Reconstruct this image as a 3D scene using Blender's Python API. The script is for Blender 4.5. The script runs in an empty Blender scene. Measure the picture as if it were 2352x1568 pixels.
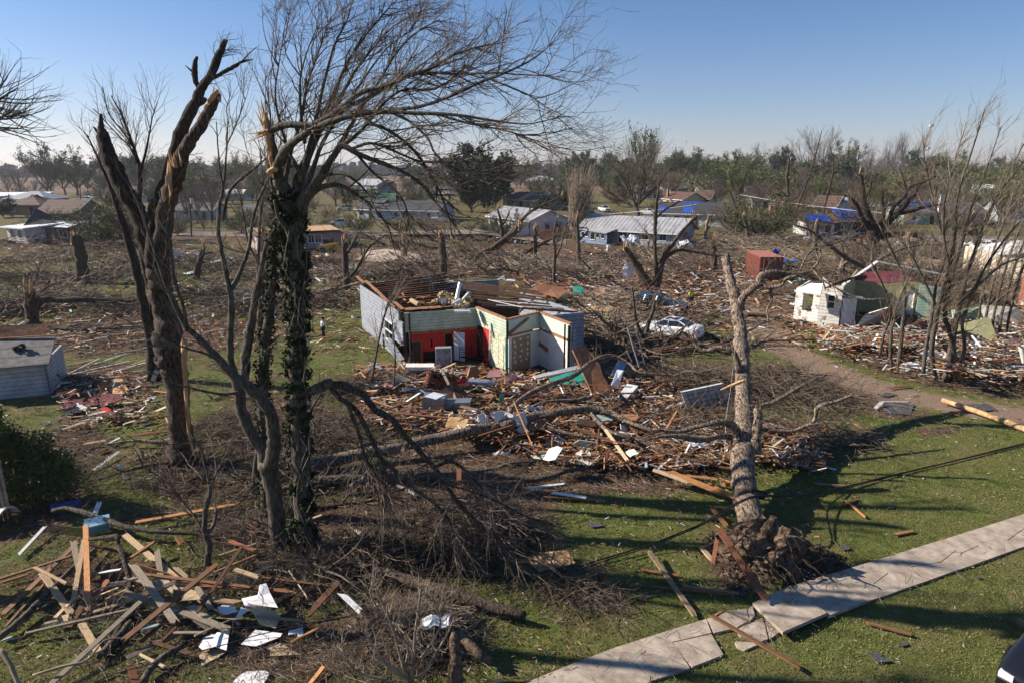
import bpy, math, random
import numpy as np
from mathutils import Vector, Matrix
random.seed(7); RNG = np.random.default_rng(11)
S = bpy.context.scene
COL = S.collection
# ---------------------------------------------------------------- camera
F = 1500.0; TH = math.atan(394/F); CH = 12.5  # focal length in units of a 2352 px wide frame
cam = bpy.data.objects.new('camera',bpy.data.cameras.new('camera'))
COL.objects.link(cam); S.camera = cam
cam.data.sensor_width = 36; cam.data.lens = 36 * F / 2352
cam.data.clip_start = 0.2; cam.data.clip_end = 12000
cam.location = (0,0,CH); cam.rotation_euler = (math.pi/2-TH,0,0)
# ---------------------------------------------------------------- sky and sun
SUN_EL = math.radians(31); SUN_AZ = math.radians(10)  # sun from the left, a little beyond the scene
w = bpy.data.worlds.new('World'); S.world = w; w.use_nodes = True
nt = w.node_tree; bg = nt.nodes['Background']
sky = nt.nodes.new('ShaderNodeTexSky'); sky.sky_type = 'NISHITA'; sky.sun_disc = False
sky.sun_elevation = SUN_EL; sky.sun_rotation = math.radians(-80); sky.air_density = 0.9; sky.dust_density = 0.25; sky.ozone_density = 4.0
wc = nt.nodes.new('ShaderNodeTexCoord'); wx = nt.nodes.new('ShaderNodeSeparateXYZ'); wr_ = nt.nodes.new('ShaderNodeValToRGB'); wv = nt.nodes.new('ShaderNodeVectorMath'); wv.operation = 'MULTIPLY'
nt.links.new(wc.outputs['Generated'],wx.inputs[0]); nt.links.new(wx.outputs[2],wr_.inputs[0]); wr_.color_ramp.elements[0].color = (1.0,.84,.87,1); wr_.color_ramp.elements[1].position = .32; wr_.color_ramp.elements[1].color = (.5,.8,1,1)
nt.links.new(sky.outputs[0],wv.inputs[0]); nt.links.new(wr_.outputs[0],wv.inputs[1]); nt.links.new(wv.outputs[0],bg.inputs[0]); bg.inputs[1].default_value = 0.066
sl = bpy.data.lights.new('sun','SUN'); sl.energy = 5.0; sl.angle = math.radians(0.53); sl.color = (1,0.9,0.77)
so = bpy.data.objects.new('sun',sl); COL.objects.link(so)
tosun = Vector((-math.cos(SUN_AZ)*math.cos(SUN_EL),math.sin(SUN_AZ)*math.cos(SUN_EL),math.sin(SUN_EL)))
so.rotation_euler = tosun.to_track_quat('Z','Y').to_euler()
S.view_settings.view_transform = 'Standard'; S.view_settings.look = 'None'
S.view_settings.exposure = 0.95; S.view_settings.gamma = 1.0
# ---------------------------------------------------------------- picture <-> world (2352 x 1568 frame)
cT, sT = math.cos(TH), math.sin(TH)
def ray(x,y):
    u = (x-1176) / F; v = -(y-784) / F
    return (u,cT+v*sT,-sT+v*cT)
def G(x,y,z=0.0):  # the point at height z seen at (x, y)
    d = ray(x,y); t = (z-CH) / d[2]
    return Vector((d[0]*t,d[1]*t,z))
def At(x,y,Y):  # the point at distance Y seen at (x, y)
    d = ray(x,y); t = Y / d[1]
    return Vector((d[0]*t,Y,CH+d[2]*t))
def M(px,p):  # size in metres of px pixels at point p
    return px * (p[1]*cT-(p[2]-CH)*sT) / F
def rnd(a,b): return random.uniform(a,b)
# ---------------------------------------------------------------- mesh collecting
class MB:
    def __init__(s): s.V = []; s.Q = []; s.T = []; s.C = []; s.n = 0; s.P = []
    def add(s,V,Q=None,T=None,col=None):
        V = np.asarray(V,dtype=np.float64).reshape(-1,3)
        if Q is not None and len(Q): s.Q.append(np.asarray(Q,dtype=np.int64).reshape(-1,4)+s.n)
        if T is not None and len(T): s.T.append(np.asarray(T,dtype=np.int64).reshape(-1,3)+s.n)
        c = np.ones((len(V),4)) 
        if col is not None: c[:,:3] = col
        s.C.append(c); s.V.append(V); s.n += len(V); return s
    def box(s,c,d,rot=None,col=None):
        h = np.array(d) / 2
        v = np.array([[x,y,z]for x in(-1,1)for y in(-1,1)for z in(-1,1)]) * h
        if rot is not None: v = v @ np.array(rot).T
        s.add(v+np.array(c),[[0,1,3,2],[4,6,7,5],[0,4,5,1],[2,3,7,6],[0,2,6,4],[1,5,7,3]],col=col); return s
    def beam(s,a,b,wd,th,up=(0,0,1),col=None):  # box from a to b
        a = Vector(a); b = Vector(b); t = (b-a); L = t.length
        if L < 1e-6: return s
        t.normalize(); sd = t.cross(Vector(up))
        if sd.length < 1e-3: sd = t.cross(Vector((1,0,0)))
        sd.normalize(); n = sd.cross(t)
        R = np.array([list(t),list(sd),list(n)]).T
        return s.box(tuple((a+b)/2),(L,wd,th),R,col)
    def slab(s,pts,th,col=None):  # polygon with thickness along its normal
        P = [Vector(p)for p in pts]; n = (P[1]-P[0]).cross(P[-1]-P[0]); n.normalize(); n *= th; k = len(P)
        V = [tuple(p)for p in P] + [tuple(p-n)for p in P]
        c = np.mean(np.array(V[:k]),axis=0); c2 = np.mean(np.array(V[k:]),axis=0)
        V += [tuple(c),tuple(c2)]
        s.add(V,[[i,k+i,k+(i+1)%k,(i+1)%k]for i in range(k)],
              [[2*k,i,(i+1)%k]for i in range(k)]+[[2*k+1,k+(i+1)%k,k+i]for i in range(k)],col=col); return s
    def cyl(s,a,b,r,n=12,r2=None,col=None):
        P = np.array([[list(a),list(b)]],dtype=float); R = np.array([[r,r if r2 is None else r2]],dtype=float)
        s.tubes(P,R,n,col=col,cap=True); return s
    def tubes(s,P,R,n=5,col=None,cap=False):
        P = np.asarray(P,float); R = np.asarray(R,float); N, K, _ = P.shape
        T = np.gradient(P,axis=1) if K > 2 else np.repeat(P[:,1:]-P[:,:1],2,axis=1)
        T /= np.linalg.norm(T,axis=2,keepdims=True) + 1e-9
        t0 = P[:,-1] - P[:,0]; ref = np.zeros((N,3)); ax = np.argmin(np.abs(t0),axis=1); ref[np.arange(N),ax] = 1
        U = np.cross(T,ref[:,None,:]); U /= np.linalg.norm(U,axis=2,keepdims=True) + 1e-9
        W = np.cross(T,U); a = np.arange(n) * 2 * math.pi / n
        ring = P[:,:,None,:] + R[:,:,None,None] * (np.cos(a)[None,None,:,None]*U[:,:,None,:]+np.sin(a)[None,None,:,None]*W[:,:,None,:])
        V = ring.reshape(-1,3)
        i = np.arange(N)[:,None,None] * K * n; k = np.arange(K-1)[None,:,None] * n; j = np.arange(n)[None,None,:]; j2 = (j+1) % n
        Q = np.stack([i+k+j,i+k+j2,i+k+n+j2,i+k+n+j],axis=-1).reshape(-1,4)
        Tt = None
        if cap:
            V = np.concatenate([V,P[:,0],P[:,-1]]); c0 = N * K * n + np.arange(N)[:,None]; c1 = c0 + N
            b0 = np.arange(N)[:,None] * K * n; b1 = b0 + (K-1) * n; jj = np.arange(n)[None,:]; jn = (jj+1) % n
            Tt = np.concatenate([np.stack([c0+0*jj,b0+jn,b0+jj],-1).reshape(-1,3),np.stack([c1+0*jj,b1+jj,b1+jn],-1).reshape(-1,3)])
        s.add(V,Q,Tt,col=col); return s
    def build(s,name,m,parent=None,origin=None,smooth=False):
        if parent is not None and origin is None:
            w_ = Vector(); q_ = parent
            while q_: w_ += q_.location; q_ = q_.parent
            o = bpy.data.objects.new(name,s.mesh(name,m,w_,smooth)); COL.objects.link(o); o.parent = parent; return o
        o = bpy.data.objects.new(name,s.mesh(name,m,origin if origin is not None else(parent.location if parent else None),smooth))
        COL.objects.link(o)
        if parent: o.parent = parent
        elif origin is not None: o.location = origin
        return o
    def mesh(s,name,m,origin=None,smooth=False):
        V = np.concatenate(s.V) if s.V else np.zeros((0,3))
        if origin is not None: V = V - np.array(origin)
        Q = np.concatenate(s.Q) if s.Q else np.zeros((0,4),int); T = np.concatenate(s.T) if s.T else np.zeros((0,3),int)
        me = bpy.data.meshes.new(name); me.vertices.add(len(V)); me.vertices.foreach_set('co',V.astype(np.float32).ravel())
        nl = len(Q) * 4 + len(T) * 3; me.loops.add(nl)
        me.loops.foreach_set('vertex_index',np.concatenate([Q.ravel(),T.ravel()]).astype(np.int32))
        np_ = len(Q) + len(T); me.polygons.add(np_)
        ls = np.concatenate([np.arange(len(Q))*4,len(Q)*4+np.arange(len(T))*3]).astype(np.int32)
        me.polygons.foreach_set('loop_start',ls)
        me.polygons.foreach_set('loop_total',np.concatenate([np.full(len(Q),4),np.full(len(T),3)]).astype(np.int32))
        me.polygons.foreach_set('use_smooth',np.full(np_,smooth,dtype=bool))
        C = np.concatenate(s.C).astype(np.float32)
        at = me.color_attributes.new('Col','FLOAT_COLOR','POINT'); at.data.foreach_set('color',C.ravel())
        me.update(calc_edges=True); me.validate(); me.materials.append(m)
        return me
def rotz(a): c, s_ = math.cos(a), math.sin(a); return np.array([[c,-s_,0],[s_,c,0],[0,0,1]])
def tag(o,label=None,cat=None,group=None,kind=None):
    if label:
        o['label'] = label
        if not 4 <= len(label.split()) <= 16: print('LABEL',len(label.split()),label)
    if cat: o['category'] = cat
    if group: o['group'] = group
    if kind: o['kind'] = kind
    return o
def thing(name,label,cat,loc=(0,0,0),group=None,rz=0):
    o = bpy.data.objects.new(name,None); COL.objects.link(o); o.location = loc; o.rotation_euler = (0,0,rz); o.empty_display_size = .2
    return tag(o,label,cat,group)
KIDS = {}
def copy_tree(src,loc,rz=0,sc=1.0,label=None,group=None,rot=None):
    def cp(o,par):
        c = o.copy(); COL.objects.link(c)
        if par: c.parent = par
        for ch in KIDS.get(o.name) or KIDS.setdefault(o.name,list(o.children)): cp(ch,c)
        return c
    r = cp(src,None); r.location = loc; r.rotation_euler = rot if rot is not None else (0,0,rz)
    r.scale = (sc,sc,sc) if not isinstance(sc,tuple) else sc
    if label: r['label'] = label
    if group: r['group'] = group
    return r
def drop(src):  # removes a source object after it was copied
    for ch in list(src.children): drop(ch)
    bpy.data.objects.remove(src)
# ---------------------------------------------------------------- materials
def mat(name,c1,c2=None,scale=3.0,rough=0.85,bump=0.0,metal=0.0,stretch=(1,1,1),detail=6,lo=.35,hi=.65,coord='Object',spec=.3,extra=None):
    m = bpy.data.materials.new(name); m.use_nodes = True; n = m.node_tree.nodes; l = m.node_tree.links; b = n['Principled BSDF']
    b.inputs['Roughness'].default_value = rough; b.inputs['Metallic'].default_value = metal; b.inputs['Specular IOR Level'].default_value = spec
    if c2 is None: b.inputs['Base Color'].default_value = (*c1,1); return m
    tc = n.new('ShaderNodeTexCoord'); mp = n.new('ShaderNodeMapping'); mp.inputs['Scale'].default_value = stretch
    no = n.new('ShaderNodeTexNoise'); no.inputs['Scale'].default_value = scale; no.inputs['Detail'].default_value = detail; no.inputs['Roughness'].default_value = .65
    cr = n.new('ShaderNodeValToRGB'); e = cr.color_ramp.elements; e[0].position = lo; e[0].color = (*c1,1); e[1].position = hi; e[1].color = (*c2,1)
    l.new(tc.outputs[coord],mp.inputs[0]); l.new(mp.outputs[0],no.inputs['Vector']); l.new(no.outputs[0],cr.inputs[0]); l.new(cr.outputs[0],b.inputs['Base Color'])
    if bump:
        bm = n.new('ShaderNodeBump'); bm.inputs['Strength'].default_value = bump; bm.inputs['Distance'].default_value = .07
        l.new(no.outputs[0],bm.inputs['Height']); l.new(bm.outputs[0],b.inputs['Normal'])
    return m
def attr_mat(name,rough=.85,amt=.25,scale=6,stretch=(1,1,1),bump=.2,spec=.25,tint=False):
    """colour from the pieces' own colour attribute, broken up by noise; tint: lightness differs from object to object"""
    m = bpy.data.materials.new(name); m.use_nodes = True; n = m.node_tree.nodes; l = m.node_tree.links; b = n['Principled BSDF']
    b.inputs['Roughness'].default_value = rough; b.inputs['Specular IOR Level'].default_value = spec
    a = n.new('ShaderNodeAttribute'); a.attribute_name = 'Col'
    tc = n.new('ShaderNodeTexCoord'); mp = n.new('ShaderNodeMapping'); mp.inputs['Scale'].default_value = stretch
    no = n.new('ShaderNodeTexNoise'); no.inputs['Scale'].default_value = scale; no.inputs['Detail'].default_value = 5
    mr = n.new('ShaderNodeMapRange'); mr.inputs[1].default_value = .3; mr.inputs[2].default_value = .7; mr.inputs[3].default_value = 1 - amt; mr.inputs[4].default_value = 1 + amt
    vm = n.new('ShaderNodeVectorMath'); vm.operation = 'SCALE'
    l.new(tc.outputs['Object'],mp.inputs[0]); l.new(mp.outputs[0],no.inputs['Vector']); l.new(no.outputs[0],mr.inputs[0])
    l.new(a.outputs['Color'],vm.inputs[0]); l.new(mr.outputs[0],vm.inputs['Scale'])
    out = vm.outputs[0]
    if tint:
        oi = n.new('ShaderNodeObjectInfo'); m2 = n.new('ShaderNodeMapRange'); m2.inputs[3].default_value = .55; m2.inputs[4].default_value = 1.35
        v2 = n.new('ShaderNodeVectorMath'); v2.operation = 'SCALE'; l.new(oi.outputs['Random'],m2.inputs[0]); l.new(out,v2.inputs[0]); l.new(m2.outputs[0],v2.inputs['Scale']); out = v2.outputs[0]
    l.new(out,b.inputs['Base Color'])
    if bump:
        bm = n.new('ShaderNodeBump'); bm.inputs['Strength'].default_value = bump; bm.inputs['Distance'].default_value = .03
        l.new(no.outputs[0],bm.inputs['Height']); l.new(bm.outputs[0],b.inputs['Normal'])
    return m
def siding(name,c1,c2,period=.15,scale=2.0,rough=.75,peel=None,axis=2,lo=.4,hi=.6):
    """painted lap boards: dark joints every period metres along an axis, worn paint"""
    m = mat(name,c1,c2,scale,rough,lo=lo,hi=hi); n = m.node_tree.nodes; l = m.node_tree.links; b = n['Principled BSDF']
    g = n.new('ShaderNodeTexCoord'); sp = n.new('ShaderNodeSeparateXYZ'); l.new(g.outputs['Object'],sp.inputs[0])
    md = n.new('ShaderNodeMath'); md.operation = 'PINGPONG'; md.inputs[1].default_value = period; l.new(sp.outputs[axis],md.inputs[0])
    mr = n.new('ShaderNodeMapRange'); mr.inputs[1].default_value = 0; mr.inputs[2].default_value = period * .22; mr.inputs[3].default_value = .35; mr.inputs[4].default_value = 1; l.new(md.outputs[0],mr.inputs[0])
    vm = n.new('ShaderNodeVectorMath'); vm.operation = 'SCALE'; src = b.inputs['Base Color'].links[0].from_socket
    l.new(src,vm.inputs[0]); l.new(mr.outputs[0],vm.inputs['Scale']); l.new(vm.outputs[0],b.inputs['Base Color'])
    bm = n.new('ShaderNodeBump'); bm.inputs['Strength'].default_value = .6; bm.inputs['Distance'].default_value = .02; l.new(md.outputs[0],bm.inputs['Height']); l.new(bm.outputs[0],b.inputs['Normal'])
    return m
def brick(name,c1,c2,mortar):
    m = bpy.data.materials.new(name); m.use_nodes = True; n = m.node_tree.nodes; l = m.node_tree.links; b = n['Principled BSDF']; b.inputs['Roughness'].default_value = .9
    tc = n.new('ShaderNodeTexCoord'); sp = n.new('ShaderNodeSeparateXYZ'); ad = n.new('ShaderNodeMath'); cb = n.new('ShaderNodeCombineXYZ'); bt = n.new('ShaderNodeTexBrick')
    l.new(tc.outputs['Object'],sp.inputs[0]); l.new(sp.outputs[0],ad.inputs[0]); l.new(sp.outputs[1],ad.inputs[1]); l.new(ad.outputs[0],cb.inputs[0]); l.new(sp.outputs[2],cb.inputs[1]); l.new(cb.outputs[0],bt.inputs[0])
    bt.inputs['Color1'].default_value = (*c1,1); bt.inputs['Color2'].default_value = (*c2,1); bt.inputs['Mortar'].default_value = (*mortar,1); bt.inputs['Scale'].default_value = 1
    bt.inputs['Brick Width'].default_value = .22; bt.inputs['Row Height'].default_value = .075; bt.inputs['Mortar Size'].default_value = .009
    l.new(bt.outputs[0],b.inputs['Base Color']); return m
MT = {}
MT['bark'] = mat('bark',(.018,.012,.009),(.15,.105,.075),16,.95,1.0,stretch=(1,1,.18),lo=.4,hi=.66)
MT['bark_dark'] = mat('bark_dark',(.01,.007,.006),(.075,.052,.038),16,.95,1.0,stretch=(1,1,.2),lo=.4,hi=.66)
MT['bark_pale'] = mat('bark_pale',(.03,.02,.014),(.3,.225,.17),17,.95,1.0,stretch=(1,.3,.3),lo=.4,hi=.6)
MT['bark_grey'] = mat('bark_grey',(.035,.028,.021),(.15,.125,.098),11,.9,.8,stretch=(1,1,.25),lo=.38,hi=.66)
MT['twig'] = mat('twig',(.06,.042,.03),(.18,.135,.1),2,.9)
MT['twig_pale'] = mat('twig_pale',(.12,.09,.065),(.34,.27,.2),2,.9)
MT['twig_grey'] = mat('twig_grey',(.07,.062,.05),(.17,.15,.12),2,.9)
MT['rawwood'] = mat('rawwood',(.3,.15,.06),(.62,.42,.22),4,.8,.4,stretch=(1,1,.12))
MT['leaf_dark'] = mat('leaf_dark',(.012,.022,.008),(.05,.075,.02),1.5,.55)
MT['leaf_ivy'] = mat('leaf_ivy',(.008,.014,.005),(.035,.05,.014),3,.8)
MT['leaf_spring'] = mat('leaf_spring',(.05,.075,.02),(.125,.155,.045),.5,.8)
MT['leaf_bush'] = mat('leaf_bush',(.025,.04,.01),(.1,.135,.035),3,.6)
MT['leaf_olive'] = mat('leaf_olive',(.05,.065,.018),(.13,.14,.045),.5,.75)
MT['leaf_bright'] = mat('leaf_bright',(.07,.13,.02),(.2,.3,.05),3,.6)
MT['plank'] = attr_mat('plank',.8,.3,5,(1,9,9),.25,tint=True)
MT['bits'] = attr_mat('bits',.85,.2,4)
MT['soil'] = mat('soil',(.035,.022,.015),(.2,.135,.09),7,.95,1.0)
MT['glass'] = mat('glass',(.012,.016,.02),None,rough=.08,spec=.8)
MT['dark'] = mat('dark',(.006,.006,.006),None,rough=.9)
MT['white'] = mat('white',(.55,.54,.52),(.72,.71,.69),3,.6)
MT['steel'] = mat('steel',(.3,.33,.36),(.48,.5,.53),3,.45,metal=.5)
MT['rubber'] = mat('rubber',(.012,.012,.013),None,rough=.8)
# ================================================================ ground
def project(P):
    x, y, z = P[:,0], P[:,1], P[:,2] - CH
    f = y * cT - z * sT; up = y * sT + z * cT
    f = np.where(f<.5,.5,f)
    return 1176 + F * x / f, 784 - F * up / f
def axis(lo,hi,step,far,g=1.13):
    a = list(np.arange(lo,hi+1e-6,step)); s = step; v = hi
    while v < far: s *= g; v += s; a.append(v)
    s = step; v = lo; b = []
    while v > -far: s *= g; v -= s; b.append(v)
    return np.array(b[::-1]+a)
gx = axis(-46,40,.35,4200); gy = axis(8,62,.35,4200); gy = gy[gy>-60]
XX, YY = np.meshgrid(gx,gy); GV = np.stack([XX.ravel(),YY.ravel(),np.zeros(XX.size)],1)
px, py = project(GV)
def blob(x,y,rx,ry,a=0): 
    c, s_ = math.cos(math.radians(a)), math.sin(math.radians(a)); dx, dy = px - x, py - y
    u, v = (dx*c+dy*s_) / rx, (-dx*s_+dy*c) / ry
    return np.clip(1.35-np.sqrt(u*u+v*v),0,1)
def band(pts,wd):  # distance to a polyline in the plane of the ground
    out = np.zeros(len(GV)); W = [G(*p)for p in pts]
    for a, b in zip(W[:-1],W[1:]):
        ab = np.array([b.x-a.x,b.y-a.y]); d = GV[:,:2] - np.array([a.x,a.y]); t = np.clip((d@ab)/(ab@ab),0,1)
        q = np.linalg.norm(d-t[:,None]*ab,axis=1); out = np.maximum(out,np.clip(1.4-q/wd,0,1))
    return out
dirt = np.where((px<1000)&(py>560),.36-.2*np.clip((px-800)/200,0,1),.14)
for b in [(1300,960,480,110),(1050,1120,330,90),(900,1200,300,90),(650,1000,150,120),(1500,640,420,75),(1000,600,520,45),(1250,575,260,28),(300,560,400,45),(1150,1040,300,60),
          (330,770,340,60),(230,870,170,45),(1700,1280,90,80),(1780,1420,110,20,-18),(950,1430,200,110),(1500,900,300,90),(1760,700,140,80),(2150,850,260,50,12),(2200,650,300,60),(640,1500,240,60,10),
          (2150,990,60,14),(1990,1000,70,22),(100,1150,90,110),(1850,1300,70,30),(540,1210,90,60),(1350,1090,380,42),(250,1330,200,60),(180,1020,90,60),(700,1480,200,90),(1420,1120,180,30),(1960,900,200,40,16),(450,1100,120,80),(2250,870,200,30)]: dirt = np.maximum(dirt,blob(*b))
for b in [(780,735,60,26),(2050,1130,330,120),(2100,1480,300,90),(1420,1190,150,70),(1400,1330,170,80),(350,980,90,55),(480,620,120,22),(470,570,90,16),(1410,790,70,22),(2080,900,240,20,14),(1850,835,160,14,22),(2230,920,90,14,10),
          (200,620,130,60),(90,700,100,40),(620,1400,60,40),(60,1460,130,90),(400,1270,60,50),(300,1130,80,40),(1900,690,90,30)]: dirt = dirt * (1-.85*blob(*b))
fz = np.clip((GV[:,1]-72)/25,0,1) * .52; dirt = np.where((GV[:,1]<400),np.maximum(dirt,fz),dirt)
grav = band([(1660,640),(1700,700),(1790,790),(1900,850),(2050,905),(2352,955),(2700,1010)],1.9)
grav = np.maximum(grav,band([(1660,640),(1700,700),(1790,790)],2.4)*.9)
field = np.clip((YY.ravel()-330)/60,0,1)
gm = np.stack([dirt,grav,field,np.ones(len(GV))],1)
hump = np.zeros(len(GV))
d = np.hypot(GV[:,0]-G(1740,1330).x,GV[:,1]-G(1740,1330).y); hump -= .0 * d
near = (GV[:,1]>6) & (GV[:,1]<70) & (np.abs(GV[:,0])<50)
pit = np.exp(-(((GV[:,0]-G(1905,1292).x)/.8)**2+((GV[:,1]-G(1905,1292).y)/.55)**2)**1.5) * .75
dirt = np.maximum(dirt,np.clip(pit*2.4,0,1))
GV[:,2] = np.where(near,.035*(np.sin(GV[:,0]*1.7+3*np.sin(GV[:,1]*.6))*np.cos(GV[:,1]*1.3)),0) * (dirt+.25) - .02 - pit
g = MB(); nx_, ny_ = len(gx), len(gy); i = np.arange((nx_-1)*(ny_-1)); r = i // (nx_-1); c = i % (nx_-1); a = r * nx_ + c
g.add(GV,np.stack([a,a+1,a+nx_+1,a+nx_],1)); g.C = [gm]
m = bpy.data.materials.new('ground'); m.use_nodes = True; n = m.node_tree.nodes; l = m.node_tree.links; b = n['Principled BSDF']; b.inputs['Roughness'].default_value = .95; b.inputs['Specular IOR Level'].default_value = .1
at = n.new('ShaderNodeAttribute'); at.attribute_name = 'Col'; sp = n.new('ShaderNodeSeparateColor'); l.new(at.outputs[0],sp.inputs[0])
tc = n.new('ShaderNodeTexCoord')
def noise(sc,dt=8,ro=.65):
    q = n.new('ShaderNodeTexNoise'); q.inputs['Scale'].default_value = sc; q.inputs['Detail'].default_value = dt; q.inputs['Roughness'].default_value = ro; l.new(tc.outputs['Object'],q.inputs['Vector']); return q.outputs[0]
def ramp(src,stops):
    q = n.new('ShaderNodeValToRGB'); e = q.color_ramp.elements
    while len(e) < len(stops): e.new(.5)
    for k, (p_,c_) in enumerate(stops): e[k].position = p_; e[k].color = (*c_,1)
    l.new(src,q.inputs[0]); return q.outputs[0]
def mixc(f,a,b_):
    q = n.new('ShaderNodeMix'); q.data_type = 'RGBA'; l.new(f,q.inputs[0]); l.new(a,q.inputs[6]); l.new(b_,q.inputs[7]); return q.outputs[2]
def mth(op,a,b_=None):
    q = n.new('ShaderNodeMath'); q.operation = op
    for k, v in enumerate((a,b_)):
        if v is None: continue
        if isinstance(v,(int,float)): q.inputs[k].default_value = v
        else: l.new(v,q.inputs[k])
    return q.outputs[0]
n1 = noise(.35); n2 = noise(2.2); n3 = noise(14,4); n4 = noise(45,3)
grass = ramp(mth('ADD',mth('MULTIPLY',n2,.5),mth('MULTIPLY',n4,.5)),[(.34,(.035,.05,.012)),(.45,(.085,.11,.024)),(.54,(.135,.15,.04)),(.65,(.23,.2,.095))])
dry = ramp(n3,[(.35,(.1,.085,.03)),(.65,(.27,.2,.105))])
grass = mixc(ramp(n1,[(.45,(0,0,0)),(.66,(.6,.6,.6))]),grass,dry)
dirtc = ramp(mth('ADD',mth('MULTIPLY',n3,.5),mth('MULTIPLY',n2,.5)),[(.36,(.045,.029,.019)),(.5,(.12,.076,.05)),(.62,(.22,.15,.1))])
gravc = ramp(n4,[(.35,(.17,.115,.078)),(.65,(.34,.25,.185))])
fieldc = ramp(noise(.012,3),[(.4,(.13,.085,.055)),(.6,(.2,.135,.095))])
df = mth('ADD',sp.outputs[0],mth('MULTIPLY',mth('SUBTRACT',n2,.5),1.6)); df = ramp(mth('ADD',df,mth('MULTIPLY',mth('SUBTRACT',n1,.5),.9)),[(.38,(0,0,0)),(.62,(1,1,1))])
gf = ramp(mth('ADD',sp.outputs[1],mth('MULTIPLY',mth('SUBTRACT',n2,.5),.9)),[(.4,(0,0,0)),(.75,(1,1,1))])
colr = mixc(sp.outputs[2],mixc(gf,mixc(df,grass,dirtc),gravc),fieldc); l.new(colr,b.inputs['Base Color'])
bm = n.new('ShaderNodeBump'); bm.inputs['Strength'].default_value = .9; bm.inputs['Distance'].default_value = .09; l.new(mth('ADD',n3,mth('MULTIPLY',n4,.6)),bm.inputs['Height']); l.new(bm.outputs[0],b.inputs['Normal'])
tag(g.build('ground',m),kind='structure')
DIRT = lambda X, Y: dirt[np.clip(np.searchsorted(gy,Y),0,ny_-1)*nx_+np.clip(np.searchsorted(gx,X),0,nx_-1)]
GRAV = lambda X, Y: grav[np.clip(np.searchsorted(gy,Y),0,ny_-1)*nx_+np.clip(np.searchsorted(gx,X),0,nx_-1)]
# grass blades on the near lawns
N = 260000
gxx = RNG.uniform(-16,26,N); gyy = 11 + 29 * RNG.random(N) ** 1.5
walkA, walkB = G(1200,1600), G(2400,1205)
def walkdist(X,Y):
    d_ = np.array([walkB.x-walkA.x,walkB.y-walkA.y]); L_ = np.hypot(*d_); return ((X-walkA.x)*d_[1]-(Y-walkA.y)*d_[0]) / L_
k = (RNG.random(N)>DIRT(gxx,gyy)*1.15) & (GRAV(gxx,gyy)<.3)
gxx, gyy = gxx[k], gyy[k]; N = len(gxx); h = RNG.uniform(.02,.06,N); an = RNG.uniform(0,6.28,N); wd = RNG.uniform(.006,.016,N)
bx, by = np.cos(an) * wd, np.sin(an) * wd; lx, ly = RNG.normal(0,.035,N), RNG.normal(0,.035,N); z0 = np.zeros(N) - .02
V = np.stack([np.stack([gxx-bx,gyy-by,z0],1),np.stack([gxx+bx,gyy+by,z0],1),np.stack([gxx+lx,gyy+ly,h],1)],1).reshape(-1,3)
q = RNG.random(N)[:,None]; q2 = RNG.random(N)[:,None] ** 2
cg = (1-q2) * ((1-q)*np.array([.055,.07,.016])+q*np.array([.13,.14,.04])) + q2 * np.array([.24,.2,.1])
mb = MB(); mb.add(V,None,np.arange(3*N).reshape(-1,3)); mb.C = [np.concatenate([np.repeat(cg,3,0),np.ones((3*N,1))],1)]
tag(mb.build('grass',MT['bits']),'short patchy lawn grass, green and straw coloured, around the footpath','grass',kind='stuff')
# ================================================================ footpath
MT['concrete'] = mat('concrete',(.2,.155,.12),(.42,.35,.28),2.2,.9,.35,detail=10,lo=.3,hi=.62)
sw = MB()
def wslab(pts,z,th=.09): sw.slab([G(x,y,z)for x,y in pts][::-1],th)
# lower cracked stretch (quads run along the path: near edge below, far edge above)
def lerp(a,b,t): return (a[0]+(b[0]-a[0])*t,a[1]+(b[1]-a[1])*t)
far1 = [(1180,1576),(1278,1533),(1402,1491),(1518,1452),(1560,1432)]; nr1 = [(1395,1650),(1460,1610),(1590,1543),(1600,1530),(1660,1498)]
wslab([(1150,1590),(1302,1528),(1420,1600),(1280,1680)],.05)
wslab([(1304,1527),(1410,1487),(1500,1560),(1424,1599)],.05)
wslab([(1412,1486),(1528,1449),(1585,1533),(1503,1560)],.05)
wslab([(1530,1448),(1622,1420),(1634,1452),(1543,1473)],.055); wslab([(1544,1475),(1634,1455),(1662,1502),(1590,1530)],.05)
wslab([(1625,1419),(1668,1404),(1716,1426),(1690,1441),(1640,1452)],.05); wslab([(1718,1398),(1728,1390),(1734,1412),(1722,1424)],.05)
wslab([(1672,1403),(1714,1396),(1720,1420)],.05)
wslab([(1692,1444),(1752,1417),(1764,1466),(1746,1472),(1700,1460)],.055); wslab([(1756,1416),(1792,1449),(1768,1466)],.05)
wslab([(1688,1472),(1752,1474),(1710,1492),(1692,1482)],.04)
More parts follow.
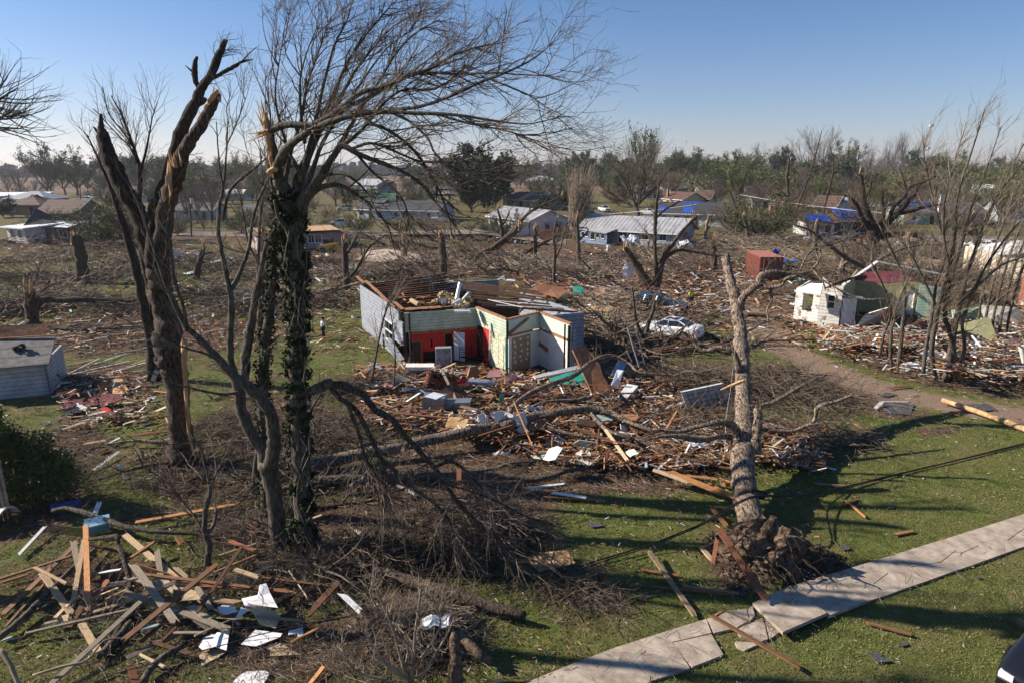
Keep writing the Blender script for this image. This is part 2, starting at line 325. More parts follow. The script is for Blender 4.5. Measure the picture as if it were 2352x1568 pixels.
# the big tilted slab and the run towards the right
sw.slab([G(1729,1383,.16),G(1819,1342,.10),G(1899,1406,.20),G(1798,1450,.27)][::-1],.1)
sw.slab([G(1823,1343,.07),G(1905,1317,.07),G(1990,1379,.09),G(1902,1413,.12)][::-1],.1)
top = [(1907,1317),(1960,1301),(2010,1286),(2062,1270),(2122,1251),(2172,1236),(2220,1221),(2280,1202),(2345,1181),(2450,1148)]
bot = [(1991,1380),(2038,1365),(2078,1350),(2126,1334),(2186,1312),(2232,1297),(2276,1281),(2334,1260),(2400,1237),(2520,1196)]
for k in range(len(top)-1):
    a, b_, c_, d_ = top[k], top[k+1], bot[k+1], bot[k]
    a, b_, c_, d_ = lerp(a,b_,.012), lerp(b_,a,.012), lerp(c_,d_,.012), lerp(d_,c_,.012)
    if k in (1,3,4,5,7):  # cracked across
        t = .45 + .2 * ((k*37%10)/10); u = .35 + .3 * ((k*53%10)/10)
        wslab([a,b_,lerp(b_,c_,u),lerp(a,d_,t)],.06); wslab([lerp(a,d_,t+.02),lerp(b_,c_,u+.02),c_,d_],.052)
    else: wslab([a,b_,c_,d_],.06)
tag(sw.build('footpath',MT['concrete']),'cracked concrete footpath of slabs crossing the lower right lawn',kind='structure')
# ================================================================ roads, slabs, puddles far off
MT['road'] = mat('road',(.13,.105,.085),(.24,.195,.16),1.2,.9)
def sheet(name,pts,z,m,kind='structure',**kw):
    mb = MB(); mb.slab([G(x,y,z)for x,y in pts][::-1],.02); return tag(mb.build(name,m),kind=kind,**kw)
sheet('road',[(340,541),(700,545),(1110,538),(1300,566),(1300,548),(1110,528),(700,534),(340,531)],.012,MT['road'])
sheet('road',[(1640,543),(1900,553),(2400,560),(2400,545),(1900,540),(1640,534)],.012,MT['road'])
sheet('road',[(1270,527),(1345,520),(1520,498),(1640,503),(1640,497),(1520,491),(1345,507),(1270,515)],.012,MT['road'])
sheet('road',[(-20,404),(95,404),(95,402.5),(-20,402.5)],.3,MT['white'])
sheet('concrete_slab',[(820,597),(905,607),(975,597),(960,585),(890,572),(840,578)],.08,mat('slab',(.33,.26,.2),(.5,.41,.32),.6,.9),label=None)
MT['water'] = mat('water',(.05,.045,.035),None,rough=.04,spec=.9)
sheet('puddle',[(532,672),(560,681),(585,679),(590,668),(560,663)],.016,MT['water']); sheet('puddle',[(497,655),(530,662),(575,655),(540,648)],.016,MT['water'])
# ================================================================ branch growth
def unit(a): return a / (np.linalg.norm(a,axis=-1,keepdims=True)+1e-9)
def grow(P,R,n,L,ang=(25,60),rr=.5,t=(.15,1),K=6,wander=.12,wind=(0,0,.1),r_min=.004,r0=None,taper=.25,rng=RNG):
    """n child branches on the parents P (N,K,3); more on the longer parents"""
    ln = np.linalg.norm(np.diff(P,axis=1),axis=2).sum(1); pi = rng.choice(len(P),n,p=ln/ln.sum())
    tt = rng.uniform(t[0],t[1],n); kf = tt * (P.shape[1]-1); k0 = np.minimum(kf.astype(int),P.shape[1]-2); fr = (kf-k0)[:,None]
    o = P[pi,k0] * (1-fr) + P[pi,k0+1] * fr; d = unit(P[pi,k0+1]-P[pi,k0])
    pr = R[pi,k0] * (1-fr[:,0]) + R[pi,k0+1] * fr[:,0]
    a = np.radians(rng.uniform(ang[0],ang[1],n))[:,None]; q = unit(np.cross(d,rng.normal(size=(n,3))))
    d = unit(d*np.cos(a)+q*np.sin(a)); wn = np.array(wind)
    if isinstance(L,tuple): Ls = rng.uniform(L[0],L[1],n) * (1.15-.5*tt)
    else: Ls = L * np.ones(n)
    st = (Ls/(K-1))[:,None]; pts = [o]; 
    for _ in range(K-1):
        d = unit(d+rng.normal(0,wander,(n,3))+wn); o = o + d * st; pts.append(o)
    r1 = np.maximum(pr*rr,r_min) if r0 is None else np.minimum(np.full(n,r0)*rng.uniform(.6,1.2,n),pr)
    RR = r1[:,None] * np.linspace(1,taper,K)[None,:]
    return np.stack(pts,1), np.maximum(RR,r_min*.6)
def smooth(pts,k=4):
    """pts: list of (Vector, radius) -> Catmull-Rom samples"""
    P = np.array([[*p,r]for p,r in pts]); E = np.vstack([2*P[0]-P[1],P,2*P[-1]-P[-2]]); out = []
    for i in range(1,len(E)-2):
        a, b, c, d = E[i-1:i+3]
        for j in range(k):
            t = j / k; out.append(.5*(2*b+(c-a)*t+(2*a-5*b+4*c-d)*t*t+(3*b-a-3*c+d)*t**3))
    out.append(P[-1]); out = np.array(out); out[:,3] = np.maximum(out[:,3],.004)
    return out[:,:3], out[:,3]
def limb3(pts,Y0,Y1=None,z_ground=False):
    """limb given on the picture (x, y, width px) at distances going from Y0 to Y1"""
    n = len(pts); Y1 = Y0 if Y1 is None else Y1; out = []
    for i, p in enumerate(pts):
        Y = Y0 + (Y1-Y0) * i / (n-1) if len(p) < 4 else p[3]
        q = At(p[0],p[1],Y); out.append((q,M(p[2],q)/2))
    return out
def add_limb(mb,pts,n=12,lump=.07,k=4,col=None):
    P, R = smooth(pts,k); N = len(P); P[2:-2] += RNG.normal(0,1,(max(N-4,0),3)) * R[2:-2,None] * .09
    # lumpy bark: displace ring vertices
    tmp = MB(); tmp.tubes(P[None],R[None],n,cap=True); V = tmp.V[0]
    ring = V[:N*n].reshape(N,n,3); c = P[:,None,:]; ph = RNG.uniform(0,6.28,4); ja = np.arange(n)[None,:] * 2 * math.pi / n; kk = np.arange(N)[:,None]
    f = 1 + lump * (np.sin(3*ja+kk*.7+ph[0])*.6+np.sin(2*ja-kk*1.3+ph[1])*.6) + RNG.normal(0,lump*.35,(N,n))
    ring[:] = c + (ring-c) * f[:,:,None]
    V[N*n:] = [P[0],P[-1]]
    mb.add(V,tmp.Q[0],tmp.T[0],col=col); return P, R
def resample(P,R,K=8):
    s_ = np.linspace(0,len(P)-1,K); i = np.minimum(s_.astype(int),len(P)-2); f = (s_-i)[:,None]
    return P[i] * (1-f) + P[i+1] * f, R[i] * (1-f[:,0]) + R[i+1] * f[:,0]
def splinters(mb,p,d,r,n=9,L=.6,col=None):
    p = np.array(p); d = unit(np.array(d,float)); P = []; R = []
    for _ in range(n):
        q = p + RNG.normal(0,r*.45,3); l_ = L * rnd(.3,1); e = q + (d+RNG.normal(0,.14,3)) * l_; b_ = q - d * r * .8
        P.append([b_,(q+e)/2+RNG.normal(0,.01,3),e]); R.append([r*rnd(.15,.34),r*rnd(.08,.2),.004])
    mb.tubes(np.array(P),np.array(R),4,col=col)
def leaves(mb,C,n,spread,size,aspect=.6,rng=RNG):
    i = rng.integers(0,len(C),n); c = C[i] + rng.normal(0,spread,(n,3)); a = unit(rng.normal(size=(n,3))); b = unit(np.cross(a,rng.normal(size=(n,3))))
    s_ = rng.uniform(.5,1.3,n)[:,None] * size; a = a * s_; b = b * s_ * aspect
    V = np.stack([c-a,c-b,c+a,c+b],1).reshape(-1,3); mb.add(V,np.arange(4*n).reshape(-1,4))
def tufts(P): return P[:,-1]
# ================================================================ the great broken tree on the left
def twigs_part(mbs,name,m,root):
    mb = MB()
    for P, R, n in mbs: mb.tubes(P,R,n)
    return mb.build(name,m,root)
bL = G(417,1066)
tL = thing('snapped_tree','huge dark broken tree with three snapped upright stems, tallest thick trunk at the left','tree',bL)
Y = bL.y; mb = MB()
add_limb(mb,limb3([(417,1075,92),(416,1055,66),(415,1020,54),(414,975,50),(408,900,50),(400,850,56),(392,812,66),(386,760,58),(376,700,50),(366,650,50),(360,600,50)],Y,Y+.3),20,.06,5)
for a_ in range(7):  # root flare
    an = a_ * .9; q = bL + Vector((math.cos(an)*.75,math.sin(an)*.75,-.05)); add_limb(mb,[(q,.09),(bL+Vector((math.cos(an)*.42,math.sin(an)*.42,.22)),.16),(bL+Vector((math.cos(an)*.2,math.sin(an)*.2,.8)),.16)],8,.05)
add_limb(mb,limb3([(398,835,30),(378,828,34),(366,822,24),(364,838,10)],Y-.2),10)
mb.build('trunk',MT['bark'],tL,smooth=True)
def stem(name,pts,Y0,Y1,m,n=14,lump=.07): 
    mb = MB(); P, R = add_limb(mb,limb3(pts,Y0,Y1),n,lump); return mb, P, R
mb, PA, RA = stem('a',[(352,610,38),(335,545,38),(322,500,38),(305,465,38),(283,433,38),(262,385,36),(245,345,32),(236,310,26),(233,295,14),(231,262,6)],Y,Y+.6,0); add_limb(mb,limb3([(232,312,12),(224,303,9),(215,292,3)],Y+.5),8); mb.build('broken_stem',MT['bark_dark'],tL,smooth=True)
mb, PB, RB = stem('b',[(354,615,34),(352,560,32),(355,500,30),(364,458,26),(383,415,25),(398,362,26),(412,312,27),(433,266,26),(450,232,23),(462,205,20),(478,182,17),(497,143,18),(508,115,14),(518,92,11)],Y-.3,Y+1.2,0)
add_limb(mb,limb3([(462,206,14),(452,195,12),(447,172,14),(448,150,12),(453,130,6)],Y+1),8); add_limb(mb,limb3([(446,168,6),(436,160,4),(426,151,2)],Y+1),5)
add_limb(mb,limb3([(478,184,9),(500,175,9),(522,162,9),(540,152,9),(555,143,6),(570,139,4),(581,137,2)],Y+1.1,Y+1.8),7); add_limb(mb,limb3([(450,240,16),(460,236,16),(468,230,15),(471,225,11)],Y+1),8)
mb.build('broken_stem',MT['bark_dark'],tL,smooth=True)
mb, PC, RC = stem('c',[(362,640,46),(368,580,40),(376,515,38),(388,455,36),(404,402,36),(420,358,30),(434,328,27),(458,295,25),(478,258,24),(492,232,20),(500,214,14)],Y,Y-.8,0); mb.build('broken_stem',MT['bark'],tL,smooth=True)
mb = MB()  # pale wood laid bare along the third stem, at its top and down the trunk
add_limb(mb,limb3([(402,372,4),(414,345,12),(430,322,13),(452,290,13),(472,255,13),(486,232,14),(496,212,9),(498,206,2)],Y-.15,Y-1.05),7,.2)
splinters(mb,At(497,222,Y-.8),(.25,0,1),M(16,At(497,222,Y))/2,10,.35)
splinters(mb,At(468,232,Y+1),(.5,0,1),.12,6,.25); splinters(mb,At(404,378,Y-.7),(-.2,0,1),.18,7,.5); splinters(mb,At(388,395,Y-.6),(.1,0,1),.16,7,.6)
add_limb(mb,limb3([(394,385,4),(390,405,10),(392,440,7),(388,470,2)],Y-.65),6,.25)
add_limb(mb,limb3([(418,775,3),(424,795,15),(424,850,12),(428,900,9),(430,950,9),(436,1000,7),(445,1045,4)],Y-.5,Y-.5),6,.2)
mb.build('bare_wood',MT['rawwood'],tL)
mb = MB(); st = [resample(PB[-20:],RB[-20:])]; P0 = np.array([s_[0]for s_ in st]); R0 = np.array([s_[1]for s_ in st])
a1 = grow(P0,R0,16,(.5,1.3),(30,70),r0=.02,K=5,wind=(.12,0,.05)); a2 = grow(*a1,60,(.25,.6),(20,50),r0=.009,K=4,wind=(.1,0,.05),r_min=.006)
mb.tubes(*a1,4); mb.tubes(*a2,3)
br = limb3([(555,143,5),(570,125,3),(590,108,2)],Y+1.6); p, r = resample(*smooth(br)); mb.tubes(p[None],r[None],4)
st = [resample(PC,RC),resample(PA,RA),resample(PB[:30],RB[:30])]; a1 = grow(np.array([s_[0]for s_ in st]),np.array([s_[1]for s_ in st]),30,(.4,1.2),(40,80),r0=.016,K=5); a2 = grow(*a1,60,(.2,.6),(20,50),r0=.008,K=4,r_min=.006); mb.tubes(*a1,4); mb.tubes(*a2,3)
mb.build('twigs',MT['twig'],tL)
# ---------------------------------------------------------------- generic tree drawn from limbs
def limb_tree(name,label,base,limbs,m,sprays,mtw,n=10,lump=.05,group=None,extra=None,cat='tree',sp_idx=None):
    root = thing(name,label,cat,base,group); mb = MB(); PR = []
    for L_ in limbs:
        pts, Y0, Y1 = L_; P, R = add_limb(mb,limb3(pts,Y0,Y1),n if max(p[2]for p in pts)>14 else 6,lump); PR.append(resample(P,R,10))
    mb.build('trunk' if cat=='tree' else 'limb',m,root,smooth=True)
    cur = PR if sp_idx is None else [PR[i]for i in sp_idx]
    P = np.array([c[0]for c in cur]); R = np.array([c[1]for c in cur]); mb = MB(); tips = []
    for (cnt,L_,ang,r0,K,sd,kw) in sprays:
        P, R = grow(P,R,cnt,L_,ang,r0=r0,K=K,**kw); mb.tubes(P,R,sd); tips.append(P)
    if sprays: mb.build('twigs',mtw,root)
    return root, PR, tips
# sapling with thin crown behind the great tree
b = G(353,870)
limb_tree('bare_tree','slender dark bare tree with a fine fan of twigs just behind the huge broken tree',b,[
    ([(353,872,30),(348,800,22),(334,723,20),(316,630,20),(292,540,17),(272,480,13),(250,420,8),(228,372,5),(200,310,3)],b.y,b.y-2),
    ([(360,880,20),(352,700,16),(330,600,14),(321,520,12),(320,470,11),(321,400,10),(318,372,8),(300,320,6),(282,270,4),(255,220,2)],b.y,b.y-1),
    ([(320,400,7),(335,350,6),(343,310,4),(350,270,3),(362,235,2)],b.y-1,b.y-2),
    ([(305,335,5),(280,300,4),(250,262,3),(236,200,2)],b.y-1,b.y),([(316,375,6),(300,340,4),(270,310,3),(215,250,2)],b.y-1,b.y)],MT['bark_dark'],
    [(90,(1.2,3.4),(15,45),.022,7,4,dict(t=(.5,1),wind=(0,0,.1))),(420,(.6,1.6),(15,45),.012,5,3,dict(wind=(.0,0,.08),r_min=.008))],MT['twig'])
# smooth grey tree whose limbs spread left, in front
b = G(640,1248); Y = b.y
limb_tree('bare_tree','grey smooth-barked tree of two joined stems leaning left, rooted by the lumber heap',b,[
    ([(642,1256,48),(640,1225,40),(632,1160,36),(622,1100,38),(612,1060,40),(600,1030,28),(572,985,26),(553,930,26),(547,890,24),(534,850,18),(528,800,15),(530,740,14),(531,690,14),(522,640,11),(512,590,10),(502,540,9),(503,480,8),(513,430,6),(520,350,4),(524,270,2)],Y,Y+.6),
    ([(618,1075,34),(628,1035,32),(628,990,30),(622,955,28),(602,918,26),(575,890,24),(545,868,20),(512,835,18),(480,800,15),(450,770,14),(425,748,13),(405,705,12),(385,660,11),(365,605,9),(345,545,7),(322,480,5),(300,430,3)],Y,Y-.8),
    ([(531,665,12),(545,640,11),(562,600,9),(574,560,8),(578,520,7),(590,470,6),(612,420,5),(640,362,3)],Y+.5,Y+1),
    ([(513,505,7),(527,440,7),(566,402,6),(600,375,4),(625,350,3)],Y+.5,Y+1),
    ([(520,842,10),(490,820,8),(460,808,6),(430,800,5),(380,780,3),(300,740,2),(210,700,1.5)],Y-.3,Y-2),
    ([(430,755,8),(420,700,7),(400,640,7),(392,560,6),(380,500,4),(365,440,2)],Y-.5,Y-1),
    ([(548,900,9),(520,905,7),(480,900,6),(440,890,5),(400,880,3),(340,850,2)],Y,Y-1.5),
    ([(524,270,2),(520,250,2),(530,215,1.5),(528,190,1)],Y,Y),([(513,430,5),(505,390,4),(500,330,3),(497,280,2)],Y,Y-.5),([(523,330,3),(545,280,3),(565,225,1.5)],Y,Y)],MT['bark_grey'],
    [(110,(.5,1.8),(20,55),.014,6,4,dict(t=(.3,1),wind=(.02,0,.1))),(330,(.3,.9),(20,50),.008,5,3,dict(wind=(0,0,.06),r_min=.006))],MT['twig_grey'])
# tall ivy covered tree, snapped top, crown streaming to the right
b = G(700,1268); Y = b.y
limbsV = [
    ([(700,1278,50),(700,1250,42),(694,1150,38),(690,1050,38),(686,950,38),(684,850,38),(682,750,40),(680,650,42),(677,560,44),(672,500,46),(664,470,38),(652,440,32),(643,415,28),(633,395,26),(627,350,22),(618,300,18),(611,268,6)],Y,Y),
    ([(676,510,40),(682,470,32),(684,430,26),(690,400,22),(704,360,15),(722,315,12),(745,262,10),(772,205,8),(795,150,6),(830,95,5),(866,50,4),(905,5,2)],Y,Y+1.4),
    ([(680,505,36),(698,460,28),(716,435,22),(740,404,18),(762,365,15),(786,336,14),(817,352,12),(850,366,11),(884,377,10),(934,400,8),(975,430,7),(1005,470,5),(1050,520,3)],Y,Y-1.5),
    ([(622,300,15),(640,291,16),(667,287,15),(710,290,15),(750,273,14),(784,247,12),(827,215,11),(884,198,10),(934,177,9),(984,160,8),(1040,128,6),(1100,108,4),(1160,98,2)],Y-.2,Y-2),
    ([(630,395,20),(650,352,19),(683,320,17),(717,300,15),(750,283,14),(784,272,13),(830,262,12),(884,257,11),(951,260,9),(1051,265,7),(1151,280,5),(1217,285,3),(1290,268,2)],Y-.4,Y-3),
    ([(884,257,9),(935,250,9),(984,240,8),(1044,217,8),(1101,190,7),(1151,172,5),(1217,140,4),(1262,105,2),(1296,62,1)],Y-1.2,Y-3),
    ([(784,250,9),(840,228,9),(884,203,9),(920,180,8),(951,168,8),(1000,168,6),(1051,171,5),(1134,168,4),(1200,172,3),(1270,172,2),(1330,142,1)],Y-1,Y-2),
    ([(1120,180,4),(1170,200,4),(1220,222,3),(1260,250,2),(1320,275,1)],Y-2,Y-3),([(1000,262,6),(1080,285,5),(1160,300,4),(1220,320,3),(1262,330,1)],Y-2,Y-3),
    ([(830,262,8),(851,283,8),(901,305,7),(951,347,7),(984,393,6),(1010,440,5),(1030,500,4),(1042,560,3)],Y-.8,Y-2),([(905,262,6),(935,275,6),(980,315,6),(1001,355,5),(1040,385,5),(1090,408,4),(1140,430,2)],Y-1,Y-3),
    ([(690,420,16),(715,350,12),(742,290,10),(780,230,8),(812,170,6),(850,120,5),(905,60,3),(980,20,1.5)],Y,Y+2),([(700,380,12),(720,300,10),(735,230,8),(752,160,6),(770,100,5),(800,40,3),(812,-20,2)],Y,Y+1.5),
    ([(762,365,12),(800,300,10),(835,240,8),(870,190,6),(905,130,5),(950,80,4),(1010,45,2)],Y-.3,Y+.5),([(786,336,10),(830,300,8),(880,240,6),(930,205,5),(1000,205,4),(1080,150,2)],Y-.5,Y-.5),
    ([(800,345,8),(850,330,7),(900,345,6),(960,370,5),(1030,375,4),(1100,372,2)],Y-.6,Y-2),([(690,400,10),(660,340,7),(640,270,6),(632,210,4),(640,150,3),(650,90,1.5)],Y,Y+.8),([(700,330,9),(690,250,7),(690,180,5),(705,120,3),(730,60,2)],Y,Y+.8),
    ([(670,560,14),(655,520,10),(640,500,8),(630,460,6)],Y-.3,Y-.6),([(697,905,18),(730,890,22),(760,878,22)],Y,Y-.2),([(672,500,20),(655,430,12),(668,350,9),(690,280,7),(705,200,5),(735,110,3),(760,40,2)],Y,Y+1),([(680,470,18),(715,400,12),(740,330,9),(790,250,7),(830,190,5),(890,110,3),(960,60,2)],Y,Y-.6),([(672,510,16),(640,470,9),(625,430,7),(615,360,5),(622,280,4),(612,200,2)],Y+.2,Y+.8),([(698,460,18),(740,430,12),(790,430,9),(850,470,6),(890,520,4),(905,570,2)],Y,Y-1),
    ([(817,352,7),(860,400,6),(900,430,5),(930,470,4),(940,530,3)],Y-.8,Y-1.5),([(740,404,9),(790,400,7),(840,440,5),(870,500,3)],Y-.5,Y-1.5)]
tV, PV, tipsV = limb_tree('windswept_tree','tall ivy-clad tree whose snapped bare crown streams far out to the right across the sky',b,limbsV,MT['bark_grey'],
    [(430,(.7,2.9),(15,55),.02,8,4,dict(t=(.2,1),wander=.15,wind=(.08,0,.05))),(2100,(.4,1.4),(18,55),.0105,6,3,dict(wind=(.05,0,.04),wander=.17,r_min=.006)),(5200,(.15,.65),(18,60),.006,4,3,dict(wind=(.03,0,.03),wander=.16,r_min=.0055))],
    MT['twig'],16,.06,sp_idx=list(range(1,18))+list(range(20,25)))
mb = MB(); splinters(mb,At(612,285,Y-.1),(-.15,0,1),M(20,At(612,285,Y))/2,16,.75); add_limb(mb,limb3([(606,262,3),(612,290,13),(618,330,14),(622,365,10),(628,410,3)],Y-.22),7,.25); add_limb(mb,limb3([(652,345,4),(640,372,11),(625,392,16),(612,398,8)],Y-.5),7,.2)
splinters(mb,At(608,305,Y-.3),(-1,0,-.3),.1,9,.7); mb.build('bare_wood',MT['rawwood'],tV)
def ivy(root,Ps,n,spread,size=.055):
    mb = MB(); C = np.concatenate(Ps); leaves(mb,C,n,spread,size,.8); return mb.build('ivy',MT['leaf_ivy'],root)
def dense(P,R,k=6): 
    s_ = np.linspace(0,len(P)-1,len(P)*k); i = np.minimum(s_.astype(int),len(P)-2); f = (s_-i)[:,None]; p = P[i] * (1-f) + P[i+1] * f; r = R[i]
    a = RNG.uniform(0,6.28,(len(p),6)); o = np.stack([np.cos(a)*r[:,None]*1.15,np.sin(a)*r[:,None]*1.15,0*a],-1); return (p[:,None,:]+o).reshape(-1,3)
ivy(tV,[dense(PV[0][0][:7],PV[0][1][:7])],15000,.07)
mb = MB(); vp = []  # hanging vines round the trunk
for _ in range(26):
    i = random.randrange(1,6); p = PV[0][0][i] + np.array([rnd(-.4,.4),rnd(-.4,.2),0]); l_ = rnd(1,3.5); vp.append([p+np.array([math.sin(t*2+_)*.15,math.cos(t*1.7)*.12-.2,-l_*t/5])for t in range(6)])
mb.tubes(np.array(vp),np.full((26,6),.012),4); mb.build('vines',MT['twig_grey'],tV)
# second ivy tree just behind, thin, and its thin grey neighbours
def ivytree(label,px_,base,pts,extra,n_ivy,m=MT['bark_grey'],tw=60):
    b = G(*base); root, PR, tp = limb_tree('ivy_tree' if n_ivy else 'bare_tree',label,b,[(pts,b.y,b.y+.4)]+[(e,b.y,b.y+1)for e in extra],m,[(tw,(.6,2.2),(20,50),.018,6,4,dict(t=(.4,1),wind=(.05,0,.06))),(tw*5,(.3,1.1),(20,50),.009,5,3,dict(wind=(.04,0,.05),r_min=.007))],MT['twig'])
    if n_ivy: ivy(root,[dense(*PR[0])],n_ivy,.07,.055)
    return root
ivytree('ivy-wrapped leaning tree just left of the tall ivy-clad trunk',0,(612,1180),[(612,1184,30),(612,1100,26),(608,1000,26),(604,900,26),(610,800,24),(622,700,20),(628,600,16),(634,520,12),(640,440,8),(652,360,5)],[[(560,900,20),(566,820,22),(576,750,20),(586,690,16),(600,620,12),(612,560,9),(640,500,5)]],5200)
ivytree('thin grey bare tree with a forked crown left of the ivy-wrapped trunks',0,(585,1120),[(585,1124,20),(590,1060,15),(600,960,14),(602,850,14),(598,760,15),(598,700,14),(606,650,14),(622,600,13),(634,560,10),(650,500,8),(655,430,5),(640,350,3)],[[(600,700,10),(592,640,8),(594,570,7),(598,500,6),(604,430,4),(598,340,2)],[(606,650,9),(590,600,8),(570,560,6),(560,500,4),(545,420,2)]],0)
ivytree('short bare tree with pale forked stems in front of the ivy trunks',0,(704,1262),[(706,1268,16),(700,1235,13),(692,1190,12),(702,1130,12),(708,1070,10),(704,1000,8),(716,940,6),(740,900,4)],[[(700,1180,9),(690,1120,7),(680,1060,5),(670,980,3)]],0,tw=30)
ivytree('small crooked grey sapling growing out of the lumber heap',0,(470,1305),[(472,1312,16),(478,1280,15),(480,1250,15),(472,1225,12),(470,1200,11),(474,1160,11),(482,1130,9),(480,1100,8),(470,1065,6),(462,1030,5),(440,1000,3)],[[(472,1230,9),(490,1205,8),(496,1175,7),(492,1155,5)],[(474,1232,7),(450,1190,5),(420,1150,4),(380,1100,3),(350,1080,2)],[(480,1120,5),(500,1080,4),(520,1040,2)]],0,tw=26)
# ================================================================ toppled tree with its root plate
b = G(1745,1300)
tR = thing('uprooted_tree','toppled pale-barked tree with its root plate torn up beside the footpath','tree',b)
mb = MB(); Y0 = 20.6
tr = limb3([(1728,1225,67,20.4),(1722,1180,58,21),(1712,1130,55,22),(1706,1085,53,23.2),(1706,1045,55,24.2),(1711,1000,51,25.4),(1710,960,40,26.6),(1707,915,35,27.8),(1705,856,33,29.3),(1704,806,33,30.6),(1700,756,28,32),(1691,706,26,33),(1681,656,23,34),(1671,616,19,34.8),(1667,592,18,35.2),(1672,585,11,35.3)],0)
P, R = add_limb(mb,tr,22,.06,5); PRs = [resample(P[-45:],R[-45:],10)]
def rb(pts,Y0,Y1,n=10):
    P, R = add_limb(mb,limb3(pts,Y0,Y1),n,.08); PRs.append(resample(P,R,10))
rb([(1701,712,20),(1704,692,17),(1713,676,17),(1741,652,17),(1749,634,16),(1775,626,13),(1805,628,10),(1838,628,8),(1866,620,6),(1885,588,4),(1882,560,2)],33,33)
rb([(1750,645,12),(1762,660,10),(1795,656,7),(1806,640,6),(1831,634,7)],33,32); rb([(1770,662,7),(1772,690,6),(1762,712,4),(1765,740,2)],33,32)
rb([(1698,852,16),(1688,815,14),(1670,800,13),(1645,799,12),(1620,806,10),(1603,798,9),(1590,780,6),(1580,760,3)],29,30)
rb([(1866,620,5),(1900,650,4),(1960,680,3),(2010,690,2)],33,31); rb([(1835,628,5),(1860,580,4),(1910,560,3),(1985,545,2)],33,35)
rb([(1700,1020,24),(1690,985,20),(1660,968,16),(1620,975,12),(1560,990,9),(1500,985,6)],25,24.5); rb([(1715,935,14),(1760,930,12),(1810,905,9),(1850,880,7),(1900,860,4)],27,29)
rb([(1706,1010,14),(1660,1000,14),(1600,1010,12),(1540,1000,8),(1480,1010,5)],25.3,24); rb([(1712,970,9),(1760,985,9),(1815,990,8),(1868,968,9),(1878,935,9),(1925,920,8),(1960,905,6)],26,26)
rb([(1732,1042,30),(1738,1000,22),(1740,965,20),(1740,938,17)],24.3,25)
mb.build('trunk',MT['bark_pale'],tR,smooth=True)
mb = MB(); splinters(mb,At(1740,942,25),(0,0,1),.13,8,.3); add_limb(mb,limb3([(1655,895,3),(1680,885,8),(1700,876,9),(1714,870,3)],26),6,.25); mb.build('bare_wood',MT['rawwood'],tR)
mb = MB(); P = np.array([c[0]for c in PRs]); R = np.array([c[1]for c in PRs])
a1 = grow(P[1:],R[1:],120,(.8,2.4),(20,60),r0=.022,K=6,wind=(.05,0,-.04)); a2 = grow(*a1,500,(.3,1.2),(20,50),r0=.011,K=5,wind=(0,0,0),r_min=.007); mb.tubes(*a1,4); mb.tubes(*a2,3); mb.build('twigs',MT['twig'],tR)
# root plate: a rough clod of earth, flat side to the viewer's right, with hanging roots
c0 = G(1762,1262,.55); mb = MB(); nu, nv = 40, 26
u = np.linspace(0,2*math.pi,nu,endpoint=False); v = np.linspace(-1,1,nv)
U_, V_ = np.meshgrid(u,v); rr = np.sqrt(np.clip(1-V_**2,0.0004,1))
bump = 1 + .13 * np.sin(3*U_+4*V_) + .1 * np.sin(7*U_-5*V_) + .07 * np.cos(11*U_+9*V_) + RNG.normal(0,.06,U_.shape)
X = np.cos(U_) * rr * 1.25 * bump; Y_ = np.sin(U_) * rr * .75 * bump; Z = V_ * .98 * bump
V = np.stack([X,Y_,Z],-1).reshape(-1,3) @ rotz(math.radians(-12)).T + np.array([c0.x,c0.y+.15,.42]); V[:,2] = np.maximum(V[:,2],-.05)
i = np.arange((nv-1)*nu); r = i // nu; c = i % nu; mb.add(V,np.stack([r*nu+c,r*nu+(c+1)%nu,(r+1)*nu+(c+1)%nu,(r+1)*nu+c],1))
mb.build('root_plate',MT['soil'],tR)
mb = MB(); st = []; K = 7
for _ in range(36):
    an = rnd(-1.6,1.4) - math.pi / 2; z = rnd(.15,1.35); p = np.array([c0.x+math.cos(an)*rnd(.5,1.05),c0.y+.1+math.sin(an)*.7,z]); d = np.array([math.cos(an)*.8+rnd(-.3,.3),math.sin(an)+rnd(-.3,.2),rnd(-.5,.5)]); q = [p]
    L_ = rnd(.5,1.7)
    for k in range(K-1): d = unit(d+RNG.normal(0,.3,3)+np.array([.03,0,-.14])); p = p + d * L_ / (K-1); p[2] = max(p[2],.03); q.append(p)
    st.append(q)
r_ = RNG.uniform(.012,.05,36) ; a0 = (np.array(st),r_[:,None]*np.linspace(1,.3,K)); mb.tubes(*a0,6); a1 = grow(*a0,200,(.2,.8),(20,75),r0=.009,K=5,wind=(0,0,-.1),r_min=.005); mb.tubes(*a1,4)
add_limb(mb,[(Vector((c0.x-.15,c0.y,1.2)),.2),(Vector((c0.x+.05,c0.y,1.55)),.13),(Vector((c0.x+.1,c0.y,1.75)),.1)],9,.15)
mb.build('roots',MT['bark'],tR)
mb = MB()
for x, y, s_ in [(1660,1240,.5),(1640,1268,.3),(1700,1320,.35),(1880,1270,.4),(1910,1285,.3),(1690,1350,.22),(1840,1262,.35),(1720,1345,.28)]:
    p = G(x,y); q = RNG.normal(size=(160,3)); q = unit(q) * s_ * RNG.uniform(.5,1,(160,1)) * np.array([1.4,1,.45]); leaves(mb,q+np.array(p),500,.04,.05,.9)
tag(mb.build('loose_soil',MT['soil'],origin=c0),'crumbled brown earth heaped around the torn root plate','soil',kind='stuff')
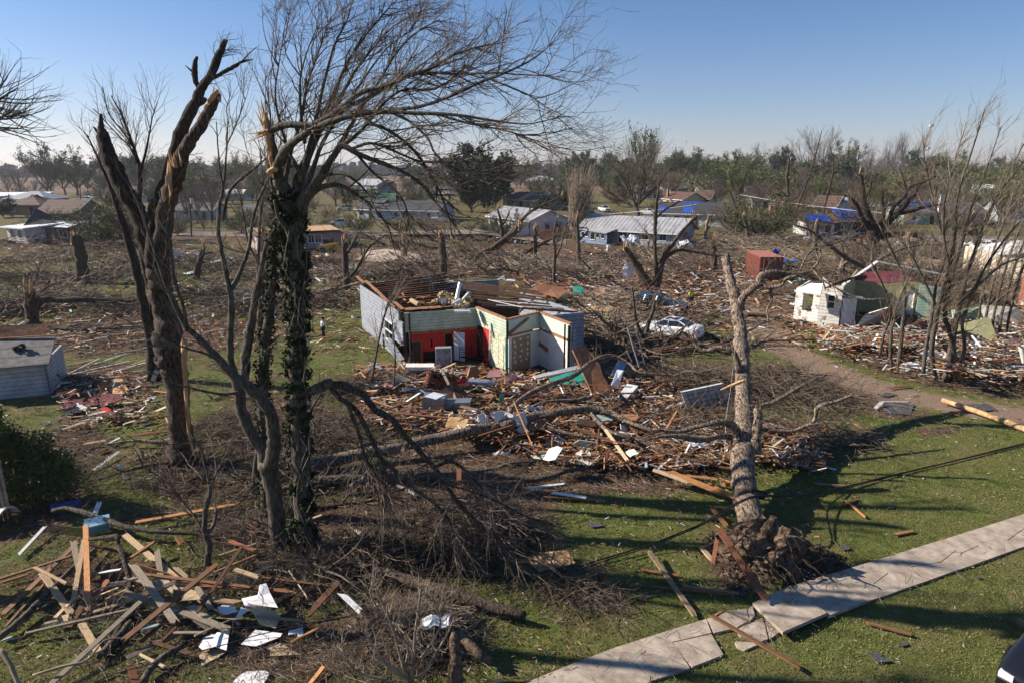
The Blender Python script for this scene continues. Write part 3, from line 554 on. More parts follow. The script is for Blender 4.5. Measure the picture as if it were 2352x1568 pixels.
# ================================================================ fallen trunks, logs, snapped limbs
def fallen(name,label,limbs,m,sprays=(),n=12,bare=None,group=None,cat='fallen trunk',tw='twig',ws=1):
    """limbs: lists of (x, y, width px, height) lying at those heights above the ground; (x, y, width, Y, 1) uses a distance"""
    root = None; PR = []; mb = MB()
    for L_ in limbs:
        pts = []
        for p in L_:
            q = G(p[0],p[1],p[3]) if len(p) == 4 else At(p[0],p[1],p[3]); pts.append((q,M(p[2],q)/2*ws))
        if root is None: b0 = pts[0][0]; root = thing(name,label,cat,(b0.x,b0.y,0),group)
        P, R = add_limb(mb,pts,n if L_[0][2]>9 else 6,.08); PR.append(resample(P,R,10))
    mb.build('trunk',m,root,smooth=True)
    if sprays:
        mb = MB(); P = np.array([c[0]for c in PR]); R = np.array([c[1]for c in PR])
        for (cnt,L_,ang,r0,K,sd,kw) in sprays: P, R = grow(P,R,cnt,L_,ang,r0=r0,K=K,**kw); P[:,:,2] = np.maximum(P[:,:,2],.02); mb.tubes(P,R,sd)
        mb.build('twigs',MT[tw],root)
    if bare:
        mb = MB()
        for (p,d,r,k,L_) in bare: splinters(mb,p,d,r,k,L_)
        mb.build('bare_wood',MT['rawwood'],root)
    return root
fallen('fallen_tree','long pale fallen trunk with one raised curving limb, lying across the front of the rubble',[
    [(706,1078,44,.3),(740,1062,36,.35),(800,1050,32,.4),(851,1038,30,.5),(934,1023,27,.6),(1017,1003,28,.75),(1084,989,27,.85),(1144,977,31,.95),(1177,973,31,1),(1234,954,24,1.1),(1284,946,23,1.2),(1351,939,21,1.2),(1401,946,17,1.1),(1434,963,13,1),(1484,983,10,.9),(1567,999,8,.7),(1640,1010,6,.5)],
    [(1150,974,20,1),(1167,956,17,1.1),(1178,934,14,1.2),(1217,903,13,1.5),(1267,880,13,1.8),(1317,863,13,2),(1351,836,12,2.3),(1384,819,11,2.5),(1411,818,10,2.4),(1444,833,8,2.1),(1470,855,6,1.8),(1540,862,4,1.5)],
    [(1190,968,14,1),(1240,925,8,1.1),(1330,916,7,1.2),(1380,905,6,1.2),(1400,920,4,1)],[(1351,942,12,1.1),(1400,990,10,.8),(1470,1010,8,.7),(1560,1050,6,.5),(1640,1070,4,.3)],[(1230,975,10,.9),(1330,1000,8,.7),(1420,1010,7,.6),(1500,1040,5,.4)]],
    MT['bark_pale'],[(80,(.6,2.2),(25,60),.022,6,4,dict(t=(.4,1))),(260,(.3,1),(20,50),.01,5,3,dict(r_min=.007))],16,ws=.85)
fallen('fallen_tree','straight grey fallen trunk lying on bare earth in front of the longer curving one',[[(712,1108,24,.25),(784,1098,21,.3),(917,1095,19,.3),(1050,1091,18,.3),(1184,1095,16,.3),(1244,1098,13,.3),(1300,1082,10,.35),(1357,1073,7,.3)],[(1050,1091,10,.3),(1120,1078,8,.5),(1180,1062,6,.7),(1230,1060,4,.6)]],MT['bark_grey'],[(26,(.4,1.4),(25,60),.018,6,4,{})],12)
fallen('cut_log','weathered brown split log lying across the shaded brush in the lower middle',[[(845,1299,14,.4),(900,1318,20,.42),(950,1335,25,.42),(1050,1365,27,.4),(1150,1398,25,.35),(1208,1412,17,.3)]],MT['bark'],(),12,[(G(846,1299,.4),(-1,.3,0),.14,8,.6)],cat='log')
fallen('cut_log','short rough log leaning on the dead root tangle at the bottom edge',[[(1050,1450,18,.7),(1075,1475,24,.6),(1100,1500,22,.45),(1130,1518,12,.3)]],MT['soil'],(),10,cat='log')
fallen('broken_stump','upright rotten stump with a pale split slab at the bottom edge',[[(1050,1580,30,0.0),(1048,1530,27,.5),(1044,1480,24,.95),(1042,1450,10,1.2)]],MT['soil'],(),12,[(G(1028,1570,.1),(0,0,1),.07,5,1.0)],cat='stump')
mb = MB()
for x, y, s_ in [(960,1450,.6),(1010,1500,.5),(900,1500,.5),(1050,1470,.35),(870,1440,.4)]:
    p = G(x,y); q = unit(RNG.normal(size=(160,3))) * s_ * RNG.uniform(.5,1,(160,1)) * np.array([1.3,1,.6]); leaves(mb,q+np.array(p),700,.05,.07,.9)
tag(mb.build('clotted_earth',MT['soil'],origin=G(960,1450)),'dark clotted earth and rotten wood under the bottom dead shrub','soil',kind='stuff')
D = [('long snapped limb sweeping down from the ivy-clad trunk to the lawn in the lower middle',[[(700,905,30,19.6,1),(735,888,26,19.6,1),(784,884,25,19.5,1),(834,907,25,19.3,1),(861,939,23,19.2,1),(900,963,22,19,1),(927,996,20,18.9,1),(970,1045,18,18.7,1),(1000,1074,16,18.6,1),(1024,1112,14,18.4,1),(1057,1158,13,18.2,1),(1100,1202,12,18,1),(1150,1242,10,17.8,1),(1184,1285,9,17.6,1),(1230,1328,8,17.4,1),(1284,1352,6,17.2,1),(1334,1392,3,17,1)],[(1024,1112,8,18.4,1),(1090,1130,8,18.3,1),(1160,1160,6,18.3,1),(1220,1190,5,18,1),(1300,1215,3,18,1)],[(1184,1270,7,17.7,1),(1260,1300,6,17.5,1),(1330,1345,5,17.2,1),(1400,1400,3,16.8,1)]]),
     ('second snapped limb hanging beside the longest one and reaching into the dark brush',[[(760,890,18,19.4,1),(784,916,17,19.3,1),(817,940,17,19.2,1),(850,1000,16,19,1),(875,1050,15,18.9,1),(917,1088,14,18.8,1),(957,1125,13,18.7,1),(997,1155,11,18.6,1),(1024,1182,9,18.5,1),(1045,1230,6,18.3,1),(1060,1290,4,18.2,1)],[(880,1055,9,18.8,1),(885,1100,8,18.7,1),(878,1150,6,18.6,1),(890,1190,3,18.5,1)]]),
     ('thin dark snapped limb hanging steeply in front of the fallen trunks',[[(800,930,12,19,1),(822,990,11,19,1),(840,1050,10,18.9,1),(862,1090,9,18.9,1),(880,1120,6,18.8,1)],[(1000,1070,12,18.8,1),(1040,1060,11,18.9,1),(1080,1090,11,19,1),(1100,1110,9,19,1),(1140,1120,7,18.8,1)]])]
for lb, L_ in D: fallen('fallen_limb',lb,L_,MT['bark'],[(70,(.7,2.4),(20,55),.02,7,4,dict(wind=(.06,0,-.05),t=(.3,1))),(300,(.3,1.2),(20,50),.01,5,3,dict(wind=(0,0,-.05),r_min=.006))],12,cat='branch',ws=.68)
fallen('fallen_limb','curved grey limb lying over the blue cooler at the left',[[(120,1172,10,.5),(160,1168,12,.55),(210,1182,13,.5),(260,1200,13,.45),(300,1212,12,.4),(360,1220,10,.35),(440,1225,7,.2),(520,1230,4,.1)]],MT['bark_grey'],[(24,(.4,1.6),(20,55),.016,6,4,{}),(60,(.2,.8),(20,55),.009,5,3,{})],10,cat='branch')
fallen('fallen_limb','crooked limb standing bent among the boards of the lumber heap',[[(205,1238,8,.9),(245,1233,10,1.1),(270,1232,11,1.2),(270,1250,11,1.0),(283,1275,12,.85),(295,1320,12,.5),(300,1345,13,.3),(295,1390,14,.2),(270,1450,18,.15),(245,1500,20,.1)]],MT['bark'],(),10,cat='branch')
fallen('fallen_limb','dark smooth limb lying at the far left bottom under the long boards',[[(0,1462,14,.15),(40,1430,16,.2),(80,1392,15,.25),(120,1350,12,.3),(170,1300,9,.3),(230,1250,6,.2)],[(90,1400,8,.2),(140,1370,6,.2),(180,1330,4,.2)]],MT['bark_grey'],(),10,cat='branch')
fallen('fallen_limb','thick pale branch lying at the bottom below the boards',[[(325,1568,16,.15),(350,1530,16,.2),(385,1500,14,.25),(420,1480,8,.3)],[(300,1430,20,.15),(262,1470,18,.15),(225,1510,10,.15)]],MT['bark_grey'],(),10,cat='branch')
fallen('fallen_limb','thin forked limb at the bottom left corner',[[(0,1490,10,.8),(25,1530,10,.5),(45,1580,9,.1)],[(75,1550,5,.3),(140,1530,6,.4),(200,1515,5,.4),(240,1470,4,.5),(300,1465,4,.4)]],MT['twig_pale'],(),8,cat='branch')
# dead shrub roots at the bottom middle
b = G(960,1575)
limb_tree('dead_shrub','uprooted dead shrub of pale tangled stems with torn plastic at the bottom middle',b,[
    ([(945,1580,10),(930,1540,9),(918,1500,7),(905,1450,6),(880,1390,5),(862,1350,3)],b.y,b.y),([(940,1560,9),(895,1530,8),(870,1500,6),(855,1480,4),(830,1440,3),(808,1400,2)],b.y,b.y-.3),
    ([(945,1560,9),(950,1500,7),(955,1440,6),(962,1390,5),(968,1340,3)],b.y,b.y),([(965,1560,8),(1000,1500,6),(1025,1460,5),(1045,1415,3)],b.y,b.y),([(930,1540,7),(935,1480,5),(890,1430,5),(850,1360,4),(870,1330,2)],b.y,b.y+.5),
    ([(955,1580,7),(880,1560,6),(820,1540,5),(790,1500,4),(784,1420,2)],b.y,b.y-.2),([(960,1520,7),(1010,1440,5),(1000,1390,4),(985,1350,2)],b.y,b.y+.4)],MT['twig_pale'],
    [(150,(.3,1.1),(20,70),.012,7,4,dict(wander=.22)),(420,(.15,.6),(20,70),.007,5,3,dict(wander=.22,r_min=.005))],MT['twig_pale'],cat='shrub')
# ================================================================ brush
def brush(label,px_,rx,ry,h,n,L=(.5,2),m='twig',r0=.014,green=0,name='brush_pile',kind=None,group=None,z0=0.0,lean=(0,0)):
    c = G(*px_); q = RNG.normal(0,.5,(n,2)); q = q / np.maximum(1,np.linalg.norm(q,axis=1,keepdims=True)); hz = h * (1-(q**2).sum(1)) 
    p = np.stack([c.x+q[:,0]*rx,c.y+q[:,1]*ry,z0+.03+hz*RNG.random(n)],1); a = RNG.uniform(0,6.28,n); d = np.stack([np.cos(a)+lean[0],np.sin(a)+lean[1],RNG.normal(.05,.25,n)],1); K = 6; L_ = RNG.uniform(*L,n) / (K-1)
    pts = [p]
    for _ in range(K-1): d = unit(d+RNG.normal(0,.16,(n,3))); p = p + d * L_[:,None]; p[:,2] = np.maximum(p[:,2],.02); pts.append(p)
    P = np.stack(pts,1); R = (RNG.uniform(.35,1.6,n)*r0)[:,None] * np.linspace(1,.3,K); mb = MB(); mb.tubes(P[:n//6],R[:n//6]*1.8,5); mb.tubes(P,R,3)
    a2 = grow(P[:n//2],R[:n//2],n,(.2,.7),(20,60),r0=r0*.5,K=4,r_min=.005); a2[0][:,:,2] = np.maximum(a2[0][:,:,2],.02); mb.tubes(*a2,3)
    if green:
        root = thing(name,label,'brush',(c.x,c.y,0),group); mb.build('branches',MT[m],root); g_ = MB(); leaves(g_,P.reshape(-1,3),green,.12,.06); g_.build('leaves',MT['leaf_ivy'],root); return root
    return tag(mb.build(name,MT[m],origin=Vector((c.x,c.y,0))),label,'brush',group,kind)
brush('big dark heap of tangled twigs in the lower middle beneath the snapped limbs',(1090,1235),2.6,1.9,1.5,1500,(.5,1.8),'twig',.014,0)
brush('dark twig heap with green leaves at the foot of the ivy-clad trunk',(860,1290),2.4,1.2,.8,700,(.4,1.6),'twig',.012,1500)
brush('shadowed tangle of branches left of the bottom shrub, behind the white boards',(740,1330),1.4,1.1,.6,420)
brush('low twig heap reaching over the lawn right of the log',(1330,1360),2.0,1.4,.45,420,(.4,1.4),'twig',.009)
brush('tangle of branches between the big broken trunk and the grey two-stemmed tree',(500,1010),2.6,4.0,.8,700)
brush('branch tangle around the feet of the ivy trees',(630,1130),2.2,2.5,.6,500)
brush('big tangle of grey branches left of the toppled trunk',(1600,900),3.6,2.2,1.3,900,(.8,3),'twig',.02)
brush('branch tangle right of the toppled trunk, beside the dirt drive',(1810,900),3.2,4.5,1.1,900,(.8,2.8),'twig',.018)
brush('branches heaped over the boards left of the toppled trunk foot',(1620,990),3.2,2.6,.9,800,(.7,2.2),'twig',.016)
brush('dark brush right of the stub of the toppled trunk, on the lawn edge',(1860,1010),2.6,1.8,.8,600,(.6,2),'twig',.014)
brush('tangle of branches at the left corner of the red-walled house',(850,900),2.6,2.2,.8,600,(.6,2.4),'twig',.016)
brush('branch tangle in front of the ivy trees and left of the rubble',(760,1000),3,2.6,.7,700,(.6,2.2),'twig',.014)
brush('dark round heap of brush near the broken stump in the left field',(285,715),3.4,2.2,1.3,700,(.7,2.2),'twig',.02)
brush('brush in the shade under the lumber heap trees',(560,1240),1.8,1.2,.5,420,(.4,1.4),'twig',.01)
brush('tangle of twigs in the shadow below the small crooked sapling',(600,1330),2.2,1.2,.5,420,(.4,1.4),'twig',.01)
brush('leafy brush below the dark shrub at the left edge',(110,1110),1.6,1.8,.6,500,(.4,1.4),'twig',.01,900)
brush('dense tangle of dead roots and twigs around the bottom dead shrub',(950,1480),1.5,1.3,.9,900,(.3,1.2),'twig',.012)
brush('pale dry sticks over the dead roots at the bottom middle',(1000,1440),1.3,1.0,.8,300,(.4,1.4),'twig_pale',.012)
brush('thin twigs tangled through the lumber heap',(330,1400),3.2,1.6,.5,420,(.4,1.6),'twig_pale',.008)
brush('brown twigs on the grass left of the huge broken trunk',(330,1130),3.2,2.4,.3,500,(.3,1.2),'twig',.008)
zones = [(120,600,9,6),(60,650,8,5),(210,640,8,6),(330,620,8,6),(90,560,12,7),(230,575,10,7),(400,600,8,5),(520,620,8,5),(620,640,7,5),(700,610,8,5),(790,640,6,5),(480,690,5,4),(570,710,5,3.5),(700,700,5,4),(800,560,12,6),(920,640,7,4),(1000,610,8,5),
         (1100,600,8,5),(1180,610,8,5),(1080,560,11,7),(1240,625,8,5),(1330,640,7,4),(1420,700,5,4),(1500,740,4.5,4),(1400,640,6,5),(1560,640,7,5),(1480,600,9,6),(1620,610,8,6),(1650,570,10,6),(1550,580,8,6),(1840,600,9,6),(1900,640,7,4),(1960,610,8,5),(1850,560,12,6),(2050,600,9,6),(2120,570,10,6),(2200,620,8,6),(2280,650,7,5),(2000,570,9,6),(2150,640,7,5),(2300,600,9,6),(30,720,5,3),(140,690,5,3),(1440,800,3,3),(1380,760,3,3),(760,545,12,4),(960,515,12,4),(1700,540,8,5),(1770,560,9,4)]
ZN = ['left of the shredded stump','above the split stump','right of the shredded stump','between the shredded stump and the huge broken tree','in front of the white porch room','in front of the wrecked brick house','seen through the fork of the huge tree','left of the puddles','right of the puddles','below the pink wrecked house','left of the brick-coloured rubble behind the ivy trees','below the left puddle','in front of the puddles','left of the person in the white shirt','along the road near the pink house','behind the left end of the roofless house','around the dark broken trunk',
 'right of the dark broken trunk','below the person in blue jeans','left of the small white gabled house','behind the right joists','behind the torn roof decking','between the joists and the crushed car','above the white sedan, left side','below the torn twin-stemmed tree','around the foot of the twin-stemmed tree','in front of the grey metal-roofed house','at the right corner of the grey house','left of the container','left of the twin-stemmed tree foot','right of the container','between container and white clapboard house','behind the white clapboard house','below the silver pickup','behind the maroon roof','behind the stem clump, left part','behind the stem clump, right part','in front of the beige metal building','below the huge spreading oak','behind the torn green room','above the beige metal building','at the left margin above the shed','between shed and split stump','left of the tall leaning post pair','right of the grey outer wall','right of the white crew-cab pickup','in front of the half hidden pickup','below the tarp-patched house','below the low carport']
for i_, (x,y,rx,ry) in enumerate(zones):
    brush('grey tangle of felled branches '+ZN[i_],(x,y),rx,ry,1.3,300 if y>560 else 240,(1.2,4.5),'twig' if i_%2 else 'twig_pale',.04)
for i_ in range(150):
    x, y = random.choice([(rnd(-40,820),rnd(560,740)),(rnd(800,1400),rnd(560,650)),(rnd(1350,1700),rnd(560,820)),(rnd(1750,2380),rnd(550,700)),(rnd(1520,1900),rnd(850,1030)),(rnd(420,860),rnd(900,1250))]); b = G(x,y); K = 9; L_ = rnd(2.5,9) * (1 if b.y>40 else.5); an = rnd(-.5,.7) + (math.pi if random.random()<.5 else 0); d = np.array([math.cos(an),math.sin(an),rnd(.0,.35)]); p = np.array([b.x,b.y,.15]); P = [p]
    for _ in range(K-1): d = unit(d+RNG.normal(0,.14,3)-np.array([0,0,.03])); p = p + d * L_ / (K-1); p[2] = max(p[2],.06); P.append(p)
    r0 = L_ * rnd(.014,.034); root = thing('fallen_limb','%s %s bare limb lying on the ground'%('long' if L_>5 else 'short','thick' if r0>.12 else 'thin'),'branch',(b.x,b.y,0),'bare limbs lying in the tangles'); mb = MB(); Pn, Rn = np.array([P]), np.array([np.linspace(r0,r0*.25,K)]); mb.tubes(Pn,Rn,8,cap=True); a1 = grow(Pn,Rn,9,(L_*.15,L_*.45),(25,60),K=6,wander=.16,rr=.6); a1[0][:,:,2] = np.maximum(a1[0][:,:,2],.03); mb.tubes(*a1,6); mb.build('limb',MT[random.choice(['bark','bark_grey','bark_pale'])],root,smooth=True); mb = MB(); a2 = grow(*a1,40,(L_*.06,L_*.2),(20,50),K=5,r_min=.01); mb.tubes(*a2,3); mb.build('twigs',MT['twig_pale'],root)
# finer litter of sticks
def litter(name,label,n,fn,L,r,m):
    p = fn(n); n = len(p); a = RNG.uniform(0,6.28,n); d = np.stack([np.cos(a),np.sin(a),RNG.normal(0,.12,n)],1); K = 4; sc = (p[:,1]/25).clip(.7,2.2); L_ = RNG.uniform(*L,n) * sc / (K-1); pts = [p]
    for _ in range(K-1): d = unit(d+RNG.normal(0,.25,(n,3))*np.array([1,1,.3])); p = p + d * L_[:,None]; p[:,2] = np.maximum(p[:,2],.01); pts.append(p)
    mb = MB(); mb.tubes(np.stack(pts,1),(RNG.uniform(.5,1.4,n)*r*sc)[:,None]*np.linspace(1,.4,K),3); tag(mb.build(name,MT[m]),label,'litter',kind='stuff')
def on_ground(y0,y1,x0=-60,x1=2412,dmin=.25,zmax=.12):
    def f(n):
        x = RNG.uniform(x0,x1,n*2); y = RNG.uniform(y0,y1,n*2); d0 = (y-784) / F; t = CH / (sT+d0*cT); X = (x-1176) / F * t; Yy = t * (cT-d0*sT)
        k = DIRT(X,Yy) * (1-GRAV(X,Yy)) > RNG.uniform(.0,1,n*2) * .8 + dmin * .3; X, Yy = X[k][:n], Yy[k][:n]; return np.stack([X,Yy,RNG.uniform(.01,zmax,len(X))],1)
    return f
litter('twig_litter','fine brown twigs strewn over the whole ground',26000,on_ground(560,1600),(.3,1.1),.008,'twig')
litter('twig_litter','pale dry sticks strewn among the wreckage',9000,on_ground(560,1600),(.3,1.3),.009,'twig_pale')
# ================================================================ the ruined house in the middle
MT['out_siding'] = siding('out_siding',(.17,.19,.225),(.33,.35,.39),.13,2.5,lo=.3,hi=.7)
MT['green_siding'] = siding('green_siding',(.36,.42,.33),(.5,.55,.44),.1,2)
MT['green_board'] = mat('green_board',(.42,.5,.43),(.5,.58,.5),1.2,.8)
MT['red_paint'] = mat('red_paint',(.42,.02,.018),(.52,.03,.025),2,.7)
MT['plaster'] = mat('plaster',(.6,.57,.52),(.72,.7,.66),1.5,.85)
MT['mud_tan'] = mat('mud_tan',(.26,.19,.12),(.34,.25,.16),2,.9)
MT['mould'] = mat('mould',(.3,.3,.2),(.62,.62,.48),6,.9,lo=.42,hi=.58)
MT['joist'] = mat('joist',(.03,.016,.01),(.1,.05,.03),3,.85,.3)  # brown kept dark to stand for the shade on the joist faces
MT['rustwood'] = mat('rustwood',(.2,.085,.04),(.36,.17,.085),4,.85,.3)
MT['teal'] = mat('teal',(.02,.3,.24),(.04,.4,.32),2,.6)
MT['door_white'] = mat('door_white',(.5,.52,.58),(.62,.64,.68),1,.5)
MT['door_brown'] = mat('door_brown',(.035,.02,.014),(.065,.036,.022),3,.6)
def W2(x,y,z=3.6): p = G(x,y,z); return np.array([p.x,p.y])
A, B, C_, D_, E_, F_ = [W2(*p)for p in[(828,655),(925,718),(1095,707),(1165,735),(1240,718),(1312,745)]]
uu = unit(C_-B); G1, G2 = W2(1262,724), W2(1340,717); ZT, ZF = 3.6, .15
def wall(mb,a,b,z0,z1,th=.12,holes=(),col=None):
    a, b = np.array(a), np.array(b); us = sorted({0,1,*[h[0]for h in holes],*[h[1]for h in holes]})
    for u0, u1 in zip(us[:-1],us[1:]):
        hs = [(h[2],h[3])for h in holes if h[0]<=u0+1e-6 and h[1]>=u1-1e-6]; zs = [z0]
        for lo, hi in sorted(hs): zs += [lo,hi]
        zs.append(z1); p, q = a + (b-a) * u0, a + (b-a) * u1; an = math.atan2(q[1]-p[1],q[0]-p[0]); L = np.linalg.norm(q-p)
        for k in range(0,len(zs),2):
            if zs[k+1] - zs[k] > .01: mb.box(((p[0]+q[0])/2,(p[1]+q[1])/2,(zs[k]+zs[k+1])/2),(L,th,zs[k+1]-zs[k]),rotz(an),col)
    return mb
def ev(a,b,u): return np.array(a) + (np.array(b)-np.array(a)) * u
H = thing('ruined_house','roofless wooden house with bare ceiling joists and a torn open room with a red wall','house',(0,44,0))
wall(MB(),A,B,.1,ZT,.14,[(.64,.80,1.0,2.35),(.80,.93,.1,1.35),(.93,1,.1,1.4),(.93,1,2.9,3.6),(.55,.60,.1,1.1)]).build('outer_wall',MT['out_siding'],H)
Lw = unit(B-A); nL = np.array([Lw[1],-Lw[0]]); nL = nL if nL[0] < 0 else -nL
wf = MB(); a_, b_ = ev(A,B,.64) + nL * .09, ev(A,B,.80) + nL * .09
for z in (1.0,1.68,2.35): wf.beam((*a_,z),(*b_,z),.06,.08)
for q in (0,.5,1): p = a_ + (b_-a_) * q; wf.beam((*p,1.0),(*p,2.35),.06,.07)
w_ = wf.build('window_frame',MT['white'],H)
sb = MB(); 
for u0, z0, u1, z1, wd in [(.72,1.2,1.02,.55,.24),(.74,.85,.98,.35,.2),(.62,.95,.9,.1,.16),(.86,2.6,1.0,1.7,.28),(.88,2.3,1.02,1.5,.22)]:
    p, q = ev(A,B,u0) + nL * .14, ev(A,B,u1) + nL * .2; sb.beam((*p,z0),(*q,z1),.03,wd,up=(*nL,0))
sb.build('hanging_siding',MT['out_siding'],H)
st = MB()
for u in np.linspace(.55,1,9): p = ev(A,B,u) - nL * .1; st.beam((*p,.3),(*p,ZT-.1),.09,.05)
for u in np.linspace(.1,.95,5): p = ev(C_,D_,u); st.beam((*p,.5),(*p,ZT-.05),.1,.05)
st.build('studs',MT['joist'],H)
po = MB(); 
for p, r in ((B+uu*.1,.12),(B+uu*.45+np.array([0,-.25]),.1),(D_+np.array([0,-.1]),.1),(E_,.1),(F_-np.array([.12,.1]),.14),(F_+np.array([-.35,.2]),.1)): po = MB(); po.beam((*p,.3),(*p,ZT-.05),r,r); po.build('corner_post',MT['joist'],H)
tr = MB(); c1 = B + uu * .42 + np.array([.0,-.3]); tr.beam((*c1,.5),(*c1,2.45),.13,.05); tr.beam((*(F_+np.array([.1,-.12])),.5),(*(F_+np.array([.22,-.1])),3.3),.12,.16); tr.build('corner_trim',MT['out_siding'],H)
nF = np.array([uu[1],-uu[0]])  # towards the viewer
wall(MB(),B+uu*.1+nF*.02,C_+nF*.02,2.3,ZT-.02,.1).build('upper_siding',MT['green_siding'],H)
tb = MB(); tb.beam((*(B+uu*.3+nF*.06),2.22),(*(C_+nF*.06),2.26),.05,.16); tb.build('ceiling_rail',MT['rustwood'],H)
B2, C2 = B + uu * .5, C_.copy()
wall(MB(),B2-nF*.12,C2-nF*.12,ZF,2.25,.1,[(0.0,.14,ZF,1.62),(.5,.63,ZF,2.0)]).build('red_wall',MT['red_paint'],H)
wainscot = wall(MB(),ev(B2,C2,.17)-nF*.05,ev(B2,C2,.44)-nF*.05,ZF,.85,.03); wainscot.build('dark_wainscot',MT['dark'],H)  # dark sheet standing for the shade low on the red wall
dr = MB(); wall(dr,ev(B2,C2,.01)-nF*.05,ev(B2,C2,.13)-nF*.05,ZF,1.6,.05); dr.build('door',MT['door_brown'],H,None)['label'] = 'brown plank door'
fr = MB()
for u, h_ in ((.14,1.6),(.495,2.0),(.635,2.0)): p = ev(B2,C2,u) - nF * .04; fr.beam((*p,ZF),(*p,h_),.1,.06)
for u0, u1, z in ((0,.14,1.64),(.495,.635,2.02)): fr.beam((*(ev(B2,C2,u0)-nF*.04),z),(*(ev(B2,C2,u1)-nF*.04),z),.06,.09)
fr.build('door_frames',MT['rustwood'],H)
hg = ev(B2,C2,.64) + nF * .05; he = hg + unit(uu+nF*.9) * .78; dm = MB(); wall(dm,hg,he,ZF,2.1,.05)
for z in (.5,1.3): dm.slab([(*(ev(hg,he,.15)+nF*.0+np.array([.03,-.03])),z),(*(ev(hg,he,.85)+np.array([.03,-.03])),z),(*(ev(hg,he,.85)+np.array([.03,-.03])),z+.5),(*(ev(hg,he,.15)+np.array([.03,-.03])),z+.5)],.02)
d_ = dm.build('door',MT['door_white'],H); d_['label'] = 'white panel door standing open'
sc = MB(); p = ev(B2,C2,.3) - nF * .045
for dz, r in ((0,.05),(.13,.07),(-.12,.08),(.25,.04),(-.25,.05)): sc.cyl((p[0],p[1]-.02,1.4+dz),(p[0],p[1]+.01,1.4+dz),r,8)
sc.build('wall_ornament',MT['dark'],H)
# right of the red room: wall running towards the viewer
nC = unit(D_-C_); mC = np.array([nC[1],-nC[0]]); mC = mC if mC[0] < 0 else -mC
wall(MB(),C_+mC*.03,D_+mC*.03,2.5,ZT-.02,.1).build('upper_siding',MT['green_siding'],H)
wall(MB(),ev(C_,D_,.22),ev(C_,D_,.42),ZF,2.45,.06).build('red_wall',MT['red_paint'],H)
wall(MB(),ev(C_,D_,.43),ev(C_,D_,.97),ZF,2.45,.06).build('mouldy_board',MT['mould'],H)
wall(MB(),ev(C_,D_,.0),ev(C_,D_,.2),ZF,2.1,.04).build('bare_lath',MT['door_brown'],H)
wall(MB(),D_+np.array([-.12,-.18]),D_+np.array([.06,-.16]),ZF,2.2,.05).build('teal_panel',MT['teal'],H)
tp = MB(); tp.beam((*(ev(C_,D_,.45)+mC*.1),.5),(*(ev(C_,D_,.5)+mC*.1),2.5),.05,.05); tp.beam((*(D_+np.array([-.22,-.22])),.5),(*(D_+np.array([-.2,-.22])),2.1),.06,.05); tp.build('white_trim',MT['white'],H)
# white room: back wall and the sunlit side wall
wall(MB(),D_+unit(E_-D_)*.08,E_,ZF,2.55,.1).build('plaster_wall',MT['plaster'],H)
wall(MB(),D_+unit(E_-D_)*.08,E_,2.62,ZT-.02,.1).build('upper_board',MT['green_board'],H)
nD = unit(E_-D_); mD = np.array([nD[1],-nD[0]])
pt = wall(MB(),ev(D_,E_,.12)+mD*.065,ev(D_,E_,.68)+mD*.065,ZF,2.4,.025); pt.build('unpainted_patch',MT['mud_tan'],H)
bl = MB(); random.seed(5)
for cx_ in range(3):
    for cz in range(5):
        p = ev(D_,E_,.2+cx_*.19+rnd(-.02,.02)) + mD * .085; z = .8 + cz * .34 + rnd(-.05,.05); k = 9
        bl.slab([(p[0]+unit(E_-D_)[0]*math.cos(t)*rr_,p[1]+unit(E_-D_)[1]*math.cos(t)*rr_,z+math.sin(t)*rr_)for t,rr_ in[(i_*2*math.pi/k,rnd(.05,.13))for i_ in range(k)]],.01)
bl.build('filler_spots',MT['plaster'],H)
wall(MB(),E_,F_,ZF,2.5,.1).build('plaster_wall',MT['plaster'],H); wall(MB(),E_,F_,2.68,ZT-.02,.1).build('upper_board',MT['green_board'],H)
nE = unit(F_-E_); mE = np.array([nE[1],-nE[0]]); mE = mE if mE[0] < 0 else -mE
tb = MB(); tb.beam((*(E_+mE*.06),2.58),(*(F_+mE*.06),2.58),.04,.15); tb.beam((*(ev(D_,E_,.08)+mD*.07),2.58),(*(ev(D_,E_,.75)+mD*.07),2.58),.04,.12)
for a, b in ((D_,E_),(E_,F_),(C_,D_)): tb.beam((*a,ZT+.04),(*b,ZT+.04),.22,.09)
tb.slab([(*(ev(E_,F_,.02)+mE*.08),1.72),(*(ev(E_,F_,.33)+mE*.08),1.55),(*(ev(E_,F_,.33)+mE*.08),1.25),(*(ev(E_,F_,.02)+mE*.08),1.42)],.02)
tb.beam((*(D_+mD*.15),2.7),(*(ev(D_,E_,.6)+mD*.15),3.45),.06,.14); tb.build('brown_rails',MT['rustwood'],H)
# outside walls behind
wall(MB(),G1,G2,.35,ZT,.14).build('outer_wall',MT['out_siding'],H)
vb = unit(A-B); GB = G2 + vb * 9.0
wall(MB(),G2,GB,.35,ZT-.1,.14,[(.3,.42,1.2,2.3)]).build('outer_wall',MT['out_siding'],H)
AB = A + uu * (np.dot(GB-A,uu)); wall(MB(),A,AB,.35,ZT-.15,.14,[(.2,.28,1.2,2.3),(.6,.68,.5,2.4)]).build('outer_wall',MT['out_siding'],H)
pm = MB(); 
for k in (.35,.7): wall(pm,ev(A,B,k)+uu*.3,ev(A,B,k)+uu*9.5,ZF,ZT-.2,.1,[(.2,.28,ZF,2.6),(.7,.78,ZF,2.6)])
wall(pm,C_+vb*.4,C_+vb*9.5,ZF,ZT-.2,.1,[(.3,.4,ZF,2.5)]); pm.build('inner_walls',MT['door_brown'],H)
fl = MB(); fl.slab([(*A,ZF),(*B,ZF),(*C_,ZF),(*D_,ZF),(*(F_+np.array([.1,0])),ZF),(*G2,ZF),(*GB,ZF)],.2); fl.build('floor',MT['door_brown'],H)
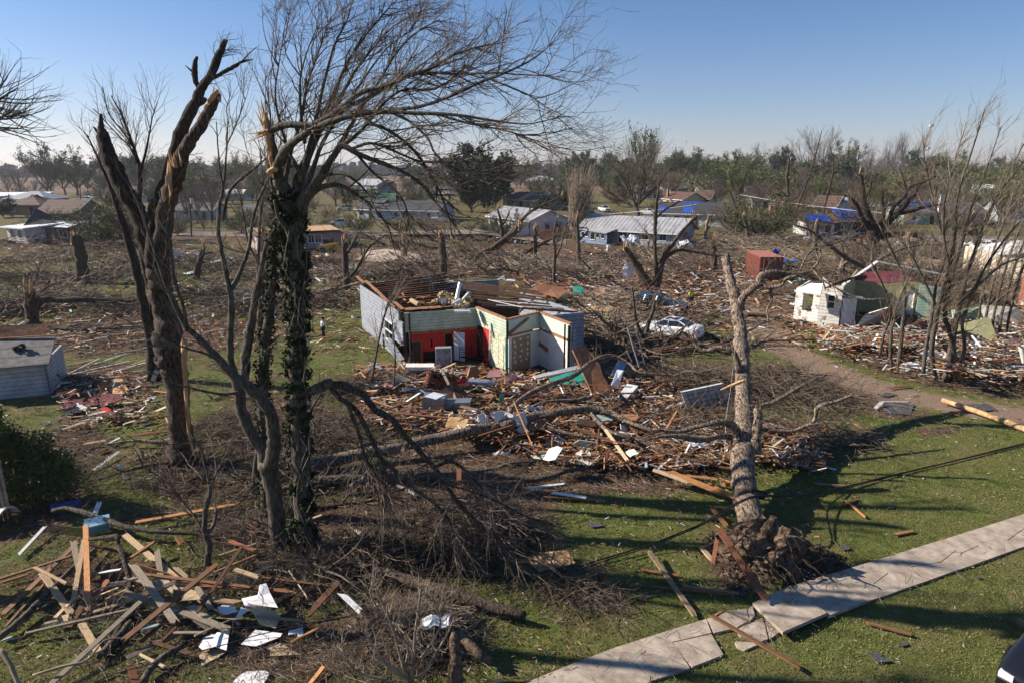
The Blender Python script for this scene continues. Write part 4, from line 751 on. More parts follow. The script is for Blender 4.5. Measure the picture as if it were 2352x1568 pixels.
# ceiling joists
K1 = W2(1010,628)
for k in range(15):
    t = .04 + k * .066; p = ev(B,A,t); e = ev(C_,K1,min(1,t*.98)) + uu * rnd(-.4,.5) * (1 if k>1 else 0); jm = MB()
    z2 = ZT + rnd(-.05,.04); jm.beam((*p,ZT+.02),(*e,z2),.05,.14); jo = jm.build('ceiling_joist',MT['joist'],H); jm = MB(); q1, q2 = ev(p,e,rnd(0,.4)), ev(p,e,rnd(.5,1)); jm.beam((*q1,ZT+.1),(*q2,z2+.095),.055,.02); jm.build('lath',MT['rustwood'],jo)  # lighter strips put on as the sunlit top edges of the joists
K2, K3 = W2(1235,668), W2(1336,717)
for k in range(9):
    t = .06 + k * .108; p = ev(C_,K1,t*.8) + uu * .5; q = ev(K3,K2,t) - uu * rnd(0,1.2); jm = MB(); jm.beam((*p,ZT+rnd(-.1,.04)),(*q,ZT+rnd(-.12,.05)),.05,.14); jm.build('ceiling_joist',MT['joist'],H)
pl = MB()
for k in range(16): 
    p = ev(B,A,rnd(.02,.5)) + uu * rnd(.1,4.2); a = rnd(-.4,1.9); pl.box((p[0],p[1],ZT+.15),(rnd(.3,1.3),.14,.025),rotz(a))
for k in range(9): p = B + uu * (.3+k*.27); pl.box((p[0]-.1,p[1]+.35,ZT+.135),(.24,.62+rnd(-.1,.2),.025),rotz(.35+rnd(-.1,.1)))
pl.build('ceiling_boards',MT['rustwood'],H)
lt = MB()
for a, b in (((905,712),(860,668)),((926,716),(906,700)),((868,676),(840,650)),((836,655),(820,640))): lt.beam((*W2(*a),ZT+.16),(*W2(*b),ZT+.2),.25,.03)
lt.build('torn_eaves',MT['rustwood'],H)
# -------------------------------------------------- loose things, each from its corners on the picture (x, y, height)
def G3(p): return G(*p)
def piece(name,label,cat,pts,th,m,group=None):
    P = [G3(p)for p in pts]; c = sum(P,Vector()) / len(P); mb = MB(); mb.slab(P,th); return tag(mb.build(name,m,origin=Vector((c.x,c.y,0))),label,cat,group)
cloth_m = mat('cloth_white',(.6,.6,.62),(.75,.75,.77),3,.9)
def crumple(name,label,cat,px_,size,h,m,n=12,stand=0):
    """a crumpled sheet: wavy grid"""
    c = G(*px_); mb = MB(); V = []; ph = [rnd(0,6.3)for _ in range(6)]
    for j in range(n):
        for i in range(n):
            u, v = i / (n-1) - .5, j / (n-1) - .5; s_ = 1 - .35 * math.sin(3*u+ph[0]) * math.cos(4*v+ph[1])
            wv = math.sin(9*u+ph[2]+2*v) * .5 + math.sin(13*v+ph[3]-4*u) * .35 + random.uniform(-.3,.3)
            V.append((c.x+u*size[0]*s_,c.y+(v*size[1]*s_ if not stand else wv*h*.3),c.z+(h*(.5+.5*wv)if not stand else(v+.5)*size[1]+.1*wv)))
    Q = [(j*n+i,j*n+i+1,(j+1)*n+i+1,(j+1)*n+i)for j in range(n-1)for i in range(n-1)]
    mb.add(V,Q); o = mb.build(name,m,origin=Vector((c.x,c.y,0))); md = o.modifiers.new('thick','SOLIDIFY'); md.thickness = .015; return tag(o,label,cat)
# white hanging pipes, insulation and ducts on the ceiling joists
MT['foam'] = mat('foam',(.4,.3,.15),(.6,.5,.32),6,.95,.8); MT['metalw'] = mat('metalw',(.5,.53,.56),(.68,.7,.72),3,.4,metal=.2)
def on_ceiling(px_,z=3.75): p = W2(*px_,z); return Vector((p[0],p[1],z))
for lb, a, b, r in [('white pipe standing slantwise over the ceiling joists, right of the insulation',(1060,692,3.8),(1078,672,4.6),.1),('white tall bent duct in the heap on the ceiling joists',(1048,690,3.9),(1057,650,5.0),.13),('white duct lying in front of the bent one on the joists',(1036,702,3.7),(1058,690,4.0),.14),('white duct at the near edge above the pale green siding',(1044,716,3.7),(1080,716,3.72),.12),('short white drum standing in the insulation on the joists',(1019,698,3.7),(1019,690,4.1),.17)]:
    mb = MB(); mb.cyl(G(*a),G(*b),r,14); tag(mb.build('duct',MT['metalw'],origin=G(*a)),lb,'duct')
for lb, x, y, s_ in [('yellow insulation tuft at the back of the ceiling heap',1020,678,.5),('yellow insulation tuft beside the white ducts',1038,690,.45),('yellow insulation tuft in front of the white ducts',1062,702,.4),('yellow insulation tuft left of the short white drum',1005,692,.35),('small insulation tuft near the right end of the ceiling heap',1077,688,.3)]:
    mb = MB(); c = G(x,y,3.9); q = unit(RNG.normal(size=(60,3))) * s_ * RNG.uniform(.3,1,(60,1)) * np.array([1.3,1,.45]); leaves(mb,q+np.array(c),150,.05,.12,.8); tag(mb.build('insulation',MT['foam'],origin=c),lb,'insulation')
for k, (a,b) in enumerate([((1132,690),(1305,706)),((1140,701),(1300,709)),((1120,688),(1200,706)),((1190,698),(1240,690))]):
    mb = MB(); mb.beam(G(*a,3.85+.03*k),G(*b,3.85+.03*k),.06,.03); tag(mb.build('trim_strip',MT['white'],origin=G(*a,3.85)),['longest white strip lying across the right joists','second white strip just below the longest one on the right joists','short white strip crossing the long ones at their left end','short white strip crossing the long ones at their right end'][k],'strip')
mb = MB(); mb.cyl(G(945,690,3.85),G(962,700,3.8),.16,12); tag(mb.build('paper_roll',MT['mud_tan'],origin=G(945,690,3.85)),'grey-brown roll lying on the left ceiling joists','roll')
# in and before the room
def boxthing(name,label,cat,c,dims,rot,m,edge=None,extra=None):
    root = thing(name,label,cat,(c.x,c.y,0)); mb = MB(); R = Matrix.Rotation(rot[2],3,'Z') @ Matrix.Rotation(rot[1],3,'Y') @ Matrix.Rotation(rot[0],3,'X'); R = np.array(R)
    mb.box(c,dims,R); mb.build('body',m,root)
    if edge:
        em = MB(); hx, hy, hz = [d/2+.012 for d in dims]
        for sx in (-1,1):
            for sy in (-1,1): a = np.array([sx*hx,sy*hy,-hz]) @ R.T + np.array(c); b = np.array([sx*hx,sy*hy,hz]) @ R.T + np.array(c); em.beam(a,b,.06,.06,up=tuple(R[:,1]))
        for sz in (-1,1):
            for sy in (-1,1): a = np.array([-hx,sy*hy,sz*hz]) @ R.T + np.array(c); b = np.array([hx,sy*hy,sz*hz]) @ R.T + np.array(c); em.beam(a,b,.06,.06,up=tuple(R[:,1]))
        em.build('edge_frame',edge,root)
    return root
fridge = mat('fridge_grey',(.2,.22,.25),(.33,.36,.4),2,.35,metal=.55)
boxthing('box_spring','white-framed box spring standing on edge before the red wall, dark film on its face','mattress',G(1019,822,1.0),(.95,.22,1.35),(0,0,.12),mat('film',(.12,.13,.15),(.35,.36,.38),5,.5),MT['plaster'])
boxthing('mattress','white mattress lying flat at the left foot of the red room','mattress',G(965,842,.9),(1.7,.8,.22),(0,.03,.1),MT['plaster']); boxthing('mattress','dark quilted mattress under the white one at the left foot of the red room','mattress',G(966,852,.58),(1.75,.8,.24),(0,-.04,.1),mat('quilt',(.03,.03,.035),(.4,.4,.4),14,.8))
bed = thing('bed_frame','black metal bed frame with two barred ends in the red room','bed',(*ev(B2,C2,.78),0)); e0 = ev(B2,C2,.70) + nF * .6; e1 = ev(B2,C2,.98) + nF * 1.7
for p in (e0,e1):
    mb = MB()
    for k in range(5): mb.cyl((p[0]-.05,p[1],ZF+.35+k*.15),(p[0]+.75,p[1]+.25,ZF+.35+k*.15),.018,6)
    for s_ in (-.05,.75): mb.cyl((p[0]+s_,p[1]+(.25 if s_>0 else 0),ZF),(p[0]+s_,p[1]+(.25 if s_>0 else 0),ZF+1.05),.025,6)
    mb.build('bed_end',MT['dark'],bed)
mb = MB(); mb.beam((*e0,ZF+.35),(*e1,ZF+.35),.05,.08); mb.beam((*(e0+np.array([.75,.25])),ZF+.35),(*(e1+np.array([.75,.25])),ZF+.35),.05,.08); mb.build('side_rail',MT['dark'],bed)
# chimney lump of brick
ck = thing('broken_chimney','toppled lump of red brick chimney with mortar on top in front of the red room','chimney',G(1010,890)); mb = MB(); random.seed(9)
cc = G(1012,872,.75); Rc = np.array(Matrix.Rotation(.25,3,'Z')@Matrix.Rotation(.3,3,'Y'))
for iz in range(11):
    for ix in range(8):
        for iy in range(4):
            if ix in (0,7) or iy in (0,3) or iz in (0,10):
                if random.random() < (.9 if iz<8 else.6): q = np.array([(ix-3.5+(iz%2)*.4)*.21,(iy-1.5)*.21,(iz-5)*.1+(1 if iz>7 else 0)*random.uniform(-.05,.02)]); mb.box(np.array(cc)+q@Rc.T,(.195,.195,.085),Rc@rotz(random.uniform(-.06,.06)))
mb.build('bricks',mat('redbrick',(.14,.05,.03),(.3,.12,.075),8,.9,.3),ck); mb = MB()
for _ in range(40): q = np.array([rnd(-.7,.6),rnd(-.35,.35),rnd(.42,.62)]); mb.box(np.array(cc)+q@Rc.T,(rnd(.1,.3),rnd(.1,.2),rnd(.03,.1)),rotz(rnd(0,3)))
mb.build('mortar',mat('mortar',(.3,.25,.19),(.45,.39,.3),6,.95),ck)
for nm, lb, ct, pts, th, m in [
    ('cabinet','upright grey metal cabinet with a pale top standing in the rubble','cabinet',None,0,None)]:
    boxthing(nm,lb,ct,G(999,928,.62),(1.15,.8,1.0),(0,.03,-.12),fridge,None); boxthing(nm,'grey metal cabinet lying on its side right of the upright one',ct,G(1052,932,.5),(1.45,.75,.65),(0,-.06,-.1),fridge,None)
mb = MB(); mb.slab([G(975,909,1.14),G(1002,916,1.14),G(1022,906,1.15),G(996,899,1.15)],.02); tag(mb.build('tray',MT['metalw'],origin=G(998,907,1.13)),'pale lid on top of the upright grey cabinet','lid')
tanw = mat('tan_drawer',(.42,.32,.18),(.58,.46,.28),3,.8); pink = mat('pink',(.6,.27,.24),(.72,.36,.32),3,.8)
P_ = [('drawer','tan wooden drawer frame lying open left of the brick lump','drawer',[(890,874,.9),(935,876,.8),(958,866,.95),(903,858,1.2)],.1,tanw),
 ('plaster_panel','pink panel piece beside the tan drawer','panel',[(876,886,.6),(898,892,.5),(906,880,.7),(886,876,.8)],.05,pink),
 ('ribbed_board','brown ribbed board lying tilted below the brick lump','board',[(1003,902,1.0),(1050,919,.7),(1072,900,.9),(1040,876,1.4)],.05,MT['joist']),
 ('wall_section','green wall section with a thick white edge leaning in the rubble before the white room','wall section',[(1262,868,.7),(1275,890,.3),(1352,880,.5),(1345,842,1.2)],.12,MT['teal']),
 ('wall_trim','thick white beam edge lying along the green wall section','beam',[(1226,862,1.2),(1230,868,1.1),(1332,846,1.3),(1328,838,1.45)],.12,MT['white']),
 ('floor_section','tall brown plank section leaning steeply right of the white room','floor section',[(1313,803,2.5),(1343,793,2.6),(1408,905,.3),(1362,912,.2)],.09,MT['rustwood']),
 ('floor_section','narrow dark plank section leaning behind the tall brown one','floor section',[(1345,800,2.3),(1362,812,2.1),(1420,900,.4),(1404,905,.3)],.09,MT['joist']),
 ('drawer','brown wooden drawer lying open at the foot of the red room','drawer',[(1075,862,.9),(1100,862,.8),(1098,838,1.3),(1080,842,1.3)],.25,MT['rustwood']),
 ('plaster_panel','pink board in front of the open drawer in the rubble','panel',[(1118,866,.9),(1150,864,.9),(1150,848,1.2),(1124,850,1.2)],.04,pink),('plaster_panel','second pink board leaning right of the first one in the rubble','panel',[(1160,880,.8),(1192,866,.9),(1182,858,1.1),(1158,868,1.0)],.04,pink),
 ('plaster_panel','small red board piece in the rubble right of the brick lump','panel',[(1052,878,1.0),(1068,884,.8),(1074,868,1.1),(1060,868,1.2)],.04,MT['red_paint']),
 ('wall_board','long pale blue-white board in the rubble below the drawer','board',[(1070,880,.8),(1130,884,.7),(1140,872,.9),(1078,868,1.0)],.06,MT['out_siding']),
 ('teal_board','small teal board upright in the middle of the rubble','board',[(1146,924,.7),(1157,927,.6),(1158,906,1.1),(1147,908,1.2)],.05,MT['teal']),
 ('wall_board','grey painted board standing slantwise above the fallen trunk','board',[(1202,963,.5),(1222,965,.4),(1230,934,1.1),(1216,932,1.1)],.05,MT['out_siding']),
 ('wall_board','wide blue-grey board slanting down onto the fallen trunk','board',[(1203,985,.4),(1218,990,.3),(1230,934,1.2),(1212,930,1.3)],.05,MT['out_siding']),
 ('wall_board','wide light board below the fallen trunk in the middle','board',[(1200,986,.4),(1216,992,.3),(1236,955,.9),(1222,950,1.0)],.05,MT['plaster']),
 ('wall_board','narrow blue-grey board crossing the rubble right of the wide one','board',[(1246,966,.5),(1262,978,.4),(1236,934,1.0),(1228,936,1.0)],.05,MT['out_siding']),
 ('maroon_strip','long maroon and white strip lying in the rubble below the fallen trunk','strip',[(1304,1008,.5),(1308,1014,.4),(1404,980,.6),(1398,976,.7)],.05,mat('maroon',(.22,.04,.045),(.32,.07,.07),2,.6)),
 ('wall_section','long pale green wall strip lying at the front edge of the rubble','wall section',[(1218,1044,.3),(1226,1052,.2),(1370,1070,.2),(1352,1054,.5)],.08,MT['green_board']),
 ('wall_section','pale green painted board with a teal edge lying near the front of the rubble','wall section',[(1310,1022,.5),(1360,1032,.4),(1372,1016,.6),(1330,1010,.8)],.05,MT['green_board']),
 ('teal_board','small teal scrap at the front of the rubble','board',[(1238,1025,.4),(1254,1030,.3),(1252,1022,.4),(1242,1020,.5)],.04,MT['teal']),
 ('roof_section','tan roof decking piece lying behind the right joists','roof section',[(1170,690,.8),(1215,700,.6),(1302,660,.9),(1240,652,1.4)],.08,MT['rustwood']),
 ('roof_section','orange plywood sheet lying flat behind the house at right','plywood',[(1340,652+60,.6),(1400,716,.5),(1415,706,.7),(1350,702,.8)],.04,MT['rawwood']),
 ('roof_section','brown plywood sheet beside the pale roof frame behind the house','plywood',[(1250,676,.9),(1284,684,.8),(1306,666,.9),(1270,660,1.2)],.04,MT['rustwood']),
 ('plywood_sheet','orange-brown plywood sheet on the lawn right of the dark brush heap','plywood',[(1206,1285,.05),(1240,1312,.06),(1322,1292,.12),(1302,1262,.3),(1240,1268,.2)],.02,MT['rawwood']),
 ('mattress_panel','blue-grey crumpled metal panel right of the plank sections','metal sheet',[(1402,862,1.2),(1424,868,.9),(1440,832,1.4),(1425,820,1.7)],.02,fridge),
 ('metal_box','dented silver metal housing lying below the crumpled metal panel','metal box',[(1414,916,.4),(1436,918,.4),(1466,885,1.0),(1440,880,1.0)],.3,MT['metalw']),
 ('fallen_door','white door lying half buried near the crumpled metal','door',[(1404,885,.9),(1420,890,.7),(1432,850,1.4),(1418,848,1.4)],.05,MT['door_white'])]
for nm, lb, ct, pts, th, m in P_: piece(nm if nm!='mattress_panel' else 'metal_sheet',lb,ct,pts,th,m)
for k, (a,b) in enumerate([((1441,752,2.9),(1468,842,.5)),((1460,752,2.9),(1481,838,.5)),((1440,806,1.6),(1452,830,.9))]):
    mb = MB(); mb.beam(G(*a),G(*b),.12,.06); tag(mb.build('white_post',MT['out_siding'],origin=G(b[0],b[1])),['tall pale post leaning at the left of a pair above the rubble','tall pale post leaning at the right of a pair above the rubble','short pale post between the leaning pair and the crumpled metal'][k],'post')
# quilted mattress hung in the branches
mt_ = thing('quilted_mattress','grey quilted mattress propped against branches left of the toppled trunk','mattress',G(1610,960)); Q4 = [G(1564,900,1.5),G(1582,948,.4),G(1682,926,.8),(G(1660,880,2.0))]
mb = MB(); mb.slab(Q4,.2); mb.build('body',mat('mattress_grey',(.3,.31,.32),(.46,.46,.46),2,.9),mt_); mb = MB(); nn = (Q4[1]-Q4[0]).cross(Q4[3]-Q4[0]); nn.normalize(); nn *= .012
for k in range(1,8): t = k / 8; mb.beam(Q4[0].lerp(Q4[3],t)+nn,Q4[1].lerp(Q4[2],t)+nn,.02,.02)
for k in range(1,5): t = k / 5; mb.beam(Q4[0].lerp(Q4[1],t)+nn,Q4[3].lerp(Q4[2],t)+nn,.02,.02)
mb.build('stitching',mat('stitch',(.1,.1,.1),None),mt_)
crumple('white_cloth','white cloth hanging over the long fallen trunk','cloth',(1109,985,.75),(.5,.75),.2,cloth_m,stand=1); crumple('plastic_sheet','translucent white plastic draped on the fallen trunk right of the white cloth','plastic',(1168,988,.7),(1.5,.9),.5,MT['plaster'],stand=1)
crumple('plastic_sheet','white plastic caught in the bottom dead shrub','plastic',(1003,1435,.9),(.7,.4),.25,cloth_m); crumple('white_rag','white rag hanging in the broken branches behind the crushed car','rag',(1445,640,1.2),(1.2,1.6),.3,cloth_m,stand=1)
c = At(824,130,bV_Y if 'bV_Y' in globals()else 20.5); mb = MB(); q = unit(RNG.normal(size=(50,3))) * np.array([.16,.1,.12]); leaves(mb,q+np.array(c),90,.03,.07,.8); tag(mb.build('plastic_bag',cloth_m,origin=c),'white plastic bag caught high in the windswept crown','plastic bag')
for lb, x, y, sx, h, st_ in [('white sheet blown onto a stump top in front of the grey metal-roofed house',1445,562,2.6,1.6,0),('white sheet torn over a broken limb right of the grey house wall',1565,572,2.2,1.4,0),('white cloth tangled at the left brush behind the ivy trees',405,600,2.0,1.2,1),('crumpled white sheeting on the ground left of the pale stumps',455,590,2.4,.8,0),('white siding heap right of the bare shrub clump',1990,560,2.5,.6,0),('white cloth by the brown root heap at right',2065,568,1.6,1.2,1)]:
    crumple('white_sheet',lb,'sheet',(x,y,1.6 if 'stump top' in lb or 'broken limb' in lb else.1),(sx,sx*.7),h,cloth_m,stand=st_)
# ================================================================ boards
COLS = {'orange':(.36,.17,.07),'tan':(.36,.25,.15),'brown':(.15,.075,.038),'grey':(.27,.22,.165),'red':(.22,.085,.045),'pale':(.5,.37,.22),'plaster':(.48,.38,.28),'white':(.62,.61,.58),'green':(.42,.5,.42),'blue':(.36,.4,.46)}
CN = {'orange':'orange-brown','tan':'tan','brown':'dark brown','grey':'weathered grey','red':'reddish','pale':'pale','plaster':'plaster-caked','white':'white','green':'pale green','blue':'blue-grey'}
def board_mesh(L,W,T,col,jag=True):
    mb = MB(); k = 5; xs = np.linspace(-W/2,W/2,k); e0 = np.array([rnd(0,W*1.2)if jag else 0 for _ in xs]); e1 = np.array([rnd(0,W*1.2)if jag else 0 for _ in xs])
    if jag and random.random() < .4: e0 = np.sort(e0) * 1.6
    if not jag or random.random() < .45: e0 *= .1
    V = []
    for z in (T/2,-T/2):
        V += [(-L/2+e0[i],xs[i],z)for i in range(k)] + [(L/2-e1[i],xs[i],z)for i in range(k)]
    Q = []
    for i in range(k-1): Q += [[i,i+1,k+i+1,k+i][::-1],[2*k+i,2*k+i+1,3*k+i+1,3*k+i]]
    Q += [[0,k,3*k,2*k][::-1],[k-1,2*k-1,4*k-1,3*k-1]]
    for i in range(k-1): Q += [[i,2*k+i,2*k+i+1,i+1][::-1],[k+i,k+i+1,3*k+i+1,3*k+i][::-1]]
    mb.add(V,Q,col=col); return mb
def board_obj(a,b,wpx,col,T=.045,roll=0,jag=True,name='board'):
    a, b = Vector(a), Vector(b); L = (b-a).length; mid = (a+b) / 2; W = min(max(M(wpx,mid),.03),.34)
    me = board_mesh(L,W,T,COLS[col],jag).mesh(name,MT['plank']); o = bpy.data.objects.new(name,me); COL.objects.link(o)
    t = (b-a).normalized(); s_ = t.cross(Vector((0,0,1))).normalized(); n_ = s_.cross(t)
    R = Matrix((t,-s_,n_)).transposed(); R = R @ Matrix.Rotation(roll,3,'X'); o.location = mid; o.rotation_euler = R.to_euler(); return o
NB = 0
def zb(x,y): return (x/3,1045+y/3)
LB = [(590,475,607,1075,35,'orange',.9,.25,'upright-lying board with a pointed top, second tallest in the lumber heap'),(500,580,570,910,35,'grey',.7,.3,'short grey board crossing under the pair of upright ones'),(580,580,497,1050,30,'tan',.75,.25,'slim tan board forming a narrow wedge with the long upright one'),(290,810,500,1100,42,'tan',.35,.3,'tan board with a pointed upper end at the left of the heap'),
      (572,565,0,1115,42,'brown',.35,.1,'longest dark board running off the left edge'),(320,870,30,1190,26,'brown',.2,.1,'dark board lying just below the longest one at the left'),(860,545,1235,865,40,'tan',.4,.35,'long tan joist slanting down right behind the heap'),(905,735,1215,1160,46,'plaster',.95,.55,'plaster-spotted joist lying on top in the centre of the heap'),
      (1500,745,815,1300,42,'brown',.9,.5,'long brown joist crossing over the plaster-spotted one'),(1080,640,1108,850,36,'grey',.6,.4,'short grey board with a white edge pointing up behind the heap'),(1085,835,1220,945,50,'grey',.5,.45,'short wide grey board end under the plaster-spotted joist'),(865,838,1150,910,34,'grey',.45,.5,'grey board pointing left at the upper left of the heap centre'),(855,940,1120,1040,34,'grey',.5,.55,'grey board pointing left just below its twin'),
      (1210,1060,1590,1205,46,'grey',.5,.4,'wide grey board slanting to the torn drywall'),(1350,900,1470,1080,34,'grey',.55,.35,'grey board slanting steeply right of the heap centre'),(970,1005,325,1600,36,'grey',.7,.12,'very long grey board reaching to the bottom edge'),(160,1230,980,1040,22,'grey',.2,.5,'long thin grey board pointing far left at mid height'),(1672,620,1350,1095,20,'brown',1.2,.6,'thin dark lath sticking up at the right of the heap'),
      (1615,785,1795,845,34,'pale',.6,.5,'short pale board at the back right'),(1480,805,1830,660,18,'brown',.7,.6,'thin brown lath at the back right rising to the right'),(1580,590,1770,660,28,'red',.5,.45,'reddish board below the two-stemmed tree'),(930,462,1660,330,30,'orange',.3,.3,'long orange beam lying behind the heap near the shrubs'),(1000,820,2065,950,24,'brown',.6,.4,'long thin reddish-brown board stretching right over the drywall'),
      (1380,900,2000,930,22,'red',.45,.4,'reddish board lying beneath the long thin one'),(1800,840,2335,908,18,'brown',.4,.4,'dark lath in the shade right of the heap'),(560,1155,690,1375,46,'tan',.3,.2,'short tan joist at the lower left of the heap'),(600,985,450,1222,38,'brown',.35,.15,'brown board crossing the foot of the tan pointed one'),(770,830,640,985,40,'red',.3,.2,'short reddish board in the shade left of the centre'),
      (1080,585,875,722,28,'orange',.5,.35,'short orange board slanting behind the heap'),(230,768,462,885,20,'tan',.4,.35,'thin tan lath lying across the pointed tan board'),(0,850,500,690,22,'brown',.2,.35,'brown board at the left edge rising right'),(0,880,215,815,18,'orange',.25,.25,'thin orange board at the left edge below the rising brown one'),(1200,765,1300,850,26,'pale',.55,.4,'small pale splintered board behind the centre'),
      (962,1195,1110,1160,38,'green',.55,.5,'short greenish board end at the middle bottom of the heap'),(965,1290,1170,1112,28,'red',.35,.5,'reddish board under the long brown joist'),(1040,1283,1365,1385,30,'brown',.3,.2,'brown board slanting to the tan drywall scrap'),(950,1365,1140,1462,18,'pale',.25,.2,'pale splinter below the heap'),(1190,1222,1425,1220,18,'grey',.4,.35,'thin grey board lying level near the drywall'),
      (1340,1125,1450,1200,36,'grey',.45,.3,'short grey board beside the wide slanting one'),(2330,870,2110,1110,48,'brown',.5,.15,'brown beam slanting down at the shaded right side'),(2232,1455,2125,1590,34,'orange',.2,.05,'orange board at the bottom edge right of the white drywall'),(900,1455,945,1600,44,'red',.2,.05,'reddish board end at the bottom edge under the heap'),(1310,1040,1440,1130,50,'grey',.5,.45,'wide short grey board between the heap centre and the drywall'),
      (1226,560,1262,622,40,'orange',.25,.15,'tiny square orange block behind the heap'),(1690,482,1795,455,20,'orange',.3,.3,'small orange piece left of the two-stemmed tree foot'),(1732,488,1758,562,40,'red',.3,.2,'small reddish block left of the two-stemmed tree foot'),(1985,490,2225,410,18,'tan',.4,.6,'tan lath leaning at the ivy-clad trunk foot'),(112,705,322,480,26,'white',.15,.25,'long white flashing strip at the left behind the boards'),(0,1283,96,1245,16,'white',.2,.2,'short white strip at the left edge in the shade'),
      (652,410,690,312,30,'white',.3,.4,'white board piece behind the blue cooler'),(640,1080,870,1010,22,'tan',.4,.5,'thin tan board left of the heap centre'),(1990,1298,2230,1170,18,'orange',.15,.4,'orange lath at the right beyond the drywall'),(1100,1290,1250,1150,20,'red',.3,.45,'thin reddish lath below the plaster-spotted joist'),(1420,990,1700,1020,60,'tan',.35,.35,'wide tan board lying behind the torn drywall'),(1150,880,1340,880,26,'pale',.4,.4,'pale board end behind the crossing joists'),(1500,1050,1660,1170,22,'grey',.3,.2,'narrow grey board among the drywall'),(1210,900,1420,1000,70,'tan',.3,.35,'very wide tan panel board in the heap middle'),
      (1790,600,1480,700,16,'tan',.3,.4,'thin tan board in front of the two-stemmed tree'),(0,1010,180,930,14,'brown',.15,.15,'thin dark lath at the far left')]
for x1, y1, x2, y2, w_, c_, z1, z2, lb in LB:
    o = board_obj(G(*zb(x1,y1),z1),G(*zb(x2,y2),z2),w_/3*1.0,c_,.05,rnd(-.25,.25)); tag(o,'pointed '[:0]+lb if 'board' in lb or 'joist' in lb or 'lath' in lb else lb,'board','boards of the lumber heap at the lower left'); NB += 1
FB = [(2485,1260,0,0)]
SB = [((1488,1262,.3),(1598,1415,.1),12,'tan','long split tan board pointing to the footpath on the lawn'),((1472,1308,.05),(1565,1322,.06),8,'orange','orange board crossed by the split tan one on the lawn'),((1650,1212,1.35),(1768,1387,.25),16,'red','long reddish beam leaning on the root plate onto the footpath'),((1634,1412,.12),(1847,1537,.15),13,'brown','long brown beam lying across the cracked footpath'),
      ((1988,1428,.08),(2100,1458,.08),8,'brown','dark board on the lawn below the footpath'),((2052,1227,.05),(2100,1218,.05),9,'orange','orange board on the lawn above the footpath'),((1942,1148,.08),(1990,1188,.08),5,'orange','thin splinter crossing a short brown board on the lawn'),((1935,1160,.05),(1972,1145,.05),6,'brown','short brown board under the thin splinter on the lawn'),((1568,1345,.1),(1700,1362,.1),6,'tan','thin tan board lying left of the footpath end'),
      ((1490,1345,.06),(1690,1365,.08),5,'brown','thin brown lath near the root plate'),((1510,1072,.6),(1680,1140,.3),18,'orange','broad orange board below the pale green wall section'),((1500,1078,.7),(1590,1110,.4),14,'pale','pale split board at the left of the broad orange one'),((1640,1115,.5),(1700,1150,.3),9,'orange','curved orange splinter at the toppled trunk'),((1632,1162,.2),(1672,1210,.1),10,'orange','orange board by the left side of the root plate'),((1610,1255,.15),(1640,1290,.1),12,'pale','pale wood chunk left of the root plate'),((1648,1232,.9),(1636,1300,.1),9,'red','reddish stake leaning at the left of the root plate'),
      ((1055,1065,1.2),(1052,1190,.2),11,'red','upright reddish board standing in front of the fallen grey trunk'),((2038,890,.1),(2090,885,.1),6,'brown','brown board on the dirt drive'),((1805,870,.4),(1888,928,.05),9,'blue','long blue-white gutter lying right of the toppled trunk'),((1890,1070,.05),(1920,1078,.05),4,'white','small white strip on the lawn edge'),((2022,922,.1),(2090,923,.1),5,'white','white strip by the puddle on the drive edge'),((2010,938,.06),(2028,920,.3),8,'white','short white block by the puddle on the drive edge'),
      ((1868,1108,.05),(1960,1118,.05),3,'tan','thin lath beside the lawn shadow'),((1640,1475-60,.05),(1662,1400,.05),6,'orange','orange splinter on the cracked path'),((780,1358,.5),(830,1405,.2),12,'white','white painted board in the shade left of the bottom shrub'),((815,1215,.5),(900,1280,.2),5,'white','thin white pipe slanting down by the ivy-clad trunk'),((910,1112,.1),(960,1138,.08),7,'white','short white board lying between the fallen trunks'),((1266,1130,.2),(1350,1142,.2),12,'white','white board scrap in front of the fallen trunks'),((1212,1120,.2),(1300,1110,.2),6,'white','thin crumpled white strip in front of the fallen trunks'),
      ((1245,1140,.15),(1390,1148,.1),6,'orange','orange lath lying below the white board scrap'),((2180,923,.4),(2180,923,.4),1,'tan','')]
for a, b, w_, c_, lb in SB:
    if not lb: continue
    tag(board_obj(G(*a),G(*b),w_,c_,.05,rnd(-.2,.2)),lb,'board',None); NB += 1
mb = MB(); P_, R_ = smooth([(G(2165,918,.25),.12),(G(2260,950,.22),.14),(G(2420,1008,.2),.16)],6); add_limb(mb,[(Vector(p),r)for p,r in zip(P_,R_)],14,.02,1); tag(mb.build('utility_pole',MT['rawwood'],origin=G(2260,950),smooth=True),'long smooth tan utility pole lying on the drive at the right edge','pole')
